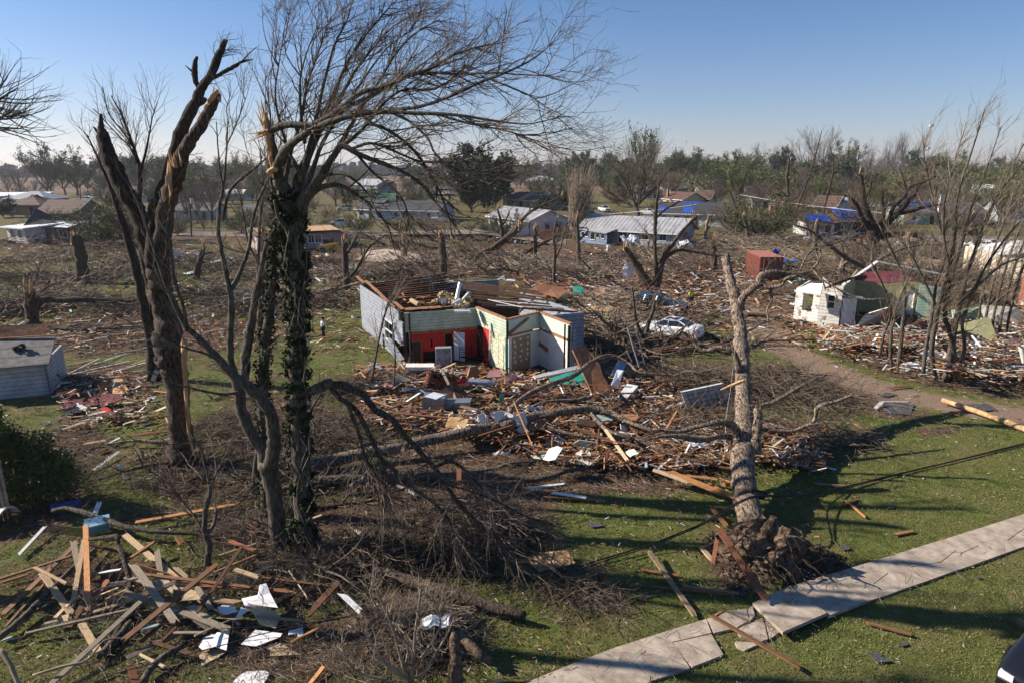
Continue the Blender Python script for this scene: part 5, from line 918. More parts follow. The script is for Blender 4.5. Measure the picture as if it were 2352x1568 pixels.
# random boards, each an object of its own, in the heaps
def in_poly(x,y,poly):
    c = False; j = len(poly) - 1
    for i in range(len(poly)):
        if (poly[i][1]>y) != (poly[j][1]>y) and x < (poly[j][0]-poly[i][0]) * (y-poly[i][1]) / (poly[j][1]-poly[i][1]) + poly[i][0]: c = not c
        j = i
    return c
SZ = {0:'short',1:'long',2:'very long'}
def scatter(poly,n,h,cols,L,wd,where,yaw=None,spread=1.6,tilt=.14,name='board',hprof=None):
    xs = [p[0]for p in poly]; ys = [p[1]for p in poly]; k = 0
    while k < n:
        x, y = rnd(min(xs),max(xs)), rnd(min(ys),max(ys))
        if not in_poly(x,y,poly): continue
        hh = h * (hprof(x,y)if hprof else 1); z = .06 + hh * random.random() ** .8; c = G(x,y,z); an = (yaw if yaw is not None else 0) + random.gauss(0,spread); ti = random.gauss(0,tilt); L_ = rnd(*L) if random.random() > .15 else rnd(*L) * 1.6
        col = random.choice(cols); d = Vector((math.cos(an)*math.cos(ti),math.sin(an)*math.cos(ti),math.sin(ti))) * L_ / 2
        if c.z - abs(d.z) < .02: c.z = abs(d.z) + .04
        W = random.choice(wd) * rnd(.85,1.15); me = board_mesh(L_,W,.03+.02*random.random(),COLS[col]).mesh(name,MT['plank']); o = bpy.data.objects.new(name,me); COL.objects.link(o); t = d.normalized(); s_ = t.cross(Vector((0,0,1))).normalized(); n_ = s_.cross(t)
        o.location = c; o.rotation_euler = (Matrix((t,-s_,n_)).transposed()@Matrix.Rotation(random.gauss(0,.5),3,'X')).to_euler()
        lv = 'lying' if abs(ti) < .12 else 'tilted'; ori = ('along the view' if abs(math.sin(an))>.7 else 'crosswise')
        tag(o,'%s %s board %s %s'%(SZ[0 if L_<1.3 else 1 if L_<2.6 else 2],CN[col],lv,where),'board','broken boards '+where); k += 1
PILE = [(880,880),(950,845),(1060,838),(1150,850),(1320,856),(1480,850),(1560,880),(1690,960),(1700,1060),(1500,1075),(1300,1060),(1120,1010),(960,975),(900,940)]
wood = ['red','brown','brown','brown','orange','tan','red','orange','brown','grey','pale','red','red','brown','orange','tan','white','blue','green']
hp = lambda x, y: max(.15,1-((x-1280)/460)**2-((y-930)/160)**2*.6)
scatter(PILE,92,1.3,wood,(.8,2.9),[.06,.09,.12,.16,.22],'in the rubble before the ruined house',0.1,1.1,.25,hprof=hp)
scatter([(1520,1065),(1700,1050),(1700,1130),(1600,1110)],8,.5,['orange','pale','orange','tan','white'],(.6,2.0),[.08,.14,.2],'at the left foot of the toppled trunk',-.5,.5,.15)
scatter([(120,880),(300,860),(380,900),(300,985),(140,970)],11,.4,['orange','tan','pale','red','brown','white'],(.7,2.4),[.1,.15,.2],'in the maroon scrap heap by the shed',.3,.7,.1)
scatter([(210,1000),(400,960),(400,1070),(250,1100)],14,.2,['red','brown','orange','grey','tan','white'],(.5,1.9),[.08,.14,.18],'on the grass left of the huge broken trunk',.8,.6,.08)
scatter([(1260,640),(1480,630),(1560,700),(1440,760),(1330,740)],15,.8,wood,(.8,3.0),[.14,.2,.3],'behind the ruined house near the crushed car',.3,.8,.15)
scatter([(60,1290),(240,1260),(460,1300),(640,1280),(760,1400),(600,1480),(420,1500),(200,1490)],24,.45,['grey','tan','brown','red','orange','grey','pale'],(.5,1.9),[.06,.09,.13],'in the lumber heap at the lower left',.7,.9,.14)
scatter([(960,820),(1150,835),(1150,860),(950,862)],7,.5,wood,(.6,1.8),[.1,.14,.2],'on the floor of the red room',.3,1,.2)
random.seed(21)
# long white and tan strips blown flat over the left field, and strips lying in rows
for k, (x1,y1,x2,y2,c_) in enumerate([(125,873,230,822,'white'),(130,866,300,828,'white'),(215,836,290,811,'white'),(120,808,200,796,'white'),(150,800,335,780,'white'),(250,856,335,832,'white'),(118,845,215,826,'tan'),(0,766,60,765,'white'),(40,768,115,757,'tan'),(170,772,330,765,'tan'),(170,790,250,772,'white'),(200,856,260,844,'tan'),(220,765,245,778,'orange'),(260,812,330,800,'white'),(150,740,220,735,'white'),(140,776,185,768,'white'),(290,842,345,822,'tan'),(120,894,240,868,'white'),(300,920,345,915,'white'),(140,884,300,852,'red'),(260,745,310,738,'tan'),(380,735,470,722,'white'),(400,752,480,740,'tan'),(420,712,520,705,'pale'),(450,765,520,755,'white')]):
    o = board_obj(G(x1,y1,.06),G(x2,y2,.1),2.6,c_,.03); tag(o,'%s strip lying flat on the field'%({'white':'thin white','tan':'thin tan','orange':'short orange','red':'long reddish','pale':'pale'}[c_]),'strip','blown strips on the left field')
# plain rafters lying in a row before the white car
for k in range(9):
    o = board_obj(G(1440+k*6,815-k*5,.3),G(1585+k*4,800-k*6+(k%3),.45),4,'red',.05); tag(o,'reddish rafter lying level in the row below the white sedan','rafter','rafters in a row below the white sedan')
WD2 = ['red','brown','brown','orange','tan','red','brown','orange','brown','grey','pale','red','brown','tan','brown','red','brown','orange','brown','tan','grey','white','blue']
# splinter rubble: what nobody could count
def bits(name,label,polys,n,cols,L,h=.25,big=.0):
    mb = MB(); cnt = 0; V = []; C = []; X = []; 
    for poly, share in polys:
        xs = [p[0]for p in poly]; ys = [p[1]for p in poly]; k = 0
        while k < n * share:
            x, y = rnd(min(xs),max(xs)), rnd(min(ys),max(ys))
            if in_poly(x,y,poly): X.append(tuple(G(x,y,.02+h*random.random()**2))); k += 1
    X = np.array(X); n = len(X); sc = np.clip(X[:,1]/32,.55,2.2); a = RNG.normal(.1,1.2,n); ti = RNG.normal(0,.2,n); L_ = RNG.uniform(*L,n) ** 1.0 * sc; Wd = np.minimum(L_*RNG.uniform(.05,.3,n),.12*sc); T = .015 * sc
    d = np.stack([np.cos(a)*np.cos(ti),np.sin(a)*np.cos(ti),np.sin(ti)],1); s_ = unit(np.cross(d,np.array([0,0,1.0])+RNG.normal(0,.3,(n,3)))); nn = np.cross(s_,d); V = []
    for sx, sy, sz in [(x,y,z)for x in(-1,1)for y in(-1,1)for z in(-1,1)]: V.append(X+d*(sx*L_/2)[:,None]+s_*(sy*Wd/2)[:,None]*RNG.uniform(.5,1,(n,1))+nn*(sz*T/2)[:,None])
    V = np.stack(V,1).reshape(-1,3); V[:,2] = np.maximum(V[:,2],.005); q = np.array([[0,1,3,2],[4,6,7,5],[0,4,5,1],[2,3,7,6],[0,2,6,4],[1,5,7,3]]); Q = (np.arange(n)[:,None,None]*8+q[None]).reshape(-1,4)
    c = np.array([COLS[k]for k in cols])[RNG.integers(0,len(cols),n)] * RNG.uniform(.6,1.25,(n,1)); mb.add(V,Q); mb.C = [np.concatenate([np.repeat(c,8,0),np.ones((8*n,1))],1)]; tag(mb.build(name,MT['bits']),label,'rubble',kind='stuff')
FULL = [(-60,600),(2412,600),(2412,960),(1900,1000),(1900,1250),(1500,1300),(1300,1560),(-60,1590)]
bits('splintered_wood','heaped splinters and broken lath in front of the roofless house',[(PILE,.8),([(820,840),(960,830),(960,990),(830,960)],.1),([(1690,960),(1900,980),(1890,1080),(1690,1050)],.1)],15000,WD2,(.12,1.25),.62)
bits('scattered_splinters','small wood splinters, paper and scraps strewn over the ground',[(FULL,1)],13000,WD2+['tan','pale'],(.04,.3),.1)
bits('wreck_rubble','heaped broken boards and torn trim of the collapsed house at right',[([(2130,730),(2400,690),(2400,870),(2160,850)],.75),([(1890,750),(2150,750),(2160,800),(1900,790)],.25)],4200,wood+['white','green','plaster','white'],(.2,1.3),1.5)
bits('far_rubble','splintered wood and scraps across the wrecked blocks further off',[([(-60,545),(2412,545),(2412,780),(1500,800),(-60,800)],1)],14000,WD2+['pale','tan','grey'],(.12,.55),.5)
bits('far_rubble','splintered boards between the ruined house, the crushed car and the felled trees',[([(1120,640),(1700,590),(1760,690),(1480,760),(1340,740),(1300,660)],.55),([(1780,720),(2412,780),(2412,900),(2100,860),(1830,790)],.3),([(120,860),(330,850),(370,960),(150,990)],.15)],6500,wood+['white'],(.12,.6),.7)
bits('paper_scraps','tiny white scraps on the lawns',[([(1250,1100),(2412,960),(2412,1568),(1500,1568)],.6),(FULL,.4)],2200,['white','pale','brown','tan','brown'],(.03,.16),.03)
# ================================================================ drywall and shingle pieces near the lumber heap
wb = mat('drywall',(.62,.61,.62),(.74,.73,.73),2,.9); tb_ = mat('drywall_back',(.4,.3,.18),(.5,.38,.24),3,.9); shg = mat('shingle',(.03,.03,.033),(.09,.09,.095),12,.95)
def zp(L_,z): return [(*zb(x,y),z+(zz if zz else 0))for x,y,zz in[(p[0],p[1],p[2]if len(p)>2 else 0)for p in L_]]
for lb, pts, z, m in [('jagged white drywall piece standing at the back of the drywall scraps',[(1665,985),(1690,1045),(1765,1030),(1915,1048),(1860,945),(1835,880,.1),(1790,890,.1),(1775,960)],.5,wb),('tan-backed triangular drywall panel leaning in the drywall scraps',[(1700,1010,.2),(1790,1165,-.1),(1900,1190,-.1),(1935,1085,.0),(1800,1045,.2)],.35,tb_),('white drywall scrap left of the triangular panel',[(1505,1045),(1510,1090),(1560,1095),(1640,1070),(1600,1035),(1530,1030)],.4,wb),('pointed white drywall scrap below the jagged piece',[(1625,1115),(1650,1110),(1720,1060),(1660,1045)],.4,wb),
                       ('white drywall sheet with a torn lower edge, left of the flat white ones',[(1395,1280),(1370,1320),(1400,1345),(1480,1320),(1560,1345),(1585,1190,.1),(1490,1225),(1400,1260)],.2,wb),('tan drywall scrap lying under the torn white sheet',[(1370,1375),(1390,1447),(1510,1385),(1560,1350),(1470,1330),(1400,1345)],.06,tb_),('long flat white drywall sheet near the bottom, pointing right',[(1660,1300),(1760,1315),(1930,1250),(1945,1225),(1870,1215),(1760,1200),(1720,1240)],.15,wb),('white drywall piece with a tan end at the right of the flat sheet',[(1985,1235),(2045,1225),(2060,1270),(2092,1235),(2085,1180),(2040,1195),(1990,1205)],.12,wb),('tan cardboard-like scrap lying alone on the dirt',[(1825,1320),(1865,1345),(1860,1380),(2070,1370),(2000,1330),(1930,1290),(1860,1300)],.05,tb_),('big white drywall sheet cut by the bottom edge of the picture',[(1570,1600),(1800,1600),(1858,1500),(1830,1480),(1700,1485),(1640,1520)],.06,wb),('square tan drywall behind the crossing joists',[(1250,1000),(1400,990),(1350,920),(1280,940)],.4,tb_),('small white scrap on the lawn left of the trunk',[(4190-1120*0+0,0)],0,None)]:
    if m is None: continue
    p_ = zp(pts,z); piece('drywall_piece',lb,'drywall',p_ if m else p_,.015,m)
for lb, pts in [('dark shingle piece on the lawn below the footpath',[(1996,1500),(2008,1512),(2028,1506),(2018,1496)]),('second dark shingle overlapping the first one on the lawn',[(2006,1513),(2016,1520),(2050,1517),(2026,1505)]),('dark shingle left of the fallen cable on the lawn',[(1345,1200),(1360,1210),(1385,1206),(1375,1196)]),('dark shingle by the path end',[(1678,1355),(1700,1368),(1716,1364),(1700,1350)]),('dark roofing scrap on the drive, left one',[(2022,908),(2040,910),(2060,905),(2035,900)]),('grey roofing sheet by the puddle on the drive',[(2030,925),(2030,948),(2090,952),(2100,928)]),('dark rubber mat on the drive by the fallen pole',[(2200,928),(2240,945),(2290,940),(2270,926)]),('black roofing felt on the grass by the white porch house',[(1712,740),(1738,746),(1752,740),(1735,735)])]:
    piece('roofing_scrap',lb,'roofing',[(x,y,.05)for x,y in pts],.02,shg)
for k in range(46):
    x, y = random.choice([(rnd(180,420),rnd(960,1120)),(rnd(1250,2250),rnd(1080,1480)),(rnd(500,900),rnd(1380,1560)),(rnd(100,400),rnd(880,1000))]); s_ = rnd(5,14)
    piece('roofing_scrap','small dark shingle scrap on the ground','roofing',[(x-s_,y,.04),(x-s_*.2,y+s_*.5,.04),(x+s_,y+s_*.2,.05),(x+s_*.3,y-s_*.5,.05)],.015,shg,'small shingle scraps')
# loose sheets and rags in the heaps
SH = [('white plaster',MT['plaster']),('pale green',MT['green_board']),('grey painted',MT['out_siding']),('rusty brown',MT['rustwood']),('dark brown',MT['joist']),('tan',tanw),('pink',pink),('teal',MT['teal']),('white painted',MT['white']),('black roofing',shg),('dark',MT['door_brown']),('bare wood',MT['rawwood'])]
def sheets(poly,n,h,where,s=(.4,1.3),ks=None):
    k = 0
    while k < n:
        x, y = rnd(min(p[0]for p in poly),max(p[0]for p in poly)), rnd(min(p[1]for p in poly),max(p[1]for p in poly))
        if not in_poly(x,y,poly): continue
        c = G(x,y,.15+h*random.random()); cn, m_ = random.choice([SH[i]for i in(ks or range(12))]); R = Matrix.Rotation(rnd(0,6.3),3,'Z') @ Matrix.Rotation(random.gauss(0,.45),3,'X') @ Matrix.Rotation(random.gauss(0,.3),3,'Y'); a, b = rnd(*s), rnd(*s) * .7; P = [c+R@Vector((a*u*rnd(.75,1.1),b*v*rnd(.7,1.1),0))for u,v in((-.5,-.5),(0,-.55),(.5,-.5),(.5,.5),(rnd(-.2,.3),.5),(-.5,.4))]; lo = min(p.z for p in P)
        if lo < .03: P = [p+Vector((0,0,.04-lo))for p in P]
        mb = MB(); mb.slab(P,.025); tag(mb.build('torn_sheet',m_,origin=Vector((c.x,c.y,0))),'%s %s torn sheet %s'%('large' if a>.9 else 'small',cn,where),'sheet','torn sheets '+where); k += 1
sheets(PILE,40,.9,'in the rubble heap',(.4,1.3),[0,1,2,3,3,4,4,5,6,10,11,3,4]); sheets([(1250,640),(1560,640),(1560,740),(1350,740)],16,.7,'behind the house',(.6,2)); sheets([(2130,730),(2400,690),(2400,860),(2160,850)],22,1.6,'in the right wreck',(.6,2.2),[0,1,1,3,4,8,0,4]); sheets([(120,870),(320,860),(380,940),(150,980)],8,.3,'by the shed',(.4,1.2),[3,4,5,8,10,11]); sheets([(380,580),(1000,570),(1000,650),(420,640)],14,.6,'in the back yards',(.6,2)); sheets([(1640,640),(1900,640),(1900,720),(1700,720)],10,.4,'on the drive side',(.5,1.6)); sheets([(100,1300),(640,1300),(640,1480),(150,1480)],8,.3,'in the lumber heap',(.3,.8),[0,5,4,10])
for k in range(16):
    x, y = (rnd(930,1650),rnd(890,1050)) if k < 9 else (rnd(1250,2300),rnd(620,720)); crumple('rag',random.choice(['crumpled white rag','torn white plastic rag'])+' in the wreckage','rag',(x,y,.4),(rnd(.4,1.1),rnd(.3,.8)),rnd(.15,.4),random.choice([cloth_m,MT['metalw'],MT['plaster']]),n=8)
# ================================================================ cooler, barrel, cables, scraps
ck = thing('cooler','light blue plastic cooler lying under the curved limb at the left','cooler',G(225,1208)); c = G(225,1205,.32); R = np.array(Matrix.Rotation(.55,3,'Z')@Matrix.Rotation(.35,3,'X')); mb = MB(); mb.box(c,(.72,.38,.32),R); mb.build('body',mat('cool_blue',(.1,.25,.36),(.16,.34,.45),3,.5),ck)
mb = MB(); mb.box(np.array(c)+R@np.array([0,0,.19]),(.76,.42,.06),R); mb.build('lid',mat('cool_lid',(.3,.5,.6),None,rough=.5),ck); mb = MB(); mb.box(np.array(c)+R@np.array([.38,0,.05]),(.03,.2,.04),R); mb.build('handle',MT['white'],ck)
mb = MB(); P_ = [[*(G(118,1165,.25)+Vector((t*.09,t*.03,.0)))]for t in range(11)]; mb.tubes(np.array([P_]),np.array([[.16+.02*(i%2)for i in range(11)]]),16,cap=True); tag(mb.build('ribbed_pipe',mat('pipe_blue',(.02,.05,.16),(.04,.08,.22),3,.5),origin=G(140,1165)),'dark blue ribbed plastic pipe left of the blue cooler','pipe')
def cable(label,pts,r,m=None):
    P_, R_ = smooth([((G(*p)if len(p)==3 else At(*p[:3])),r)for p in pts],8); mb = MB(); mb.tubes(P_[None],R_[None],7); return tag(mb.build('cable',m or MT['rubber'],origin=Vector(P_[0])),label,'cable')
cable('long black fallen cable running over the toppled trunk and the right lawn',[(900,1318,.5),(1000,1322,.3),(1100,1325,.1),(1200,1322,.1),(1300,1308,.1),(1400,1278,.12),(1500,1247,.2),(1568,1220,.5),(1620,1197,.8),(1700,1150,1.5),(1745,1137,1.55),(1800,1137,1.1),(1870,1131,.6),(1940,1117,.2),(2050,1090,.08),(2200,1055,.06),(2420,1000,.06)],.028)
cable('second black cable lying beside the first one over the trunk',[(1100,1329,.1),(1300,1312,.1),(1400,1283,.15),(1500,1251,.25),(1620,1201,.8),(1700,1154,1.48),(1745,1140,1.5),(1850,1137,.5),(1950,1118,.1),(2100,1080,.06),(2420,1004,.06)],.02)
cable('black cable across the bottom of the lumber heap',[(150,1600,.1),(260,1548,.3),(400,1510,.35),(520,1478,.4),(600,1455,.45),(700,1435,.5),(800,1415,.5)],.014)
cable('thin black cable just above the other one by the drywall',[(480,1445,.5),(560,1440,.45),(640,1437,.4),(720,1428,.4),(820,1410,.4)],.01)
mb = MB(); c = At(1720,1122,21.9)
for k in range(9):
    P_ = [[c.x+math.cos(t/11*6.28)*(.38+.02*k)+rnd(-.03,.03),c.y-.45+rnd(-.05,.05),c.z+math.sin(t/11*6.28)*.17+rnd(-.03,.03)]for t in range(12)]; mb.tubes(np.array([P_]),np.full((1,12),.02),6)
tag(mb.build('cable_coil',MT['rubber'],origin=c),'coil of black cable hooked on the toppled trunk','cable')
cable('thin white wire hanging in front of the toppled trunk',[(1665,1040,.5),(1668,960,2),(1680,880,4),(1688,800,6.0)],.012,MT['white'])
# ================================================================ shed, boat and shrub at the left edge
sh = thing('shed','grey-sided shed with a dark shingle roof torn open at the top, at the left edge','shed',G(60,915)); sd = siding('shed_siding',(.3,.31,.33),(.42,.43,.45),.12,2); rf = siding('shed_roof',(.1,.095,.09),(.17,.16,.155),.16,3)
a0, a1 = G(-70,925), G(118,905); dv = Vector((a1.y-a0.y,-(a1.x-a0.x),0)).normalized(); dv = -dv if dv.y < 0 else dv; z_ = 1.95
mb = MB(); mb.slab([a0,a1,a1+Vector((0,0,z_)),a0+Vector((0,0,z_))],.1); b1_ = a1 + dv * 4; mb.slab([a1,b1_,b1_+Vector((0,0,z_)),a1+Vector((0,0,z_))],.1); mb.build('wall',sd,sh)
mb = MB(); e0, e1 = a0 - dv * .25 + Vector((0,0,z_-.05)), a1 - dv * .25 + Vector((.25,.0,z_-.05)); r0_, r1_ = a0 + dv * 2.4 + Vector((0,0,z_+1.0)), a1 + dv * 2.4 + Vector((.2,0,z_+1.0)); mb.slab([e0,e1,r1_,r0_],.08); mb.build('roof',rf,sh)
mb = MB(); t0, t1 = r0_ + Vector((0,.1,.05)), r0_.lerp(r1_,.86) + Vector((0,.1,.05)); mb.slab([t0,t1,t1+Vector((-.2,.6,.55)),t0+Vector((0,.6,.6))],.05); mb.beam(t0,t1+Vector((1.1,0,0)),.12,.06); mb.build('torn_roof_boards',MT['rustwood'],sh)
mb = MB(); c = (e0.lerp(e1,.62)).lerp(r0_.lerp(r1_,.6),.55) + Vector((0,0,.1)); q = unit(RNG.normal(size=(40,3))) * np.array([.3,.2,.15]); leaves(mb,q+np.array(c),60,.03,.14,.8); mb.build('torn_felt',shg,sh)
fn = thing('plank_wall','weathered grey plank wall at the left edge below the shed','wall',G(10,1180)); mb = MB()
for k in range(7): p = G(-40+k*11,1205-k*1.5); mb.box((p.x,p.y,1.6),(.125,.03,3.2+rnd(-.1,.05)))
mb.build('planks',siding('plank_grey',(.16,.13,.11),(.27,.22,.19),5,3),fn)
bt = thing('boat_hull','pale curved boat hull lying tilted at the left edge','boat',G(0,1230)); mb = MB(); V = []; c = G(2,1212,0)
for j in range(9):
    for i in range(7): t = j / 8 - .5; u = i / 6; V.append((c.x+.15-1.6*u+.2*math.cos(3*t),c.y+t*1.5*(1-.3*u),.05+.75*math.cos(t*2.6)*(1-.35*u)))
mb.add(V,[(j*7+i,j*7+i+1,j*7+i+8,j*7+i+7)for j in range(8)for i in range(6)]); o = mb.build('hull',MT['plaster'],bt,smooth=True); mb = MB(); mb.tubes(np.array([[[c.x+.15+.2*math.cos(3*(j/8-.5)),c.y+(j/8-.5)*1.5,.05+.75*math.cos((j/8-.5)*2.6)]for j in range(9)]]),np.full((1,9),.03),6); mb.build('gunwale',MT['white'],bt)
bush = thing('shrub','dark green leafy shrub covering the left edge below the shed','shrub',G(80,1150)); c = G(80,1150); mb = MB(); C = []
for x, y, z, s_ in [(20,1120,1.6,.7),(60,1130,1.2,.8),(110,1120,1.0,.8),(150,1120,.7,.7),(90,1140,.5,.9),(40,1140,.5,.8),(0,1100,2.2,.5),(10,1130,1.0,.8),(140,1070,.5,.6),(65,1110,1.8,.45),(30,1180,.4,.6),(120,1130,1.5,.35),(30,1120,2.5,.6),(0,1120,3.1,.45),(60,1120,2.3,.4),(115,1110,2.1,.5),(150,1110,1.4,.5),(20,1120,3.4,.3)]:
    g_ = G(x,1160+(y-1130)*.3); C.append(unit(RNG.normal(size=(260,3)))*s_*RNG.uniform(.5,1.05,(260,1))+np.array([g_.x,g_.y,z+.3]))
C = np.concatenate(C); leaves(mb,C,24000,.12,.05,.8); mb.build('leaves',MT['leaf_bush'],bush); mb = MB(); st = [[[c.x+rnd(-.5,.5),c.y+rnd(-.3,.3),0],[c.x+a_,c.y+rnd(-.4,.4),1.0],[c.x+a_*1.6,c.y+rnd(-.5,.5),1.9]]for a_ in np.linspace(-1.4,1.1,12)]; mb.tubes(np.array(st),np.tile([.04,.025,.01],(12,1)),6); mb.build('stems',MT['twig'],bush)
# maroon scrap heap
mar = mat('maroon_sheet',(.12,.028,.03),(.19,.05,.052),2,.6)
for lb, pts, m in [('round-ended maroon tabletop lying in the scrap heap by the shed',[(190,928,.3),(215,930,.25),(262,924,.3),(285,912,.4),(270,903,.5),(235,903,.55),(205,912,.5)],mar),('maroon sheet folded flat left of the maroon tabletop',[(140,940,.15),(210,920,.3),(215,910,.4),(150,920,.4)],mar),('small maroon sheet at the top of the scrap heap',[(145,918,.3),(170,910,.35),(195,902,.45),(165,900,.5)],mar),('cream board lying below the maroon tabletop',[(140,948,.2),(190,945,.2),(208,930,.35),(185,928,.4)],MT['plaster']),('red cloth in the scrap heap',[(220,945,.3),(240,952,.2),(262,942,.3),(240,932,.45)],MT['red_paint']),('white narrow board below the red cloth',[(190,953,.25),(195,956,.2),(245,945,.3),(240,942,.35)],MT['plaster']),('orange slatted deck piece in the scrap heap',[(225,905,.2),(300,903,.2),(280,868,.3),(262,870,.3),(245,890,.3)],MT['rawwood'])]: piece('scrap_sheet',lb,'sheet',pts,.03,m)
boxthing('television','small black television in the scrap heap','television',G(178,951,.25),(.5,.35,.4),(.2,0,.2),MT['dark']); boxthing('side_table','dark brown side table lying among the scraps','table',G(264,960,.25),(.5,.4,.35),(.1,.1,.4),MT['door_brown'])
mb = MB(); mb.slab([G(342,880,.1),G(352,880,.1),G(395,820-20,1.8),G(372,805,1.7)],.05); tag(mb.build('roof_panel',shg,origin=G(350,875)),'dark roof panel leaning at the thin trunk behind the huge broken tree','roof panel')
mb = MB(); mb.slab([At(345,775,33),At(358,812,33),At(368,805,33),At(362,775,33)],.03); tag(mb.build('siding_sheet',MT['white'],origin=At(355,790,33)),'white panel caught on the thin trunk behind the huge broken tree','panel')
# ================================================================ vehicles (front towards +X, origin on the ground)
def paint(name,c,rough=.28,metal=0.0): m = mat(name,c,None,rough=rough,spec=.6,metal=metal); m.node_tree.nodes['Principled BSDF'].inputs['Coat Weight'].default_value = .5; return m
PW, PG, PK, PS = paint('paint_white',(.72,.73,.75)), paint('paint_grey',(.22,.23,.24)), paint('paint_black',(.01,.01,.012),.15), paint('paint_silver',(.4,.38,.35),.3,.3)
PR_ = paint('paint_red',(.3,.02,.02)); rim_m = mat('rim',(.5,.51,.53),None,rough=.3,metal=.8); lamp_m = mat('lamp',(.75,.77,.8),None,rough=.1,spec=.9); tail_m = mat('tail',(.35,.01,.01),None,rough=.25)
def loft(mb,secs):
    """secs: (x, [(y,z)...]) half outline from bottom to top, mirrored"""
    k = len(secs[0][1]); V = []; Q = []
    for x, o in secs: V += [(x,y,z)for y,z in o] + [(x,-y,z)for y,z in o[::-1]]
    m_ = 2 * k
    for s_ in range(len(secs)-1):
        for i in range(m_): j = (i+1) % m_; Q.append((s_*m_+i,s_*m_+j,(s_+1)*m_+j,(s_+1)*m_+i))
    T = []
    for b0, rev in ((0,0),((len(secs)-1)*m_,1)):
        for i in range(1,m_-1): T.append((b0,b0+i+1,b0+i)if not rev else(b0,b0+i,b0+i+1))
    mb.add(V,Q,T)
def make_vehicle(kind,pm,label,name,cat):
    root = thing(name,label,cat); mb = MB()
    if kind == 'sedan': 
        W = .95; prof = [(2.5,.42,.62,.78),(2.42,.3,.72,.86),(2.2,.24,.8,.92),(1.6,.2,.93,.94),(.95,.2,1.0,.95),(.2,.2,1.02,.95),(-.9,.2,1.05,.95),(-1.5,.2,1.08,.95),(-2.0,.24,1.1,.94),(-2.4,.3,1.06,.9),(-2.52,.42,.95,.84)]
        gh = [(1.0,1.0,1.01,.8),(.25,1.0,1.44,.6),(-.1,1.02,1.48,.6),(-.95,1.05,1.46,.6),(-1.75,1.08,1.1,.78)]; wb_, wr = 1.53, .36
    elif kind == 'suv':
        W = .97; prof = [(2.42,.4,.75,.8),(2.3,.3,.95,.88),(1.9,.26,1.05,.94),(1.1,.25,1.15,.97),(0,.25,1.18,.97),(-1.5,.25,1.2,.97),(-2.2,.3,1.2,.94),(-2.4,.42,1.15,.9)]
        gh = [(1.05,1.14,1.16,.85),(.45,1.16,1.72,.68),(-.5,1.18,1.8,.68),(-1.8,1.18,1.76,.68),(-2.25,1.19,1.25,.82)]; wb_, wr = 1.45, .38
    else:
        W = 1.0; prof = [(2.9,.5,.95,.86),(2.8,.42,1.12,.93),(2.4,.4,1.2,.98),(1.35,.38,1.26,1.0),(0,.38,1.26,1.0),(-.75,.38,1.26,1.0),(-.78,.38,.85,1.0),(-2.75,.42,.85,.98),(-2.85,.5,.85,.95)]
        gh = [(1.4,1.25,1.27,.88),(.75,1.26,1.85,.7),(0,1.26,1.92,.7),(-.6,1.26,1.88,.7),(-.74,1.26,1.3,.85)]; wb_, wr = 1.85, .42
    loft(mb,[(x,[(w_*.9,zb_),(w_*.985,zb_+.1),(w_,(zb_+zt)*.52),(w_*.97,zt-.1),(w_*.86,zt-.01),(w_*.45,zt+.02)])for x,zb_,zt,w_ in prof])
    if kind == 'pickup':
        for s_ in (-1,1): mb.box((-1.8,s_*.94,1.05),(1.98,.1,.44))
        mb.box((-2.79,0,1.05),(.08,1.8,.44)); 
    g0, g1 = gh[1], gh[3]; mb2 = MB()  # roof skin and pillars belong to the body
    mb.slab([(g0[0]-.02,g0[3]+.01,g0[2]+.0),(g0[0]-.02,-g0[3]-.01,g0[2]),(gh[2][0],-gh[2][3]-.02,gh[2][2]+.025),(g1[0],-g1[3]-.01,g1[2]+.02),(g1[0],g1[3]+.01,g1[2]+.02),(gh[2][0],gh[2][3]+.02,gh[2][2]+.025)][::-1],.05)
    for s_ in (-1,1):
        for a, b in ((gh[0],gh[1]),(gh[4],gh[3])): mb.beam((a[0],s_*(a[3]+.03),a[2]),(b[0],s_*(b[3]+.02),b[2]),.07,.06)
        for xx in ((-.1,)if kind!='suv' else(-.1,-1.2)): mb.beam((xx-.1,s_*(gh[2][3]+.26),1.08 if kind=='sedan' else 1.22),(xx,s_*(gh[2][3]+.03),gh[2][2]),.1,.05)
        mb.beam((gh[1][0],s_*(gh[1][3]+.02),gh[1][2]+.0),(gh[3][0],s_*(gh[3][3]+.02),gh[3][2]),.06,.05)
    mb.build('body',pm,root,smooth=False); mb = MB()
    loft(mb,[(x,[(wr_+(.17 if i in(1,2,3)else 0),zb_),(wr_+(.1 if i in(1,2,3)else 0),(zb_+zt)/2),(wr_,zt),(wr_*.4,zt+.005)])for i,(x,zb_,zt,wr_)in enumerate(gh)]); mb.build('windows',MT['glass'],root)
    for sx in (-1,1):
        for sy in (-1,1):
            mb = MB(); y0 = sy * (W-.2); y1 = sy * (W+.015); mb.cyl((sx*wb_,y0,wr),(sx*wb_,y1,wr),wr,20); wh = mb.build('wheel',MT['rubber'],root); mb = MB(); mb.cyl((sx*wb_,y1-sy*.02,wr),(sx*wb_,y1+sy*.012,wr),wr*.66,14); r_ = mb.build('rim',rim_m,wh)
    am = MB()
    for sx in (-1,1):
        for sy in (-1,1): am.cyl((sx*wb_,sy*(W-.25),wr+.02),(sx*wb_,sy*(W+.004),wr+.02),wr+.06,20)
    am.build('wheel_arches',MT['dark'],root); x0, zt = prof[0][0], prof[0][2]
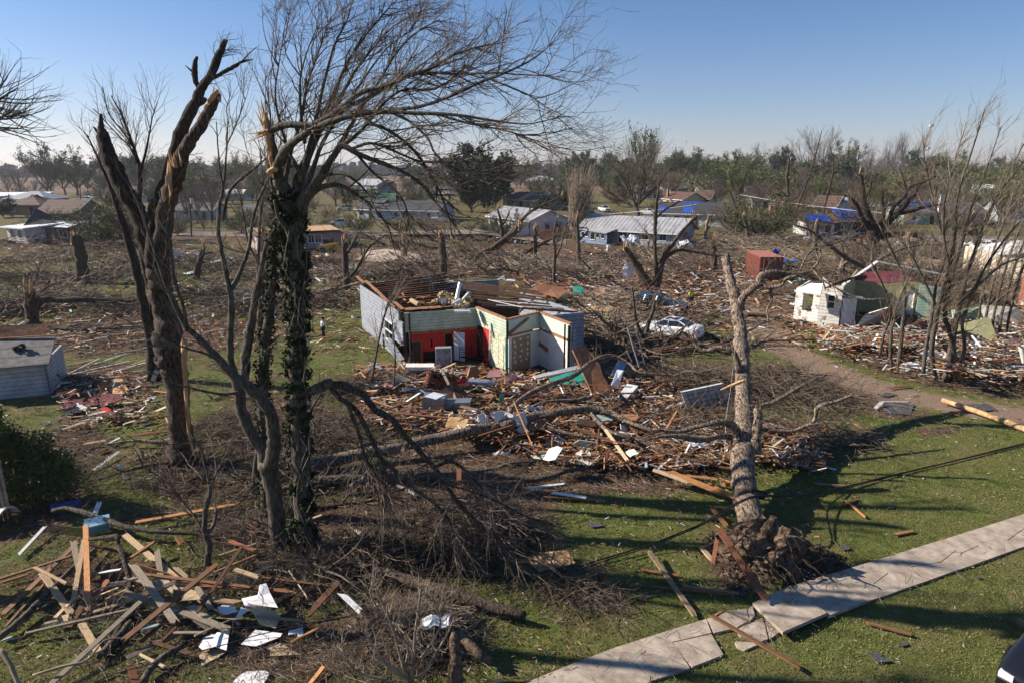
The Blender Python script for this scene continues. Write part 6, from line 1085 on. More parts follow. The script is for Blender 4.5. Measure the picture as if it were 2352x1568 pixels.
    for sy in (-1,1):
        mb = MB(); mb.box((x0-.07,sy*(W-.3),zt-.02),(.16,.3,.14)); mb.build('headlight',lamp_m,root); mb = MB(); mb.box((prof[-1][0]+.05,sy*(W-.22),prof[-1][2]-.12),(.14,.24,.2)); mb.build('tail_light',tail_m,root)
        mb = MB(); mb.box((gh[0][0]-.25,sy*(W+.06),gh[0][1]+.08),(.12,.18,.12)); mb.build('mirror',pm,root)
    mb = MB(); mb.box((x0+.005,0,zt-.1),(.06,.95,.22)); mb.build('grille',MT['dark'],root); mb = MB(); mb.box((x0+.02,0,.45 if kind!='pickup' else.58),(.12,1.6,.16)); mb.box((prof[-1][0]-.03,0,.5 if kind!='pickup' else.6),(.12,1.6,.16)); mb.build('bumper',rim_m if kind=='pickup' else pm,root)
    if kind == 'pickup': mb = MB(); mb.box((-1.8,0,.88),(1.9,1.75,.04)); mb.build('bed_floor',MT['dark'],root)
    if kind == 'sedan': mb = MB(); mb.slab([(.2,.5,1.465),(.2,-.5,1.465),(-.75,-.5,1.505),(-.75,.5,1.505)][::-1],.03); mb.build('sunroof',MT['glass'],root)
    return root
def yaw(a,b): a, b = G(*a), G(*b); return math.atan2(b.y-a.y,b.x-a.x)
sd_ = make_vehicle('sedan',PW,'white four-door sedan with broken windows among the fallen branches','sedan','car'); sd_.location = (G(1482,772)+G(1573,785)) / 2; yw = yaw((1573,785),(1482,772)); sd_.rotation_euler.z = yw; off = Vector((-math.sin(yw),math.cos(yw),0)) * -.85; sd_.location = sd_.location + off
# the crushed dark car behind it
cc_ = make_vehicle('suv',PK,'crushed dark car with a buckled bonnet buried in wreckage behind the white sedan','crushed_car','car'); cc_.location = G(1515,712); cc_.rotation_euler = (.06,.03,math.radians(-28)); cc_.scale = (1,1,.82)
for o in list(cc_.children):
    if o.name.startswith('windows'): bpy.data.objects.remove(o)
mb = MB(); mb.slab([(1.15,.8,1.2),(1.15,-.8,1.2),(2.3,-.75,1.45),(2.3,.75,1.35)][::-1],.04); mb.build('bonnet',PK,cc_)['label'] = 'buckled black bonnet'
cc_.children[-1].location = (0,0,0)
bs = make_vehicle('sedan',PK,'glossy black car whose front corner enters at the bottom right corner','parked_car','car'); c = G(2306,1535,.75); ha = math.radians(214); bs.location = (c.x-2.4*math.cos(ha)-.75*math.cos(ha-math.pi/2),c.y-2.4*math.sin(ha)-.75*math.sin(ha-math.pi/2),0); bs.rotation_euler.z = ha; bs.scale = (1,1.02,1.08)
for o in bs.children:
    if o.name.startswith('body'): md = o.modifiers.new('round','SUBSURF'); md.levels = md.render_levels = 3; o.data.polygons.foreach_set('use_smooth',np.ones(len(o.data.polygons),bool))
proto = {}
def veh(kind,pm,key,px_,a,b,label,name,cat,flip=0,group=None):
    k = (kind,key)
    if k not in proto: proto[k] = make_vehicle(kind,pm,label,name,cat); o = proto[k]; KIDS[o.name] = list(o.children); [KIDS.__setitem__(c.name,list(c.children))for c in o.children]
    else: o = copy_tree(proto[k],(0,0,0),label=label)
    o.name = name; o['label'] = label; o['category'] = cat; o.location = G(*px_); o.rotation_euler.z = yaw(a,b)
    if group: o['group'] = group
    return o
veh('pickup',PW,'w',(784,522),(823,521),(745,523),'white crew-cab pickup parked beyond the pink wrecked house','pickup_truck','truck'); veh('pickup',PW,'w',(1388,487),(1366,483),(1409,490),'white pickup parked by the road left of the big bare oak','pickup_truck','truck')
veh('pickup',PG,'g',(1355,500),(1332,499),(1378,499),'grey pickup parked below the white one left of the big bare oak','pickup_truck','truck'); veh('pickup',PW,'w',(1488,495),(1469,494),(1506,495),'white pickup parked right of the big bare oak by the tarp-roofed house','pickup_truck','truck')
veh('suv',PW,'s',(1293,514),(1284,506),(1305,515),'white car parked right of the little white gabled house','parked_car','car'); veh('pickup',PW,'w',(1018,511),(1045,511),(990,511),'white pickup half hidden by twigs in front of the long grey house','pickup_truck','truck')
veh('suv',PS,'v',(938,507),(950,507),(924,507),'silver car before the long grey house','parked_car','car'); veh('suv',PW,'s',(792,484),(802,484),(781,484),'white van-like car left of the gabled grey house','parked_car','car')
veh('pickup',PS,'v',(1888,560),(1915,560),(1855,560),'silver pickup parked before the teal-walled house','pickup_truck','truck'); veh('suv',PK,'k',(1962,559),(1978,559),(1948,559),'black car parked right of the silver pickup','parked_car','car'); veh('suv',PR_,'r',(2000,561),(2012,561),(1986,561),'dark red car right of the black one near the spreading broken oak','parked_car','car')
veh('suv',PW,'s',(2250,575),(2290,580),(2215,572),'white car among the branches at the far right','parked_car','car')
for k, (x,y,pm_,c_) in enumerate([(178,469,PW,'s'),(203,456,PG,'h'),(216,457,PW,'s'),(230,456,PG,'h'),(243,457,PW,'s'),(121,472,PG,'h'),(200,463,PS,'v')]): veh('suv',pm_,c_,(x,y),(x-5,y),(x+5,y+.2),['white car standing alone in front of the far car row','grey car at the left end of the far car row','white car second in the far car row','grey car third in the far car row','white car at the right end of the far car row','grey car beside the white flat roof at far left','silver car in front of the far car row'][k],'parked_car','car')
# utility vehicle and skid steer
def rig(name,label,px_,yw_,parts,cat):
    root = thing(name,label,cat,G(*px_),None,yw_)
    for pn, m_, boxes in parts:
        mb = MB()
        for b_ in boxes:
            if b_[0] == 'c': mb.cyl(b_[1],b_[2],b_[3],14)
            elif b_[0] == 'b': mb.beam(b_[1],b_[2],b_[3],b_[3])
            else: mb.box(b_[0],b_[1])
        o = bpy.data.objects.new(pn,mb.mesh(pn,m_)); COL.objects.link(o); o.parent = root
yel = mat('machine_yellow',(.5,.3,.03),(.6,.38,.05),2,.5); grn = mat('utv_green',(.03,.09,.04),None,rough=.4)
wheels = lambda r, w_, xs, y_: [('wheel',MT['rubber'],[('c',(x,s_*y_,r),(x,s_*(y_+w_),r),r)])for x in xs for s_ in(-1,1)]
rig('utility_vehicle','small green utility buggy with a white roof in front of the white gabled house',(1250,533),.3,[('body',grn,[((0,0,.6),(2.6,1.2,.5)),((-.9,0,.95),(.9,1.2,.3)),((1.0,0,.85),(.6,1.1,.25))]),('roof',MT['white'],[((.1,0,1.95),(1.3,1.3,.08))]),('roll_cage',MT['dark'],[('b',(x,s_*.6,.8),(x*.85,s_*.6,1.92),.06)for x in(.75,-.5)for s_ in(-1,1)])]+wheels(.33,.25,(.95,-.95),.5),'buggy')
rig('skid_steer','yellow and black skid steer loader before the pink wrecked house',(757,580),2.9,[('body',yel,[((-.4,0,.85),(2.0,1.1,.9)),((-1.2,0,1.2),(.6,1.1,.6))]),('cab',MT['dark'],[((.1,0,1.55),(1.2,1.0,1.05))]),('bucket',MT['dark'],[((1.75,0,.35),(.5,1.8,.55))])]+[('lift_arm',yel,[('b',(-1.3,s_*.65,1.5),(1.0,s_*.65,1.15),.16),('b',(1.0,s_*.65,1.15),(1.6,s_*.65,.4),.16)])for s_ in(-1,1)]+wheels(.4,.3,(.65,-.75),.6),'loader')
# ================================================================ people
skin_m, hair_m = mat('skin',(.12,.06,.04),None,rough=.6), mat('hair',(.01,.008,.006),None)
def skinmesh(name,verts,edges,rad,m,parent,lv=2):
    me = bpy.data.meshes.new(name); me.from_pydata([tuple(v)for v in verts],edges,[]); me.update(); o = bpy.data.objects.new(name,me); COL.objects.link(o); o.parent = parent
    sk = o.modifiers.new('skin','SKIN'); ly = me.skin_vertices[0] if len(me.skin_vertices) else None
    if ly is None: 
        me.attributes; 
        import bmesh as _b; bm_ = _b.new(); bm_.from_mesh(me); L_ = bm_.verts.layers.skin.verify(); bm_.verts.ensure_lookup_table()
        for i, r in enumerate(rad): bm_.verts[i][L_].radius = r if isinstance(r,tuple) else (r,r)
        bm_.verts[0][L_].use_root = True; bm_.to_mesh(me); bm_.free()
    else:
        for i, r in enumerate(rad): ly.data[i].radius = r if isinstance(r,tuple) else (r,r)
        ly.data[0].use_root = True
    sb_ = o.modifiers.new('sub','SUBSURF'); sb_.levels = lv; sb_.render_levels = lv; me.materials.append(m); return o
def person(px_,h,yw_,top,legs,label,pose='stand',hat=None):
    root = thing('person',label,'person',G(*px_)if len(px_)==2 else Vector(px_),None,yw_); s_ = h / 1.75; bend = 0; A1 = .12
    def P(x,y,z): 
        if bend_ and z > .95: zz = z - .95; a = bend_; return ((x+math.sin(a)*zz)*s_ if True else 0,y*s_,(.95+math.cos(a)*zz-x*math.sin(a)*.3)*s_)
        return (x*s_,y*s_,z*s_)
    bend_ = 1.1 if pose == 'bend' else .08
    st_ = .16 if pose == 'walk' else .03
    V = [P(0,0,.95),P(0,0,1.12),P(0,0,1.32),P(.0,0,1.45),P(.01,0,1.53),P(.03,0,1.63),P(.02,0,1.71),
         P(0,.1,.9),P(st_*.6,.1,.5),P(-.02+st_,.11,.09),P(.1+st_,.12,.04),P(0,-.1,.9),P(-st_*.3,-.1,.5),P(-.02-st_,-.11,.09),P(.1-st_,-.12,.04),
         P(0,.19,1.42),P(.02+A1*.2,.25,1.15),P(.12+A1,.22,.93),P(.17+A1,.21,.86),P(0,-.19,1.42),P(.02,-.25,1.15),P(.14,-.23,.93),P(.18,-.22,.86)]
    E = [(0,1),(1,2),(2,3),(3,4),(4,5),(5,6),(0,7),(7,8),(8,9),(9,10),(0,11),(11,12),(12,13),(13,14),(3,15),(15,16),(16,17),(17,18),(3,19),(19,20),(20,21),(21,22)]
    R = [.13,.125,.14,.12,.055,.095,.075,.085,.062,.045,.04,.085,.062,.045,.04,.06,.045,.032,.03,.06,.045,.032,.03]
    skinmesh('body',V,E,[r*s_ for r in R],skin_m,root)
    sh_i = [0,1,2,3,15,16,19,20]; mp_ = {v:i for i,v in enumerate(sh_i)}; skinmesh('shirt',[V[i]for i in sh_i],[(mp_[a],mp_[b])for a,b in E if a in mp_ and b in mp_],[R[i]*s_*1.14+.004 for i in sh_i],top,root)
    tr_i = [0,7,8,9,11,12,13]; mp_ = {v:i for i,v in enumerate(tr_i)}; skinmesh('trousers',[V[i]for i in tr_i],[(mp_[a],mp_[b])for a,b in E if a in mp_ and b in mp_],[R[i]*s_*1.16+.006 for i in tr_i],legs,root)
    c = Vector(V[5]); mb = MB(); q = unit(RNG.normal(size=(70,3))) * .098 * s_; q = q[q[:,2]>-.01]; leaves(mb,q+np.array(c)+np.array([-.012,0,.03]),260,.004,.03,.8); o = bpy.data.objects.new('hair' if not hat else 'cap',mb.mesh('hair',hat or hair_m)); COL.objects.link(o); o.parent = root
    mb = MB(); f = Vector(V[5]); d = (Vector(V[5])-Vector(V[4])).normalized(); fw = Vector((1,0,0)) if pose != 'bend' else Vector((.45,0,-.9)); mb.beam(f+fw*.085*s_,f+fw*.115*s_-Vector((0,0,.015)),.025,.03)
    for s2 in (-1,1): mb.box(tuple(f+fw*.088*s_+Vector((0,s2*.035,.025))),(.012,.02,.012))
    o = bpy.data.objects.new('face',mb.mesh('face',skin_m)); COL.objects.link(o); o.parent = root; return root
sh_w, sh_b, sh_d, blue_j, dark_j, yel_v = mat('shirt_white',(.6,.6,.62),None), mat('shirt_blue',(.35,.42,.5),None), mat('shirt_dark',(.02,.025,.05),None), mat('jeans',(.06,.1,.2),None), mat('dark_trousers',(.012,.012,.016),None), mat('vest',(.55,.6,.05),None)
person((743,780),1.75,.6,sh_w,dark_j,'person in a white patterned shirt and black trousers standing left of the ruined house','walk',hat=hair_m); person((1184,574),1.78,1.2,sh_b,blue_j,'person in a light shirt and blue jeans walking on bare ground before the grey house','walk')
person((1230,570),1.75,2.2,sh_d,sh_b,'person in a dark top standing in the brush right of the one in jeans'); person((1468,574),1.7,math.pi,sh_w,sh_w,'person in white bending over at the grey house wall','bend'); person((1443,566),1.7,0,sh_d,dark_j,'person in dark clothes left of the bending person'); person((1489,570),1.7,0.4,mat('shirt_tan',(.25,.2,.15),None),dark_j,'person in a brown top right of the bending person')
person((820,520),1.75,0,sh_w,PR_,'person in a white shirt behind the white crew-cab pickup'); person((1586,706),1.75,2,yel_v,dark_j,'person in a yellow vest and white helmet behind the white sedan','stand',hat=MT['white']); person((1706,520),1.75,0,sh_w,blue_j,'person in white beside the brick end of the tarp-roofed house'); person((2075,562),1.7,0,sh_b,dark_j,'person in blue among branches at the right')
# ================================================================ shipping container
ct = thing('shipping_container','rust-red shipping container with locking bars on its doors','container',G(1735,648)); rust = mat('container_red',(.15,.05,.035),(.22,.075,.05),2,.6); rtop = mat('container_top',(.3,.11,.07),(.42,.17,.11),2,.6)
c0_, c1_ = G(1742,645), G(1796,645); u_ = (c1_-c0_); Wc = 2.44 * 1.08; u_.normalize(); c1_ = c0_ + u_ * Wc; v_ = Vector((-u_.y,u_.x,0)); bk = G(1714,600,0) - c0_; v_ = (v_+u_*.1).normalized(); Lc = 6.1 * 1.05; Hc = 2.6 * 1.05
mb = MB(); z1 = Vector((0,0,Hc)); q = [c0_,c1_,c1_+v_*Lc,c0_+v_*Lc]
for i in range(4): a, b = q[i], q[(i+1)%4]; mb.slab([a,b,b+z1,a+z1],.05)
for k in range(24):
    for s_, o_ in ((0,-u_*.03),(1,u_*.03)): p = (c0_ if s_==0 else c1_) + v_ * (Lc*(k+.5)/24) + o_; mb.beam(p+Vector((0,0,.15)),p+z1*.94,.12,.04,up=tuple(u_))
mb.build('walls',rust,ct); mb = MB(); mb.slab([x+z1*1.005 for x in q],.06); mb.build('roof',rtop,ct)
for s_ in (0,1):
    mb = MB(); a = c0_ + u_ * (.06+s_*(Wc/2)) - v_ * .04; b = a + u_ * (Wc/2-.12); mb.slab([a+Vector((0,0,.15)),b+Vector((0,0,.15)),b+z1*.95,a+z1*.95],.05); d_ = mb.build('door',rust,ct)
    for t in (.3,.75): mb = MB(); p = a.lerp(b,t) - v_ * .07; mb.cyl(p+Vector((0,0,.1)),p+z1*.97,.03,6); mb.build('locking_bar',mat('bar',(.3,.12,.09),None)if 'bar' not in bpy.data.materials else bpy.data.materials['bar'],d_)
    for z in (.35,.5): mb = MB(); mb.cyl(a+z1*z-v_*.09,b+z1*z-v_*.09,.025,6); mb.build('handle',MT['steel'],d_)
crumple('blue_tarp','blue tarpaulin caught in branches right of the container','tarp',(1782,600,1.2),(.9,1.5),.5,mat('tarp_blue',(.02,.06,.33),(.03,.11,.45),3,.45),stand=1); crumple('blue_tarp','small blue tarp scrap on the ground behind the container roof','tarp',(1808,604,.3),(2.2,1.2),.6,bpy.data.materials['tarp_blue'])
for x, y, lb in [(1397,581,'white standing pipe stub on bare ground before the grey house')]: mb = MB(); mb.cyl(G(x,y),G(x,y)+Vector((0,0,1.2)),.28,14); tag(mb.build('pipe_stub',MT['white'],origin=G(x,y)),lb,'pipe')
# ================================================================ the collapsed white house on the right
RH = thing('collapsed_house','white clapboard house torn open showing green rooms, with peeled paint and a maroon roof','house',G(2000,752)); wsd = siding('white_clapboard',(.2,.15,.12),(.66,.64,.6),.13,2.2,lo=.36,hi=.45); grw = mat('green_room',(.27,.26,.13),(.4,.38,.2),2,.8); mint = siding('mint_siding',(.34,.52,.4),(.46,.64,.5),.12,2)
p0, p1, p2 = G(1822,744), G(1876,754), G(1924,760); z0r, z1r = .45, 3.0
def W3(p): return np.array([p.x,p.y])
wall(MB(),W3(p0),W3(p1),z0r,3.1,.12,[(.3,.72,1.3,2.75)]).build('wall',wsd,RH); wall(MB(),W3(p1),W3(p2),z0r-.3,3.6,.12,[(.35,.72,1.75,2.85)]).build('wall',wsd,RH)
dv = Vector((-(p2-p1).y,(p2-p1).x,0)).normalized(); bk0 = p0 + dv * 5; wall(MB(),W3(p0),W3(bk0),z0r,3.0,.12).build('wall',wsd,RH)
for u0, u1, a, b, z_0, z_1 in [(.35,.72,p1,p2,1.75,2.85)]:
    wf = MB(); q0, q1 = a.lerp(b,u0), a.lerp(b,u1); o_ = -dv * .08
    for z in (z_0,(z_0+z_1)/2,z_1): wf.beam(q0+o_+Vector((0,0,z)),q1+o_+Vector((0,0,z)),.08,.09)
    for q in (q0,q1): wf.beam(q+o_+Vector((0,0,z_0)),q+o_+Vector((0,0,z_1)),.08,.09)
    wd_ = wf.build('window',MT['white'],RH); gl = MB(); gl.slab([q0+Vector((0,0,z_0)),q1+Vector((0,0,z_0)),q1+Vector((0,0,z_1)),q0+Vector((0,0,z_1))],.01); gl.build('pane',MT['glass'],wd_)
mb = MB(); mb.slab([G(1824,668,3.1),G(1884,677,3.2),G(1890,652,3.9),G(1860,651,3.7)],.1); mb.build('roof_edge',MT['white'],RH)
mb = MB(); mb.slab([p1+Vector((0,0,3.55)),p2+Vector((0,0,2.9)),p2+Vector((0,0,3.1)),p1+Vector((0,0,4.2))],.1); mb.build('gable_board',MT['white'],RH)
dA, dB = p2 + Vector((.15,0,0)), p2 + Vector((1.15,-.15,0)); mb = MB(); mb.slab([dA+Vector((0,0,.5)),dB+Vector((0,0,.5)),dB+Vector((0,0,2.65)),dA+Vector((0,0,2.65))],.06)
for a_, b_ in ((.7,1.4),(1.6,2.4)): 
    for t in (.12,.55): mb.slab([dA.lerp(dB,t)+Vector((0,-.03,a_)),dA.lerp(dB,t+.33)+Vector((0,-.03,a_)),dA.lerp(dB,t+.33)+Vector((0,-.03,b_)),dA.lerp(dB,t)+Vector((0,-.03,b_))],.02)
mb.build('door',MT['door_white'],RH); mb = MB(); mb.slab([p2+Vector((.0,-.1,2.9)),p2+Vector((1.7,-.4,2.6)),p2+Vector((1.7,.2,2.75)),p2+Vector((0,.5,3.2))],.06); mb.build('door_hood',MT['out_siding'],RH)
R0, R1, R2 = G(1942,742), G(2102,745), G(2150,760); R0 = R0 + dv * 3.2; R1 = R1 + dv * 1.6
def W3z(a,b,za,zb_,zc,zd,m,nm,th=.1): mb = MB(); mb.slab([a+Vector((0,0,za)),b+Vector((0,0,za if zb_ is None else zb_)),b+Vector((0,0,zc)),a+Vector((0,0,zd))],th); return mb.build(nm,m,RH)
W3z(R0,R1,.4,.4,3.2,3.8,grw,'green_room_wall'); W3z(R1+Vector((-.3,-.15,0)),R1+Vector((1.1,-.7,0)),.4,.4,3.0,3.1,mint,'mint_wall'); W3z(p2+dv*.3,R0,.4,.4,4.1,3.5,grw,'green_room_wall')
a, b = R0.lerp(R1,.70) - dv * .09, R0.lerp(R1,.9) - dv * .09; W3z(a,b,.5,.5,2.5,2.5,MT['plaster'],'white_doorway'); fr = MB()
for q in (a,b): fr.beam(q+Vector((0,-.05,.4)),q+Vector((0,-.05,2.6)),.14,.06)
fr.beam(a+Vector((0,-.05,2.6)),b+Vector((0,-.05,2.6)),.14,.06); fr.build('door_frame',MT['white'],RH)
mb = MB(); mb.beam(p2+Vector((.2,.5,3.6)),R0.lerp(R1,.28)+Vector((0,0,4.9)),.25,.1); mb.beam(R0.lerp(R1,.28)+Vector((0,0,4.9)),R1+Vector((1.5,0,4.0)),.22,.1); mb.build('gable_trim',MT['plaster'],RH)
mb = MB(); mb.slab([G(1895,664,4.4),G(1965,640,4.6),G(1985,630,4.9),G(1925,650,4.8)],.08)
for k in range(6): mb.beam(G(1896+k*12,664-k*3.6,4.2),G(1905+k*12,652-k*3.6,4.6)+Vector((0,1,0)),.06,.14)
mb.build('rafters',MT['joist'],RH); mb = MB(); mb.slab([G(1962,642,4.6),G(2040,650,4.6),G(2105,642,4.5),G(2070,622,5.0),G(1985,625,5.0)],.06); mb.build('maroon_roof',mar,RH)
mb = MB(); mb.slab([p2+Vector((.3,-1.2,.45)),R1+Vector((1.5,-2.6,.45)),R1+Vector((1.3,0,.45)),R0+Vector((0,0,.45)),p2+Vector((.2,.2,.45))][::-1][::-1],.2); mb.build('floor',MT['joist'],RH)
mb = MB(); mb.slab([G(1968,750,.6),G(2018,742,.7),G(2046,705,2.4),G(1990,722,1.6)],.08); mb.build('fallen_ceiling',wsd,RH); mb = MB(); mb.slab([G(2020,748,.7),G(2055,714,2.1),G(2046,705,2.4),G(2014,742,.9)],.1); mb.build('torn_framing',MT['rustwood'],RH)
wr = [('wall_section','collapsed yellow-green wall section with a white frame lying tilted at the right',[(2170,800,.5),(2298,796,.7),(2272,728,2.4),(2190,748,1.8)],.12,grw),('wall_section','large white ceiling panel tilted in the wreck at the far right',[(2262,738,1.2),(2352,740,1.4),(2340,706,2.6),(2250,702,2.4)],.06,MT['plaster']),('wall_section','mint green boards lying tilted behind the yellow-green section',[(2190,735,1.4),(2258,728,1.6),(2250,705,2.6),(2185,712,2.0)],.06,mint),('roof_section','brown underside of roof boards tilted behind the mint boards',[(2206,688,2.2),(2345,712,2.2),(2300,682,3.4),(2212,668,3.2)],.08,MT['joist']),
      ('wall_section','orange-brown inner wall piece leaning at the shrub clump',[(2120,770,.6),(2150,762,.8),(2140,735,1.8),(2110,742,1.6)],.06,MT['rustwood']),('wall_section','white-framed board with a long white edge below the yellow-green section',[(2140,776,.7),(2245,782,.6),(2244,772,.8),(2142,768,.9)],.08,MT['white']),('deck_board','grey timber platform edge before the torn green room',[(1905,772,.3),(2050,778,.3),(2060,768,.5),(1915,762,.5)],.12,MT['joist']),('metal_sheet','crumpled white metal sheet lying at the foot of the shrub clump',[(2068,836,.3),(2130,850,.2),(2138,842,.4),(2085,828,.5)],.03,MT['metalw'])]
for nm, lb, pts, th, m in wr: piece(nm,lb,'wreckage' if nm!='metal_sheet' else 'metal sheet',pts,th,m)
crumple('white_sheeting','long crumpled white sheeting on the ground behind the shrub stems','sheet',(2215,828,.2),(5.5,1.4),.6,cloth_m,n=18); crumple('white_sheeting','tangled white strips hanging below the yellow-green wall section','sheet',(2228,808,.3),(1.8,1.2),1.0,cloth_m)
scatter([(1800,755),(1950,760),(2100,790),(2352,800),(2352,860),(2150,855),(1950,790),(1780,775)],20,.5,['red','brown','orange','tan','white','grey','green','brown'],(.7,2.6),[.1,.16,.24],'in the wreck of the white house',.1,.8,.2); scatter([(2160,740),(2352,700),(2352,800),(2180,800)],12,1.6,['brown','red','brown','white','green','plaster'],(.9,3.2),[.14,.2,.3],'in the collapsed rooms at the right edge',.1,.9,.3)
# beige metal building at the right edge
mb = MB(); p, q = G(2292,646), G(2420,660); bb = thing('metal_building','beige metal building with a pale roof edge at the right margin','building',p); d9 = Vector((.15,1,0)); z_ = Vector((0,0,4.3)); mb.slab([p,q,q+z_,p+z_*.72],.1); mb.slab([p,p+d9*8,p+d9*8+z_*.72,p+z_*.72],.1); mb.build('wall',siding('beige_metal',(.5,.42,.3),(.6,.52,.4),.3,1,axis=0),bb); mb = MB(); mb.slab([p+z_*.72+Vector((-.3,-.3,.02)),q+z_+Vector((0,-.3,.02)),q+z_+d9*8,p+z_*.72+d9*8],.1); mb.build('roof',MT['white'],bb)
mb = MB(); c = G(2346,705); mb.box((c.x+.6,c.y,1.8),(1.4,.8,3.4)); tag(mb.build('brick_chimney',bpy.data.materials['redbrick'],origin=c),'dark red brick chimney standing at the right margin','chimney')
# ================================================================ windblown shrub clump and bare saplings on the right
def clump(label,base,stems,tw,m=MT['bark_grey'],wind=(.05,0,.06),mtw=MT['twig_pale'],L1=(1.2,3.2),n2=4,name='bare_tree',sc=1.0):
    b = G(*base); return limb_tree(name,label,b,[([(p[0],p[1],p[2]*sc)for p in s_],b.y+rnd(-.6,.6),b.y+rnd(-1.5,1))for s_ in stems],m,[(tw,L1,(10,38),.02,7,4,dict(t=(.15,1),wind=wind,wander=.09)),(tw*n2,(.5,1.6),(12,40),.01,5,3,dict(wind=(wind[0]*.7,0,wind[2]*.7),r_min=.008))],mtw)
clump('big clump of slim bare stems bending right in front of the torn green house',(2160,880),[[(2170,880,20),(2185,800,18),(2195,740,16),(2205,700,15),(2218,640,12),(2235,590,10),(2262,520,8),(2300,430,5),(2352,330,3)],[(2180,880,18),(2190,820,15),(2180,760,13),(2170,720,12),(2185,640,10),(2210,560,8),(2230,480,6),(2262,400,4),(2300,290,2)],[(2150,880,14),(2140,810,14),(2150,740,12),(2160,690,11),(2180,620,9),(2195,540,7),(2200,450,5),(2235,340,4),(2262,250,2)],[(2120,860,12),(2128,790,10),(2140,730,9),(2150,660,8),(2170,590,6),(2168,480,5),(2190,380,3),(2215,300,2)],
      [(2195,870,12),(2215,800,11),(2210,740,10),(2230,690,9),(2260,620,8),(2300,560,6),(2352,500,4),(2400,460,2)],[(2200,700,9),(2240,660,8),(2300,610,6),(2352,590,4),(2420,560,2)],[(2150,700,8),(2120,640,7),(2095,590,5),(2060,540,3)],[(2190,640,8),(2170,560,6),(2150,480,4),(2130,400,3),(2120,330,2)],[(2225,620,8),(2250,540,6),(2290,450,4),(2330,400,3),(2380,330,2)]],420,wind=(.07,0,.05),sc=.78)
clump('row of thin whippy stems at the right margin, behind the bigger clump',(2290,800),[[(2240+16*k,800,7),(2252+18*k,700,6),(2275+20*k,600,5),(2310+22*k,500,3),(2350+25*k,400,2)]for k in range(5)],200,wind=(.09,0,.04))
clump('pair of thin bare saplings just left of the big stem clump',(2075,850),[[(2062,852,12),(2068,800,11),(2072,760,10),(2078,700,9),(2075,640,7),(2050,580,5),(2020,520,3)],[(2048,850,8),(2045,800,8),(2050,740,7),(2062,700,6),(2085,640,5),(2110,580,3)],[(2020,820,6),(2030,770,6),(2045,720,5),(2030,660,4),(2000,600,3)]],70)
clump('low spreading dead tree leaning right of the toppled trunk over the white house',(1900,690),[[(2100,660,12),(2040,640,10),(1985,615,9),(1940,590,9),(1900,560,7),(1860,530,5),(1820,515,3)],[(2060,650,9),(2000,640,8),(1940,645,7),(1880,660,6),(1830,650,4)],[(1985,615,8),(2030,590,6),(2080,570,5),(2130,560,3)],[(1940,590,6),(1935,560,4),(1960,530,3)]],90,L1=(.8,2.6))
clump('thin bare leafless sapling before the left corner of the ruined house',(852,905),[[(850,905,9),(858,850,8),(870,780,7),(885,720,6),(900,690,4),(920,660,3)],[(870,780,5),(880,740,4),(890,700,3),(912,672,2)],[(905,880,5),(908,820,5),(903,760,4),(895,700,3)]],44,L1=(.4,1.6),n2=3,sc=.7)
clump('bare crooked sapling in front of the white sedan',(1500,800),[[(1485,850,12),(1488,800,12),(1484,770,11),(1492,735,9),(1500,715,8),(1504,690,6)],[(1486,790,10),(1470,760,9),(1460,730,7),(1456,690,5),(1452,660,3)],[(1455,870,16),(1435,840,14),(1405,805,11),(1378,780,8)],[(1560,860,10),(1540,820,9),(1522,790,7),(1520,760,5)]],50,L1=(.6,2.0))
clump('slim bare sapling behind the rafters of the ruined house',(1275,660),[[(1272,665,10),(1273,620,9),(1275,580,8),(1272,540,6),(1280,500,4)],[(1274,600,5),(1290,560,4),(1300,520,2)]],26,L1=(.8,2))
# ================================================================ broken trees of the middle distance
def pole_tree(label,base,pts,extra,tw,m=MT['bark'],bare=True,name='broken_tree',L1=(1.5,5),r=.04,green=0,mtw=MT['twig'],dy=0.0,sc=1.0):
    sc = sc if base[1] > 530 and base[1] < 1400 else sc * .72
    pts = [(p[0],p[1],p[2]*sc)for p in pts]; extra = [[(p[0],p[1],p[2]*sc)for p in e]for e in extra]
    b = G(*base); root, PR, tp = limb_tree(name,label,b,[(pts,b.y,b.y+dy)]+[(e,b.y-dy,b.y+rnd(-2,2))for e in extra],m,[(tw,L1,(20,55),r,6,4,dict(t=(.3,1),wind=(.02,0,.08))),(tw*4,(L1[0]*.35,L1[1]*.4),(20,50),r*.55,5,3,dict(wind=(0,0,.05),r_min=r*.3))]if tw else[],mtw,10,.08)
    if bare:
        mb = MB(); p = At(pts[-1][0],pts[-1][1],b.y+dy); splinters(mb,p,(.1,0,1),max(M(pts[-1][2],p)*.6,.12),8,1.0); mb.build('bare_wood',MT['rawwood'],root)
    if green: mb = MB(); leaves(mb,np.concatenate([t[:,2:].reshape(-1,3)for t in tp]),green*3,.45,.1,.7); mb.build('leaves',MT['leaf_spring'],root)
    return root
pole_tree('pale thick stump with a torn shredded top among the left branch tangle',(190,650),[(192,655,32),(188,620,26),(184,590,25),(178,560,24),(174,542,20)],[],8)
pole_tree('low pale stump split open, its trunk folded over to the right',(77,756),[(80,758,46),(73,735,26),(70,700,24),(66,668,22)],[[(76,725,18),(84,700,20),(98,688,17),(130,690,14),(180,688,13),(240,690,11),(300,692,9),(345,700,5)]],34)
pole_tree('tall dark broken trunk standing behind the roofless house',(1020,635),[(1018,636,18),(1018,600,17),(1016,560,15),(1012,535,10)],[[(1015,560,6),(1000,540,5),(985,520,4)]],10)
pole_tree('broken trunk at the left of the brick heap behind the ivy trees',(796,665),[(797,668,20),(795,630,16),(792,590,14),(790,560,11)],[[(790,590,8),(805,570,6),(820,540,4)]],12)
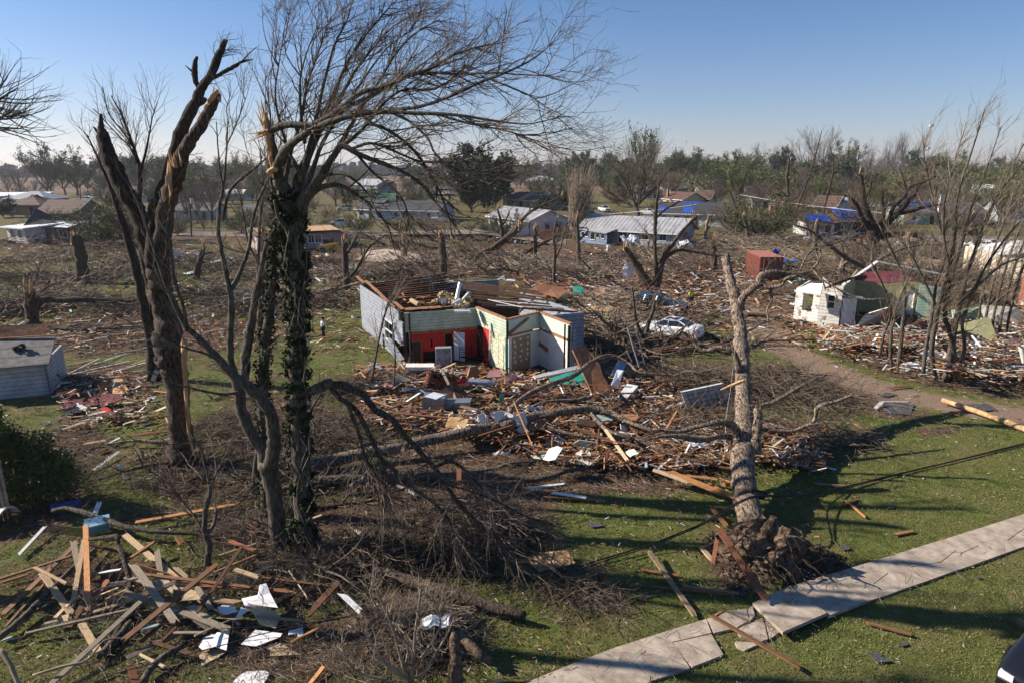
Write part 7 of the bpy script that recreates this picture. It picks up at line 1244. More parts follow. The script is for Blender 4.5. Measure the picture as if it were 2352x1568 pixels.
for k, (lb,bs_,pts,ex) in enumerate([('leaning snapped trunk in the middle tangle, the thickest of the group',(1100,600),[(1075,610,14),(1110,585,14),(1145,560,14),(1180,535,15),(1190,520,12)],[[(1130,570,10),(1090,590,8),(1050,612,5)]]),('long bare dead limb rising to the right before the white gabled house',(1140,590),[(1138,577,9),(1165,545,9),(1190,515,8),(1210,495,7),(1235,477,6),(1262,465,4),(1290,450,2)],[[(1215,492,4),(1218,478,3),(1222,462,2)],[(1240,476,4),(1260,478,3),(1278,470,2)]]),('dead forked limb low in front of the white gabled house',(1200,595),[(1190,592,8),(1225,570,8),(1255,555,7),(1285,540,5),(1310,530,3)],[[(1225,572,6),(1215,590,5),(1205,600,4)]]),
      ('broken upright trunk left of the long bare dead limb',(1150,560),[(1155,565,12),(1153,530,9),(1148,500,6),(1142,480,4)],[[(1153,520,5),(1165,500,4),(1170,485,3)]])]): pole_tree(lb,bs_,pts,ex,18,L1=(1,3.5))
pole_tree('torn pale twin-stemmed broken tree standing behind the crushed car',(1500,668),[(1500,672,26),(1482,645,24),(1466,615,18),(1450,590,14),(1436,568,10)],[[(1505,668,22),(1512,635,18),(1520,605,14),(1532,578,12),(1545,562,10),(1560,540,8),(1582,515,6),(1600,498,4)],[(1510,640,12),(1506,600,10),(1504,560,8),(1505,510,9),(1508,470,8),(1512,440,5),(1514,418,3)],[(1505,560,6),(1490,540,5),(1480,528,3)],[(1508,500,6),(1530,480,5),(1550,470,4),(1560,462,3)],[(1530,590,10),(1560,575,8),(1600,580,6),(1650,590,3)]],70,L1=(1,3.5))
pole_tree('tall pale split tree standing over the red brick house',(1815,520),[(1816,522,12),(1814,490,11),(1811,450,10),(1808,410,10),(1810,390,8),(1812,370,5),(1820,345,3)],[[(1812,460,5),(1795,440,4),(1780,430,3)],[(1818,520,10),(1830,480,8),(1845,440,7),(1860,400,6),(1872,360,5),(1880,330,4),(1888,300,2)],[(1860,400,4),(1885,385,3),(1912,382,2)]],60,L1=(2,6))
pole_tree('tall crooked tree with a broken top right of the split one',(1890,510),[(1890,512,9),(1893,480,9),(1900,450,8),(1908,420,7),(1914,390,6),(1912,360,4),(1905,330,2)],[],40,L1=(1.5,5)); pole_tree('forked broken trunk wrapped in green at the left of the small gabled house',(1690,485),[(1694,487,14),(1690,450,13),(1680,420,9),(1672,395,5)],[[(1698,485,16),(1702,450,16),(1708,420,12),(1712,398,6)]],26,green=1500)
pole_tree('huge dark spreading oak with every limb snapped short, right of the blue tarp',(2010,590),[(2012,592,34),(2008,560,30),(2006,535,34),(2000,510,26),(1992,490,18),(1985,460,14),(1982,430,10),(1975,395,6)],[[(2012,540,26),(2035,515,22),(2062,490,18),(2085,465,15),(2100,445,12),(2112,425,9),(2125,400,6)],[(2000,530,18),(1980,500,14),(1970,475,12),(1955,455,8)],[(2040,510,14),(2050,480,12),(2075,455,10),(2090,430,8),(2120,420,6),(2150,405,4)],[(2020,525,16),(2030,490,12),(2025,460,9),(2030,435,6)],[(2060,492,14),(2095,485,10),(2130,475,8),(2165,470,5)],[(1985,460,8),(1998,435,6),(2005,400,4)],[(2085,465,8),(2080,430,6),(2070,395,4)],[(2125,400,5),(2140,385,4),(2170,372,3)],[(2012,545,20),(2045,540,16),(2090,540,10),(2120,550,5)]],260,MT['bark_dark'],True,L1=(1,4.5),r=.05,sc=.75)
for k, (x,y) in enumerate([(330,640),(620,600),(930,590),(1230,600),(1330,610),(1640,620),(1620,560),(1870,590),(1930,640),(1720,555),(2100,610),(2250,600),(450,640)]):
    b_ = G(x,y); hh = rnd(2.5,6.5); tp_ = At(x,y,b_.y); pxh = hh * 1500 / b_.y; lx = rnd(-.25,.25) * pxh; w_ = rnd(8,15)
    pole_tree('snapped tree trunk standing splintered among the tangles',(x,y),[(x,y+3,w_*1.2),(x+lx*.3,y-pxh*.4,w_),(x+lx*.7,y-pxh*.75,w_*.85),(x+lx,y-pxh,w_*.7)],[[(x+lx*.4,y-pxh*.5,w_*.6),(x+lx*.4+pxh*rnd(-.4,.4),y-pxh*.75,w_*.35),(x+lx+pxh*rnd(-.7,.7),y-pxh*.8,w_*.15)]],22,random.choice([MT['bark'],MT['bark_pale'],MT['bark_grey']]),L1=(1,3.5))
# big live bare oak behind the grey house
def crown_tree(label,base,h,wd,stems,n1,n2,m=MT['bark_grey'],mtw=MT['twig'],green=0,gm=None,name='bare_tree',seed=1,wind=(0,0,.1),trunk_r=.35,fork=.3,gs=.22,wander=.1,proto=False,lean=0,n3=0,up=(15,40)):
    rng = np.random.default_rng(seed); b = Vector((0,0,0)) if proto else G(*base); root = thing(name,label,'tree',(0,0,0)); mb = MB()
    T = np.array([[lean*.15*t*h*fork,0,t*h*fork]for t in np.linspace(0,1,5)]); T[1:,:2] += rng.normal(0,.04*h*fork,(4,2)); R = np.linspace(trunk_r*1.25,trunk_r*.85,5); R[0] *= 1.3; mb.tubes(T[None],R[None],10)
    a0 = rng.uniform(0,6.28); o = np.repeat(T[-1:],stems,0); o[:,2] -= rng.uniform(0,.3*h*fork,stems); an = a0 + np.arange(stems) * 6.28 / stems + rng.normal(0,.3,stems); sp = rng.uniform(.25,1,stems); d = unit(np.stack([np.cos(an)*sp*wd/h*1.3+lean*.3,np.sin(an)*sp*wd/h*1.3,np.ones(stems)*.9],1)); K = 8; L_ = h * (1-fork) * rng.uniform(.75,1.1,stems) / (K-1); pts = [o]
    for _ in range(K-1): d = unit(d+rng.normal(0,wander,(stems,3))+np.array([wind[0]*.6,0,.06])); o = o + d * L_[:,None]; pts.append(o)
    P = np.stack(pts,1); R = trunk_r * rng.uniform(.4,.75,(stems,1)) * np.linspace(1,.12,K)[None]; mb.tubes(P,R,7); mb.build('trunk',m,root,smooth=True) if not proto else None
    if proto: o_ = mb.build('trunk',m,root,smooth=True)
    mb = MB(); a1 = grow(P,R,n1,(h*.16,h*.42),up,rr=.55,K=7,wind=wind,r_min=.02,wander=wander*1.1,rng=rng,t=(.1,1)); mb.tubes(*a1,4); a2 = grow(*a1,n2,(h*.06,h*.2),(18,45),rr=.5,K=5,wind=wind,r_min=.014,wander=.12,rng=rng); mb.tubes(*a2,3)
    tip = a2
    if n3: a3 = grow(*a2,n3,(h*.03,h*.09),(18,45),rr=.6,K=4,wind=wind,r_min=.011,rng=rng); mb.tubes(*a3,3); tip = a3
    mb.build('crown' if not green else 'branches',mtw,root)
    if green: mb = MB(); C = tip[0][:,1:].reshape(-1,3); leaves(mb,C,green,gs*1.3,gs,.8,rng); mb.build('leaves',gm,root)
    if not proto: root.location = b
    return root
crown_tree('great bare oak with a rounded crown touched with green, behind the grey metal roof',(1462,500),21,20,9,150,900,green=900,gm=MT['leaf_spring'],seed=3,trunk_r=.6,fork=.16,n3=2600,gs=.13,name='oak_tree')
def reed(label,base,h,wd,lean,seed,n=240,m='twig_pale',name='stripped_tree'):
    rng = np.random.default_rng(seed); b = G(*base); root = thing(name,label,'tree',b); K = 9; an = rng.uniform(0,6.28,n); rr_ = rng.uniform(0,1,n) ** .5; o = np.stack([np.cos(an)*rr_*wd*.25,np.sin(an)*rr_*wd*.25,rng.uniform(0,h*.45,n)],1) + np.array(b); d = unit(np.stack([np.cos(an)*rr_*wd/h*.4+lean,np.sin(an)*.1,np.ones(n)],1)); L_ = h * rng.uniform(.3,.62,n) / (K-1); pts = [o]
    for _ in range(K-1): d = unit(d+rng.normal(0,.07,(n,3))+np.array([lean*.12,0,.02])); o = o + d * L_[:,None]; pts.append(o)
    P = np.stack(pts,1); R = rng.uniform(.03,.06,(n,1)) * np.linspace(1,.3,K); mb = MB(); mb.tubes(P,R,4); a2 = grow(P,R,n*5,(.5,1.8),(10,30),r0=.018,K=5,wind=(lean*.2,0,.1),r_min=.012,rng=rng); mb.tubes(*a2,3); mb.build('branches',MT[m],root); mb = MB(); mb.tubes(np.array([[[b.x,b.y,0],[b.x+lean,b.y,h*.4],[b.x+lean*2.5,b.y,h*.8]]]),np.array([[.4,.28,.1]]),9); mb.build('trunk',MT['bark_grey'],root)
reed('tan stripped evergreen with hanging reed-like branches left of the grey metal-roofed house',(1322,550),14.5,5.5,.12,5,330)
crown_tree('tall thin dark broken tree just right of the stripped evergreen',(1350,520),12,3,4,30,130,seed=9,trunk_r=.22,fork=.5)
# ================================================================ houses
ROOF = {k:siding('roof_'+k,tuple(v*.8 for v in c),c,.35,4,lo=.35,hi=.65)for k,c in{'grey':(.13,.125,.125),'brown':(.13,.08,.06),'dark':(.06,.06,.065),'tan':(.2,.14,.1),'green':(.06,.13,.08),'red':(.12,.06,.045)}.items()}
ROOF['metal'] = mat('roof_metal',(.3,.3,.3),(.46,.46,.46),.6,.45,stretch=(1,1,1),metal=.15); ROOF['white'] = mat('roof_white',(.66,.67,.68),(.78,.78,.79),.6,.5)
WALL = {'white':siding('w_white',(.5,.5,.49),(.62,.62,.6),.2,1),'grey':siding('w_grey',(.3,.33,.36),(.38,.41,.44),.2,1),'tan':siding('w_tan',(.24,.2,.13),(.3,.25,.17),.2,1),'brick':brick('w_brick',(.14,.055,.04),(.2,.08,.06),(.25,.2,.17)),'pink':brick('w_pink',(.3,.2,.18),(.38,.27,.24),(.36,.3,.27)),'cream':siding('w_cream',(.5,.42,.26),(.58,.5,.33),.2,1),'green':siding('w_green',(.36,.45,.32),(.45,.53,.4),.2,1),'teal':siding('w_teal',(.03,.1,.12),(.05,.14,.16),.25,1),'blue':siding('w_blue',(.13,.17,.26),(.17,.21,.3),.25,1)}
def house(label,A_,B_,Wd,h,rh,wl,rf_,kind='gable',wins=(),doors=(),gwins=(),over=.5,ribs=False,chimney=None,tarps=(),name='house',extra=None,ridge=(0,1),left=True,cat='house'):
    """A_, B_ ground corners on the picture of the side facing the camera; Wd depth to the back; ridge runs along A-B"""
    a, b = G(*A_), G(*B_); L = (b-a).length; u = (b-a).normalized(); v = Vector((-u.y,u.x,0)); v = v if v.y > 0 else -v; Z = Vector((0,0,1)); root = thing(name,label,cat,a)
    P = lambda s, t, z: a + u * s + v * t + Z * z; mb = MB(); c, d = P(L,Wd,0), P(0,Wd,0)
    for p, q in ((a,b),(b,c),(c,d),(d,a)): mb.slab([p,q,q+Z*h,p+Z*h],.15)
    if kind == 'gable':
        for s_ in (0,L): mb.slab([P(s_,0,h),P(s_,Wd,h),P(s_,Wd/2,h+rh)],.15 if s_ else-.15)
    mb.build('wall',WALL[wl]if isinstance(wl,str)else wl,root); mb = MB(); o_ = over; k = rh / (Wd/2); e = -o_ * k
    if kind == 'flat': mb.slab([P(-o_,-o_,h+.02),P(L+o_,-o_,h+.02),P(L+o_,Wd+o_,h+rh),P(-o_,Wd+o_,h+rh)][::-1][::-1],.2)
    else:
        hp_ = Wd / 2 if kind == 'hip' else -o_; r0, r1 = P(hp_,Wd/2,h+rh+.08), P(L-hp_,Wd/2,h+rh+.08); f0, f1, g0, g1 = P(-o_,-o_,h+e+.08), P(L+o_,-o_,h+e+.08), P(-o_,Wd+o_,h+e+.08), P(L+o_,Wd+o_,h+e+.08); mb.slab([f0,f1,r1,r0],.14); mb.slab([g1,g0,r0,r1],.14)
        if kind == 'hip': mb.slab([f1,g1,r1],.14); mb.slab([g0,f0,r0],.14)
        if ribs:
            for i in range(int(L/.75)+1): s_ = i * .75 - .4; mb.beam(P(s_,-o_,h+e+.1),P(s_,Wd/2,h+rh+.1),.07,.06)
            for i in range(int(L/.75)+1): s_ = i * .75 - .4; mb.beam(P(s_,Wd+o_,h+e+.1),P(s_,Wd/2,h+rh+.1),.07,.06)
    ro = mb.build('roof',ROOF[rf_],root)
    if kind != 'flat': mb = MB(); mb.beam(P(-o_,-o_-.03,h+e-.03),P(L+o_,-o_-.03,h+e-.03),.05,.2); [mb.beam(P(s_,-o_,h+e),P(s_,Wd/2,h+rh),.05,.22)for s_ in(-o_-.02,L+o_+.02)if kind=='gable']; mb.build('fascia',MT['white'],root)
    def win(s,z,w_,hh,face=0,fm=MT['white'],gm_=MT['glass'],nm='window'):
        Q = (lambda x,y,zz:P(x,-y,zz)) if face == 0 else (lambda x,y,zz:P(L+y,x,zz)) if face == 1 else (lambda x,y,zz:P(-y,x,zz)); mb = MB(); t = .09
        for z_ in (z,z+hh): mb.beam(Q(s-w_/2-t,.03,z_),Q(s+w_/2+t,.03,z_),.1,.12)
        for s_ in (s-w_/2,s,s+w_/2): mb.beam(Q(s_,.03,z),Q(s_,.03,z+hh),.1 if s_!=s else.04,.1 if s_!=s else.05)
        wo = mb.build(nm,fm,root); mb = MB(); mb.slab([Q(s-w_/2,.02,z),Q(s+w_/2,.02,z),Q(s+w_/2,.02,z+hh),Q(s-w_/2,.02,z+hh)],.02 if face==0 else-.02); mb.build('pane',gm_,wo)
    for q in wins: win(q[0]*L,q[1],q[2],q[3])
    for q in gwins: win(q[0]*Wd,q[1],q[2],q[3],q[4]if len(q)>4 else 1)
    for q in doors: mb = MB(); mb.box((0,0,0),(q[1],.08,2.0),np.array([list(u),list(v),[0,0,1]]).T); mb.V[0] += np.array(P(q[0]*L,-.03,1.05)); mb.build('door',q[2]if len(q)>2 else MT['dark'],root)
    if chimney: mb = MB(); mb.box((0,0,0),(.9,.7,chimney[2]),np.array([list(u),list(v),[0,0,1]]).T); mb.V[0] += np.array(P(chimney[0]*L,chimney[1]*Wd,h+rh*.8)); mb.build('chimney',chimney[3]if len(chimney)>3 else WALL['brick'],ro)
    for (s0,s1,t0,t1) in tarps: mb = MB(); zz = lambda t: h + rh * min(t,1) + .13; mb.slab([P(s0*L,t0*Wd/2,zz(t0)),P(s1*L,t0*Wd/2,zz(t0)),P(s1*L,t1*Wd/2,zz(t1)),P(s0*L,t1*Wd/2,zz(t1))],.03); mb.build('tarp',bpy.data.materials['tarp_blue'],ro)
    if extra: extra(root,P,L)
    return root
def grey_extra(root,P,L):
    mb = MB(); mb.slab([P(-.6,-.7,2.35),P(L*.36,-3.4,2.1),P(L*.40,-.5,2.65),P(-.6,1.5,2.9)],.12); mb.build('porch_roof',ROOF['metal'],root)
    mb = MB(); mb.slab([P(-.2,-.4,0),P(L*.36,-3.0,0),P(L*.36,-3.0,2.05),P(-.2,-.4,2.2)],.15); mb.build('porch_wall',WALL['blue'],root)
    for t in (.08,.22,.42,.62,.8):
        q0, q1 = P(-.2,-.45,0).lerp(P(L*.36,-3.05,0),t), P(-.2,-.45,0).lerp(P(L*.36,-3.05,0),t+(.12 if t!=.42 else.16)); zb_, zt = (1.1 if t!=.42 else.7), 1.95; mb = MB(); [mb.beam(q0+Vector((0,-.05,z)),q1+Vector((0,-.05,z)),.1,.1)for z in(zb_,zt)]; [mb.beam(q+Vector((0,-.05,zb_)),q+Vector((0,-.05,zt)),.1,.1)for q in(q0,q1)]; wo = mb.build('window',MT['white'],root); mb = MB(); mb.slab([q0+Vector((0,-.03,zb_)),q1+Vector((0,-.03,zb_)),q1+Vector((0,-.03,zt)),q0+Vector((0,-.03,zt))],.02); mb.build('pane',MT['glass'],wo)
house('long grey house with a ribbed metal roof and a blue windowed porch',(1335,556),(1554,570),9,2.6,1.9,'grey','metal',wins=[(.45,.2,1.6,2.1),(.57,1.0,1.2,1.3),(.68,1.0,1.2,1.3),(.86,1.0,1.2,1.2)],gwins=[(.45,1.0,2.2,1.3)],ribs=True,over=.7,extra=grey_extra)
def white_extra(root,P,L):
    mb = MB(); mb.slab([P(L*.55,-2.2,.1),P(L*.98,-2.2,.1),P(L*.98,-2.2,2.6),P(L*.55,-2.2,2.3)],.1); mb.slab([P(L*.98,-2.2,.1),P(L*.98,0,.1),P(L*.98,0,2.8),P(L*.98,-2.2,2.6)],.1); mb.build('shed_addition',ROOF['white'],root)
    for t in (.45,.75): mb = MB(); mb.slab([P(L+.05,9*t-.8,2.35),P(L+.05,9*t+.8,2.35),P(L+.8,9*t+.8,2.0),P(L+.8,9*t-.8,2.0)][::-1],.05); mb.build('awning',ROOF['metal'],root)
house('small white gabled house with window awnings and a rusty ribbed roof',(1122,526),(1217,541),9,2.9,1.8,'white','metal',wins=[(.2,1.1,.9,1.2)],gwins=[(.45,1.0,1.1,1.1),(.75,1.0,1.1,1.1),(.18,.1,.9,2.0)],ribs=True,extra=white_extra)
house('tan house with a brown roof and a pale bare roof strip',(1155,475),(1230,482),11,2.9,2.2,'tan','brown',wins=[(.12,1.0,1.2,1.3),(.35,.9,2.0,1.5),(.7,1.2,1,1),(.88,.9,1.2,1.3)],doors=[(.56,1.2)],gwins=[(.8,1,1.6,1.2)],extra=lambda root,P,L:(lambda mb:(mb.slab([P(L*.48,-.5,2.83),P(L*.65,-.5,2.83),P(L*.65,5.5,5.22),P(L*.48,5.5,5.22)],.03),mb.build('bare_decking',MT['rawwood'],root)))(MB()))
house('brown-roofed wing behind the tan house',(1262,466),(1305,468),8,2.8,1.8,'tan','brown')
house('pink brick wrecked house with its roof stripped to orange decking',(595,578),(787,567),9,2.5,.5,'pink','tan','flat',wins=[(.42,.9,1.3,1.3),(.62,.9,1.2,1.3),(.7,.9,1.2,1.3)],gwins=[(.5,1,1.2,1.2,2)],extra=lambda root,P,L:[(lambda mb:(mb.slab([P(x0*L,-.2,2.85),P(x1*L,-.2,2.85),P(x1*L,5,3.2),P(x0*L,5,3.2)],.06),mb.build('roof_decking',MT['rawwood'],root)))(MB())for x0,x1 in((.02,.3),(.42,.97))])
house('wrecked dark brick house with half its roof torn away at the left',(62,556),(168,556),9,2.6,.4,'brick','grey','flat',wins=[(.3,1.0,1.4,1.2),(.82,.8,1.4,1.4)],extra=lambda root,P,L:[(lambda mb:(mb.slab([P(-.2,0,2.7),P(-.1,4,5.6),P(L*.35,4.5,3.8),P(L*.5,2,2.9)],.1),mb.build('torn_roof',ROOF['dark'],root)))(MB()),(lambda mb:(mb.slab([P(L*.72,-1,2.75),P(L*1.0,-1,2.6),P(L*1.0,2,3.0),P(L*.72,2,3.1)],.08),mb.build('roof_decking',ROOF['white'],root)))(MB())])
house('white windowed porch room at the left end of the wrecked brick house',(20,556),(63,560),6,2.7,.5,'white','white','flat',wins=[(.3,.8,1.2,1.5),(.7,.8,1.2,1.5)],over=.7)
H_ = [('brick house with a wide brown gable behind the wrecked dark brick house',(88,516),(175,516),12,2.8,2.6,'brick','brown','gable'),('brown hip-roofed house half hidden at the far left',(12,494),(95,494),12,3,2.4,'brick','brown','hip'),('house with a ribbed grey metal roof behind the brown hip roof',(10,478),(108,478),12,3,2.3,'tan','metal','hip'),('low building with a flat white roof at far left',(-20,470),(100,468),16,3,.9,'white','white','flat'),
      ('dark-roofed building with a white sunlit front behind the big broken tree',(300,466),(356,466),12,3,3,'white','dark','gable'),('tan gabled house with a dark red door between the ivy trees',(556,524),(618,524),8,2.8,2.2,'tan','grey','gable'),('grey low roof behind the tree fork at left',(405,506),(490,506),9,2.6,1.5,'grey','grey','gable'),('pale roofs seen through the ivy tree gap',(470,462),(560,462),10,3,1.5,'white','white','gable'),
      ('long grey house with a dark roof in the centre left',(855,506),(1005,510),10,2.8,2,'grey','dark','gable'),('gabled grey wing at the left end of the long grey house',(820,504),(862,506),9,2.8,2.2,'grey','dark','gable'),('building with a green roof behind the long grey house',(828,478),(905,478),10,2.8,1.8,'grey','green','gable'),('tall grey barn with an open shed side',(815,450),(868,452),12,5.5,2.5,'grey','metal','gable'),
      ('grey-roofed house between the barn and the dark evergreen',(985,458),(1062,460),12,2.8,2.6,'tan','grey','gable'),('small cream gabled house left of the grey-roofed one',(945,458),(972,458),8,3,2.2,'cream','dark','gable'),('white metal building on the horizon left of the dark evergreen',(972,422),(1012,422),16,4,2,'white','white','gable'),('low white-roofed building on the horizon right of the dark evergreen',(1205,427),(1286,427),22,4,3,'white','white','hip'),
      ('dark building with a thin white roof line in the trees',(1357,425),(1406,425),12,4.5,.3,'brick','white','flat'),('cream house with a brick chimney and brown roof left of the blue tarps',(1522,474),(1567,478),9,2.8,2.2,'cream','red','gable'),('dark house with a mossy brown roof behind the blue tarps',(1592,474),(1630,475),10,2.8,2.6,'teal','brown','gable'),('small white house in the trees behind the dark one',(1605,446),(1632,446),8,3,2,'white','metal','gable'),
      ('small cream gabled house in the trees right of centre',(1716,462),(1746,462),8,2.8,3,'cream','grey','gable'),('grey-roofed low house before the small cream gabled one',(1728,478),(1765,478),8,2.6,1.6,'grey','grey','gable'),('red brick house with a brown hip roof behind the split tree',(1768,494),(1868,496),12,2.8,2.6,'brick','red','hip'),('brick wing with a brown gable right of the hip-roofed brick house',(1868,497),(1916,499),10,2.8,2.6,'brick','brown','gable'),
      ('yellow-cream house with a grey roof behind the spreading broken oak',(1906,498),(2042,498),11,2.9,2,'cream','metal','gable'),('teal-walled house wrapped in a bright blue tarp',(1918,540),(1985,540),8,2.9,2,'teal','brown','hip'),('low brown-roofed carport left of the teal-walled house',(1852,542),(1916,542),7,2.5,1.2,'white','brown','flat'),('pale green house with white-framed windows and blue tarps',(2075,516),(2160,516),10,2.9,2,'green','grey','gable'),
      ('grey-roofed house at the far right behind the shrub clump',(2290,510),(2380,512),12,3,2.6,'grey','grey','gable'),('grey house right of the pale green one',(2170,516),(2262,516),10,2.8,2,'grey','grey','gable'),('white roofed shed on the skyline at right',(2250,448),(2300,448),10,3,2,'white','white','gable'),('long tan warehouse in the trees at right of centre',(1460,456),(1520,456),14,3.5,2,'white','metal','gable'),('pale house among trees right of the great oak',(1540,444),(1580,444),10,3,2,'tan','grey','gable')]
for lb, a, b, wd_, h_, rh, wl, rf_, kd in H_:
    n = max(2,int((G(*b)-G(*a)).length/4)); ws = [((i+.5)/n,.95,1.1,1.2)for i in range(n)if i!=n//2]; ex = {}
    if 'teal-walled' in lb: ex = dict(tarps=[(.1,.9,.05,.98),(.25,.75,.0,.5)])
    if 'blue tarps' in lb and 'pale green' in lb: ex = dict(tarps=[(.1,.5,.6,.95),(.7,1,.6,.95)],chimney=(.92,.0,4.5,MT['white']))
    if 'chimney' in lb: ex = dict(chimney=(.12,.1,3.2))
    house(lb,a,b,wd_,h_,rh,wl,rf_,kd,wins=ws,doors=[((n//2+.5)/n,1.0,PR_ if 'red door' in lb else MT['dark'])],gwins=[(.5,1,1.1,1.1)]if kd=='gable' else(),**ex)
house('grey-shingled brick-ended house patched with blue tarps, a ladder at its porch',(1504,516),(1676,522),12,2.8,2.2,'white','dark',wins=[(.12,1,1.2,1.2),(.3,1,1.2,1.2),(.43,1,1.2,1.2),(.74,1,1.8,1.3),(.9,1,1.8,1.3)],doors=[(.55,1)],tarps=[(.02,.16,.05,.5),(.36,.5,0,.55),(.25,.55,.88,1.0)],chimney=(.97,.5,1.6),extra=lambda root,P,L:(lambda mb:(mb.slab([P(L,.1,0),P(L,12,0),P(L,12,2.8),P(L,6,5.0),P(L,.1,2.8)],-.2),mb.build('brick_end',WALL['brick'],root)))(MB()))
a = G(1589,521); mb = MB()
for s_ in (-.28,.28): mb.beam(a+Vector((s_,-1.6,0)),a+Vector((s_+.1,-.2,3.6)),.06,.09)
for k in range(11): t = (k+.5) / 11; p = (a+Vector((0,-1.6,0))).lerp(a+Vector((.1,-.2,3.6)),t); mb.beam(p-Vector((.28,0,0)),p+Vector((.28,0,0)),.05,.05)
tag(mb.build('ladder',MT['white'],origin=a),'white ladder leaning on the porch of the tarp-patched house','ladder')
# fences and poles
def fence(label,pts,h,m,n):
    root = thing('wooden_fence',label,'fence',G(*pts[0])); P = [G(*p)for p in pts]
    for a, b in zip(P[:-1],P[1:]):
        mb = MB(); L = (b-a).length; k = int(L/.35)
        for i in range(k): p = a.lerp(b,(i+.5)/k); d = (b-a).normalized(); mb.beam(p,p+Vector((0,0,h+rnd(-.03,.03))),.3,.03,up=tuple(d.cross(Vector((0,0,1)))))
        mb.build('panel',m,root); mb = MB(); mb.beam(a+Vector((0,.06,h*.8)),b+Vector((0,.06,h*.8)),.05,.09); mb.build('rail',m,root)
fence('reddish-brown plank fence between the white gabled house and the grey house',[(1240,552),(1275,548),(1305,538),(1330,527)],1.7,MT['rustwood'],0)
fence('low brown fence in front of the road behind the ruined house',[(900,570),(940,572)],1.2,MT['joist'],0)
for lb, b_, t_, r in [('thin dark utility pole before the great oak',(1463,512),(1472,430),.14),('leaning dark utility pole in the tarp-house yard',(1709,530),(1676,440),.16),('utility pole with a grey transformer behind the big broken tree',(440,545),(436,448),.15),('thin pole by the far left houses',(24,490),(20,446),.14),('utility pole beside the far car row',(187,478),(183,420),.15)]:
    p = G(*b_); q = At(t_[0],t_[1],p.y); root = thing('utility_pole',lb,'pole',p); mb = MB(); mb.cyl(p,q,r,8); mb.build('post',MT['bark'],root); mb = MB(); mb.beam(q-Vector((1.0,0,.5)),q+Vector((1.0,0,-.5)),.12,.12); mb.build('crossarm',MT['bark'],root) if 'leaning' not in lb else None
    if 'transformer' in lb: mb = MB(); mb.cyl(q+Vector((.3,-.2,-1.6)),q+Vector((.3,-.2,-.6)),.28,10); mb.build('transformer',MT['steel'],root)
tw_ = thing('radio_mast','thin lattice radio mast with antenna rings rising above the tree line','mast',At(2124,395,420)); b_ = At(2124,400,420); t_ = At(2139,288,420); mb = MB(); dd = (t_-b_)
for k in range(3): o_ = Vector((math.cos(k*2.1)*.5,math.sin(k*2.1)*.5,0)); mb.cyl(b_+o_*1.3,t_+o_*.5,.12,5)
for k in range(26): p = b_ + dd * (k/26); mb.beam(p-Vector((.5,0,0)),p+dd/26+Vector((.5,0,0)),.08,.08)
mb.build('lattice',MT['steel'],tw_); mb = MB()
for f_ in (.99,.53): p = b_ + dd * f_; mb.cyl(p-Vector((0,0,.6)),p+Vector((0,0,.6)),1.5 if f_>.9 else 1.2,8)
mb.build('antenna_ring',MT['steel'],tw_)
cable('pale overhead wire sagging across the right middle distance',[At(x,y,Y_)if False else(x,y,Y_)for x,y,Y_ in[]]or[(1690,446,13-1)],.01) if False else None
mb = MB(); W_ = [At(1700,448,150),At(1780,462,140),At(1870,474,132),At(1960,484,124),At(2060,492,118)]; mb.tubes(np.array([[list(p)for p in W_]]),np.full((1,5),.04),4); tag(mb.build('overhead_wire',MT['metalw'],origin=W_[0]),'pale overhead wire sagging across the yards at right','wire')
mb = MB(); W_ = [At(1400,492,150),At(1500,484,142),At(1600,470,138),At(1700,448,150)]; mb.tubes(np.array([[list(p)for p in W_]]),np.full((1,4),.04),4); tag(mb.build('overhead_wire',MT['metalw'],origin=W_[0]),'pale overhead wire rising from the grey metal roof to the leaning pole','wire')
# ================================================================ the belt of trees
PT = {}
def proto_tree(key,**kw): PT[key] = crown_tree('prototype',(0,0),proto=True,**kw); o = PT[key]; KIDS[o.name] = list(o.children); [KIDS.__setitem__(c.name,[])for c in o.children]
for i in range(5): proto_tree('bare%d'%i,h=14,wd=11-i,stems=7,n1=90,n2=520,n3=1300,seed=40+i,trunk_r=.28,fork=.22,mtw=MT['twig_grey']if i%2 else MT['twig'],m=MT['bark_grey'],name='bare_tree')
for i in range(4): proto_tree('spring%d'%i,h=12,wd=10,stems=8,n1=100,n2=420,seed=60+i,trunk_r=.25,fork=.2,green=5200,gm=MT['leaf_spring']if i<2 else MT['leaf_olive'],gs=.17,name='budding_tree')
for i in range(3): proto_tree('ever%d'%i,h=11,wd=8,stems=10,n1=120,n2=420,seed=80+i,trunk_r=.3,fork=.1,green=11000,gm=MT['leaf_dark'],gs=.24,name='evergreen_tree',up=(20,60))
for i in range(2): proto_tree('scrub%d'%i,h=5,wd=8,stems=14,n1=150,n2=700,seed=90+i,trunk_r=.08,fork=.05,green=(0 if i else 9000),gm=MT['leaf_olive'],gs=.055,name='scrub',up=(20,60))
used = set()
TXT = {'bare':'leafless grey tree','spring':'pale spring-green tree','ever':'dark evergreen tree','scrub':'low tangled scrub bush','olive':'olive-green budding tree'}
def plant(kind,x,ybase,htop,label=None,wide=1.0,Y=None,group=None):
    """a tree standing on the ground below (x, ybase) whose top reaches picture height htop"""
    b = G(x,ybase); t = At(x,htop,b.y); h0 = {'bare':14,'spri':12,'ever':11,'scru':5}[kind[:4]]; s_ = t.z / h0 / 1.02; o = copy_tree(PT[kind],b,rnd(0,6.28),(s_*wide,s_*wide,s_),label=label,group=group); return o
def zone(x,y):
    s_ = 'far left' if x < 400 else 'left' if x < 820 else 'centre' if x < 1240 else 'right of centre' if x < 1700 else 'right' if x < 2080 else 'far right'; return s_, ('on the horizon' if y<412 else 'in the distant belt' if y<440 else 'among the houses')
random.seed(33)
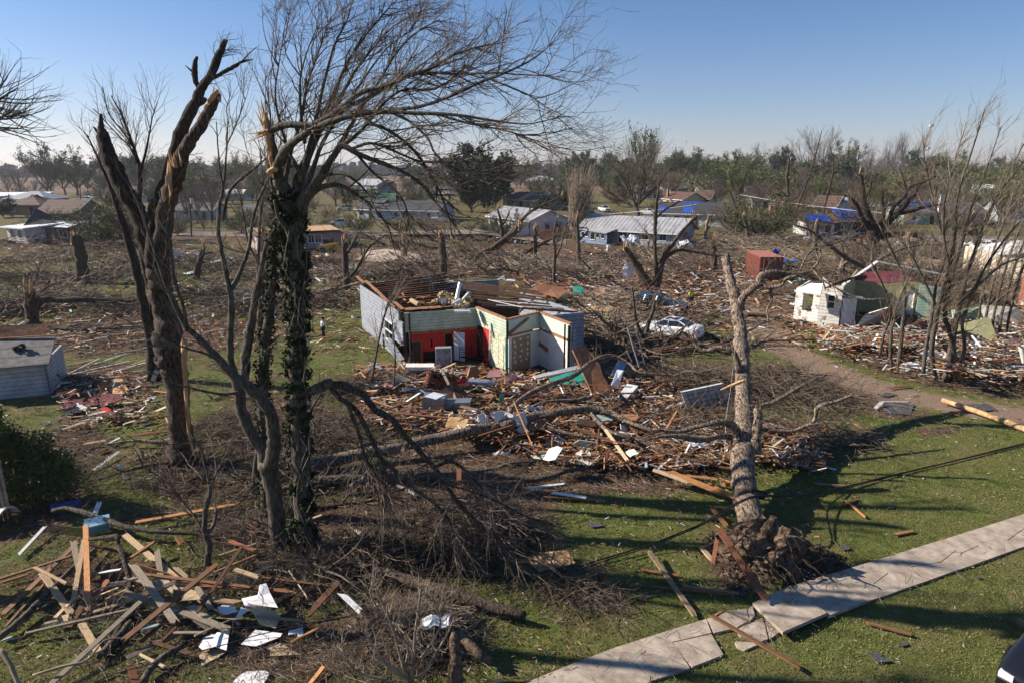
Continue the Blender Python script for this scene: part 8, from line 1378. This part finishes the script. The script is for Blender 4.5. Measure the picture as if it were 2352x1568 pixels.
NAMED = [('ever0',1110,478,352,'big dark glossy evergreen standing between the two groups of houses',1.25),('ever1',1082,488,392,'shorter dark evergreen at the left foot of the big glossy one',1.3),('ever2',1138,476,400,'dark evergreen bush at the right foot of the big glossy one',1.2),('bare1',1268,424,336,'tall bare tree over the low white-roofed building',.8),('bare3',1232,424,352,'thinner bare tree left of the tall one over the white roof',.7),('spring2',1205,428,366,'round olive tree left of the low white-roofed building',1.1),
         ('ever1',1345,430,362,'dark evergreen behind the tan stripped evergreen',1),('ever2',1320,426,372,'second dark evergreen left of the one behind the stripped tree',1),('spring2',1475,440,297,'tall broken tree with thin pale leaves rising above the great oak',.55),('bare4',1450,436,320,'bare tree left of the tall pale-leaved one',.5),('spring0',120,452,345,'tall spring-green tree at left with a dark trunk',1.0),('spring1',180,450,346,'spring-green tree right of the tall one at left',1.2),('spring0',150,448,372,'lower green tree between the two spring-green ones at left',1.3),('bare2',112,460,346,'thin bare tree at left before the spring-green ones',.8),('bare0',48,446,372,'bare tree above the white flat roof at far left',1.1),('bare3',20,448,380,'smaller bare tree at the far left edge',1),
         ('spring2',385,455,364,'yellow-green tree seen in the fork of the big broken tree',1.1),('spring3',440,445,366,'yellow-green tree right of the fork of the big broken tree',1.3),('spring1',545,440,358,'green tree seen left of the ivy trunks',1),('spring3',590,445,376,'olive tree behind the ivy trunks',1.3),('spring2',955,430,392,'yellow-green tree over the small cream gabled house',1.1),('spring3',1410,450,396,'olive bush-like tree below the great oak',1.2),('spring0',1590,440,352,'spring-green tree behind the tarp-patched house',1.2),('spring1',1640,452,374,'spring-green tree right of the tarp-patched house',1.2),('spring0',1690,450,356,'spring-green tree behind the forked green-wrapped trunk',1.0),('spring2',1560,440,372,'olive tree behind the cream house with the chimney',1),
         ('ever0',1788,432,352,'dark evergreen right of the tall leafless round tree',.7),('ever1',1795,445,392,'lower dark evergreen by the red brick hip roof',1),('bare0',1755,420,325,'tall leafless round-crowned tree on the right skyline',1.05),('bare1',1847,420,316,'leafless tree with a dense crown behind the split tree',.9),('bare2',1882,420,288,'tallest leafless tree on the right skyline, crown leaning right',.75),('spring3',1945,428,330,'slim olive tree on the right skyline',.8),('bare3',1985,420,332,'leafless tree behind the slim olive one',1.0),('bare4',2040,420,312,'leafless tree left of the tall airy one on the right skyline',.8),('bare0',2075,420,298,'tall airy leafless tree left of the radio mast',.8),('ever2',1880,450,392,'dark evergreen behind the brick wing',1.2),('ever0',2310,430,372,'dark evergreen behind the shrub clump',1.3),('spring2',2300,440,380,'olive tree behind the shrub clump',1.3),('ever1',1312,480,440,'dark green bush right of the tan house',1.4),('ever0',885,505,478,'round green bush before the long grey house',1.6),('ever1',1250,484,455,'dark green bush on the gable side of the tan house',1.3),('spring1',1765,470,440,'green bush before the red brick hip-roofed house',1.2),('ever2',1738,535,512,'dark round bush in the tarp-house yard',1.6),('ever0',8,500,462,'dark green bush at the left margin',1.4)]
for kd, x, yb, yt, lb, wd_ in NAMED: plant(kd,x,yb,yt,lb,wd_)
# layered cedar
cb = G(1316,426); root = thing('cedar_tree','dark layered cedar with flat tiers and a pointed top on the skyline','tree',cb); mb = MB(); top_ = At(1316,345,cb.y); mb.cyl(cb,top_,.4,8,.08); mb.build('trunk',MT['bark'],root); mb = MB()
for k in range(15):
    z = top_.z * (.35+.64*k/15); r_ = 5.2 * (1-k/16) + .4; n_ = 150; an = RNG.uniform(0,6.28,n_); q = np.sqrt(RNG.random(n_)) * r_ * (1+.35*np.sin(an*3+k*2)); leaves(mb,np.stack([cb.x+np.cos(an)*q,cb.y+np.sin(an)*q,z-q*.12+RNG.normal(0,.1,n_)],1),420,.18,.3,.5)
mb.build('needles',MT['leaf_dark'],root)
kinds = ['bare0','bare1','bare2','bare3','bare4','bare1','spring2','spring3','ever0','spring0','ever1','bare0']
def belt(n,x0,x1,y0,y1,t0,t1,ks,wide=(1,1.5)):
    for _ in range(n):
        x, y = rnd(x0,x1), rnd(y0,y1); kd = random.choice(ks); s_, d_ = zone(x,y); key = 'olive' if kd in ('spring2','spring3') else kd[:-1]
        b = G(x,y); top = rnd(t0,t1); top = min(top,At(x,y,b.y)and y-8); lb = '%s %s' % (TXT[key],d_); plant(kd,x,y,top,lb,rnd(*wide),group=TXT[key]+' '+d_+' '+s_)
belt(60,1290,2400,408,424,362,388,kinds); belt(80,1380,2400,424,456,378,404,kinds,(1.1,1.7)); belt(40,180,1240,412,440,368,396,kinds,(1.1,1.7)); belt(16,1180,1420,412,436,388,400,kinds,(1.1,1.6)); belt(14,1900,2400,412,425,350,380,['bare0','bare2','bare4','bare1'],(.8,1.1))
belt(26,180,860,414,446,384,404,['spring2','spring3','bare1','bare3','bare4','spring1','ever2'],(1.1,1.7)); belt(12,-40,420,430,462,402,430,['bare1','bare3','spring3','scrub0','scrub1'],(1.1,1.8)); belt(16,800,1180,408,450,396,420,['bare1','spring3','scrub0','spring2','bare2'],(1.1,1.7))
belt(34,1640,2400,452,525,396,445,['bare0','bare1','bare2','bare3','bare4','spring3'],(.7,1.2)); belt(30,200,830,452,525,396,445,['bare0','bare1','bare3','spring3','bare4'],(.7,1.2)); belt(26,1380,2400,420,436,352,378,kinds+['bare2','bare3'],(.9,1.3))
belt(30,1700,2400,460,545,440,500,['scrub1','scrub1','scrub0','bare2','scrub1'],(1.2,2)); belt(34,-40,800,470,560,450,520,['scrub1','scrub0','scrub1','bare3'],(1.2,2)); belt(16,1300,1760,470,540,455,505,['scrub1','scrub0','scrub1'],(1.1,1.8)); belt(12,820,1200,450,480,430,455,['scrub1','scrub0','spring3'],(1.2,1.8)); belt(30,780,1240,486,545,478,525,['scrub1','scrub0','scrub1','bare1'],(1,1.8)); belt(80,180,1300,420,474,394,436,['bare0','bare1','bare3','scrub1','scrub0','spring3','scrub1'],(1,1.7)); belt(30,1380,2400,440,480,400,440,['bare1','bare3','scrub1','scrub0','bare4'],(1,1.6)); belt(14,1950,2400,520,640,500,600,['scrub1','scrub1','bare2'],(.9,1.4))
for o in PT.values():
    for ch in list(o.children): bpy.data.objects.remove(ch)
    bpy.data.objects.remove(o)
# far wood and treeline on the horizon: one mass of small crowns
mb = MB(); n = 9000; X = RNG.uniform(-2600,2600,n); Yf = 1500 + 500 * np.sin(X/700) + RNG.uniform(0,160,n); leaves(mb,np.stack([X,Yf,RNG.uniform(2,15,n)+4*np.sin(X/60)],1),n*3,3.0,7.5,.8); tag(mb.build('far_woods',mat('far_woods',(.05,.06,.055),(.08,.085,.08),.01,.95)),'hazy dark line of woods along the horizon','woods',kind='stuff')
mb = MB(); n = 5200; X = RNG.uniform(60,560,n); Yf = RNG.uniform(290,520,n); k = X > Yf * .12; X, Yf = X[k], Yf[k]; n = len(X); leaves(mb,np.stack([X,Yf,RNG.random(n)**.7*8+2*np.sin(X/9)+1],1),n*16,1.6,.42,.8); tag(mb.build('distant_woods',MT['leaf_olive']),'mixed distant woodland behind the last houses on the right','woods',kind='stuff')
# bare tree reaching in at the left edge
b = Vector((-17.5,17.5,0)); limb_tree('bare_tree','bare branch tips reaching in at the upper left margin',b,[([(-230,1380,50),(-200,1100,42),(-180,800,36),(-150,500,26),(-120,330,16),(-60,250,8),(-10,235,4),(25,212,3),(40,202,2)],b.y,b.y),([(-140,450,18),(-80,330,9),(-30,280,5),(10,268,4),(35,268,3),(66,263,1.5)],b.y,b.y+.5),([(-80,330,8),(-30,300,5),(20,294,3),(70,300,1.5)],b.y,b.y),([(-150,500,20),(-260,380,14),(-330,250,9),(-360,120,5)],b.y,b.y),([(-60,250,7),(-20,215,4),(8,190,3),(18,176,1.5)],b.y,b.y)],MT['bark_grey'],
    [(120,(.6,2.2),(20,50),.02,6,4,dict(t=(.1,.8))),(300,(.3,1),(20,50),.01,5,3,{})],MT['twig_grey'])
# ================================================================ haze
LM = [(50,455,'white flat roof'),(55,485,'brown hip roof'),(115,540,'wrecked brick house'),(215,458,'far car row'),(330,450,'dark-roofed building'),(588,505,'tan gabled house'),(690,548,'pink wrecked house'),(842,425,'tall grey barn'),(930,485,'long grey house'),(866,457,'green roof'),(1110,410,'big glossy evergreen'),(1245,412,'low white-roofed building'),(1215,460,'tan brown-roofed house'),(1195,510,'white gabled house'),(1322,460,'stripped evergreen'),(1462,420,'great oak'),(1480,530,'grey metal-roofed house'),(1590,490,'tarp-patched house'),(1730,440,'cream gabled house'),(1818,470,'red hip-roofed house'),(1812,400,'tall split tree'),(1950,505,'blue-tarped teal house'),(2010,500,'snapped spreading oak'),(2130,350,'radio mast'),(2115,495,'pale green house'),(2200,550,'slim stem clump'),(2330,600,'beige metal building'),(1760,600,'rust-red container'),(1545,750,'white sedan'),(1080,700,'roofless house'),(180,590,'shredded stump'),(77,700,'split stump'),(400,800,'huge broken tree'),(690,900,'ivy-clad trunk'),(1705,850,'toppled trunk'),(1760,1250,'root plate'),(300,1400,'lumber heap'),(1010,860,'brick chimney lump'),(1610,915,'quilted mattress'),(560,1180,'two-stemmed grey tree'),(2000,730,'white clapboard house'),(60,850,'grey shed')]
bpy.context.view_layer.update()
def dups():
    D = {}
    for o in bpy.data.objects:
        if o.parent is None and 'category' in o: D.setdefault(o['label'],[]).append(o)
    return {k:v for k,v in D.items()if len(v)>1}
def pix(o): x, y = project(np.array([[*o.location]])); return float(x[0]), float(y[0])
for k, v in dups().items():
    if len(k.split()) > 9: continue
    for o in v:
        x, y = pix(o); q = min(LM,key=lambda m_:math.hypot(m_[0]-x,(m_[1]-y)*1.6)); dx, dy = x - q[0], (y-q[1]) * 1.6; rel = ('left of' if dx<0 else 'right of') if abs(dx) > abs(dy) else ('behind' if dy<0 else 'in front of'); o['label'] = k + ', %s the %s' % (rel,q[2])
for k, v in dups().items():
    if len(v) > 12 and len(k.split()) < 16:
        v = sorted(v,key=lambda o:o.scale.z*1e3+len(o.name)); n = len(v)
        for i, o in enumerate(v): o['label'] = ('small ' if i<n/3 else 'middling ' if i<2*n/3 else 'tall ') + k if o['category'] == 'tree' else k
ORD = ['leftmost','second from left','third from left','fourth from left','fifth from left','sixth from left','seventh from left','eighth from left','ninth from left','tenth from left','eleventh from left','twelfth from left']
for k, v in dups().items():
    if len(v) > 12 or len(k.split()) > 13: continue
    for i, o in enumerate(sorted(v,key=lambda o:pix(o)[0])): o['label'] = k + ', ' + (ORD[i]if i<len(v)-1 else 'rightmost')
mb = MB(); mb.box((0,1500,70),(8000,7800,142)); hz = bpy.data.materials.new('haze'); hz.use_nodes = True; hn = hz.node_tree; hn.nodes.remove(hn.nodes['Principled BSDF']); pv = hn.nodes.new('ShaderNodeVolumePrincipled'); pv.inputs['Color'].default_value = (.82,.86,.95,1); pv.inputs['Density'].default_value = .00012; pv.inputs['Anisotropy'].default_value = .3
hn.links.new(pv.outputs[0],hn.nodes['Material Output'].inputs['Volume']); tag(mb.build('haze',hz),'thin pale haze over the far fields','haze',kind='stuff')
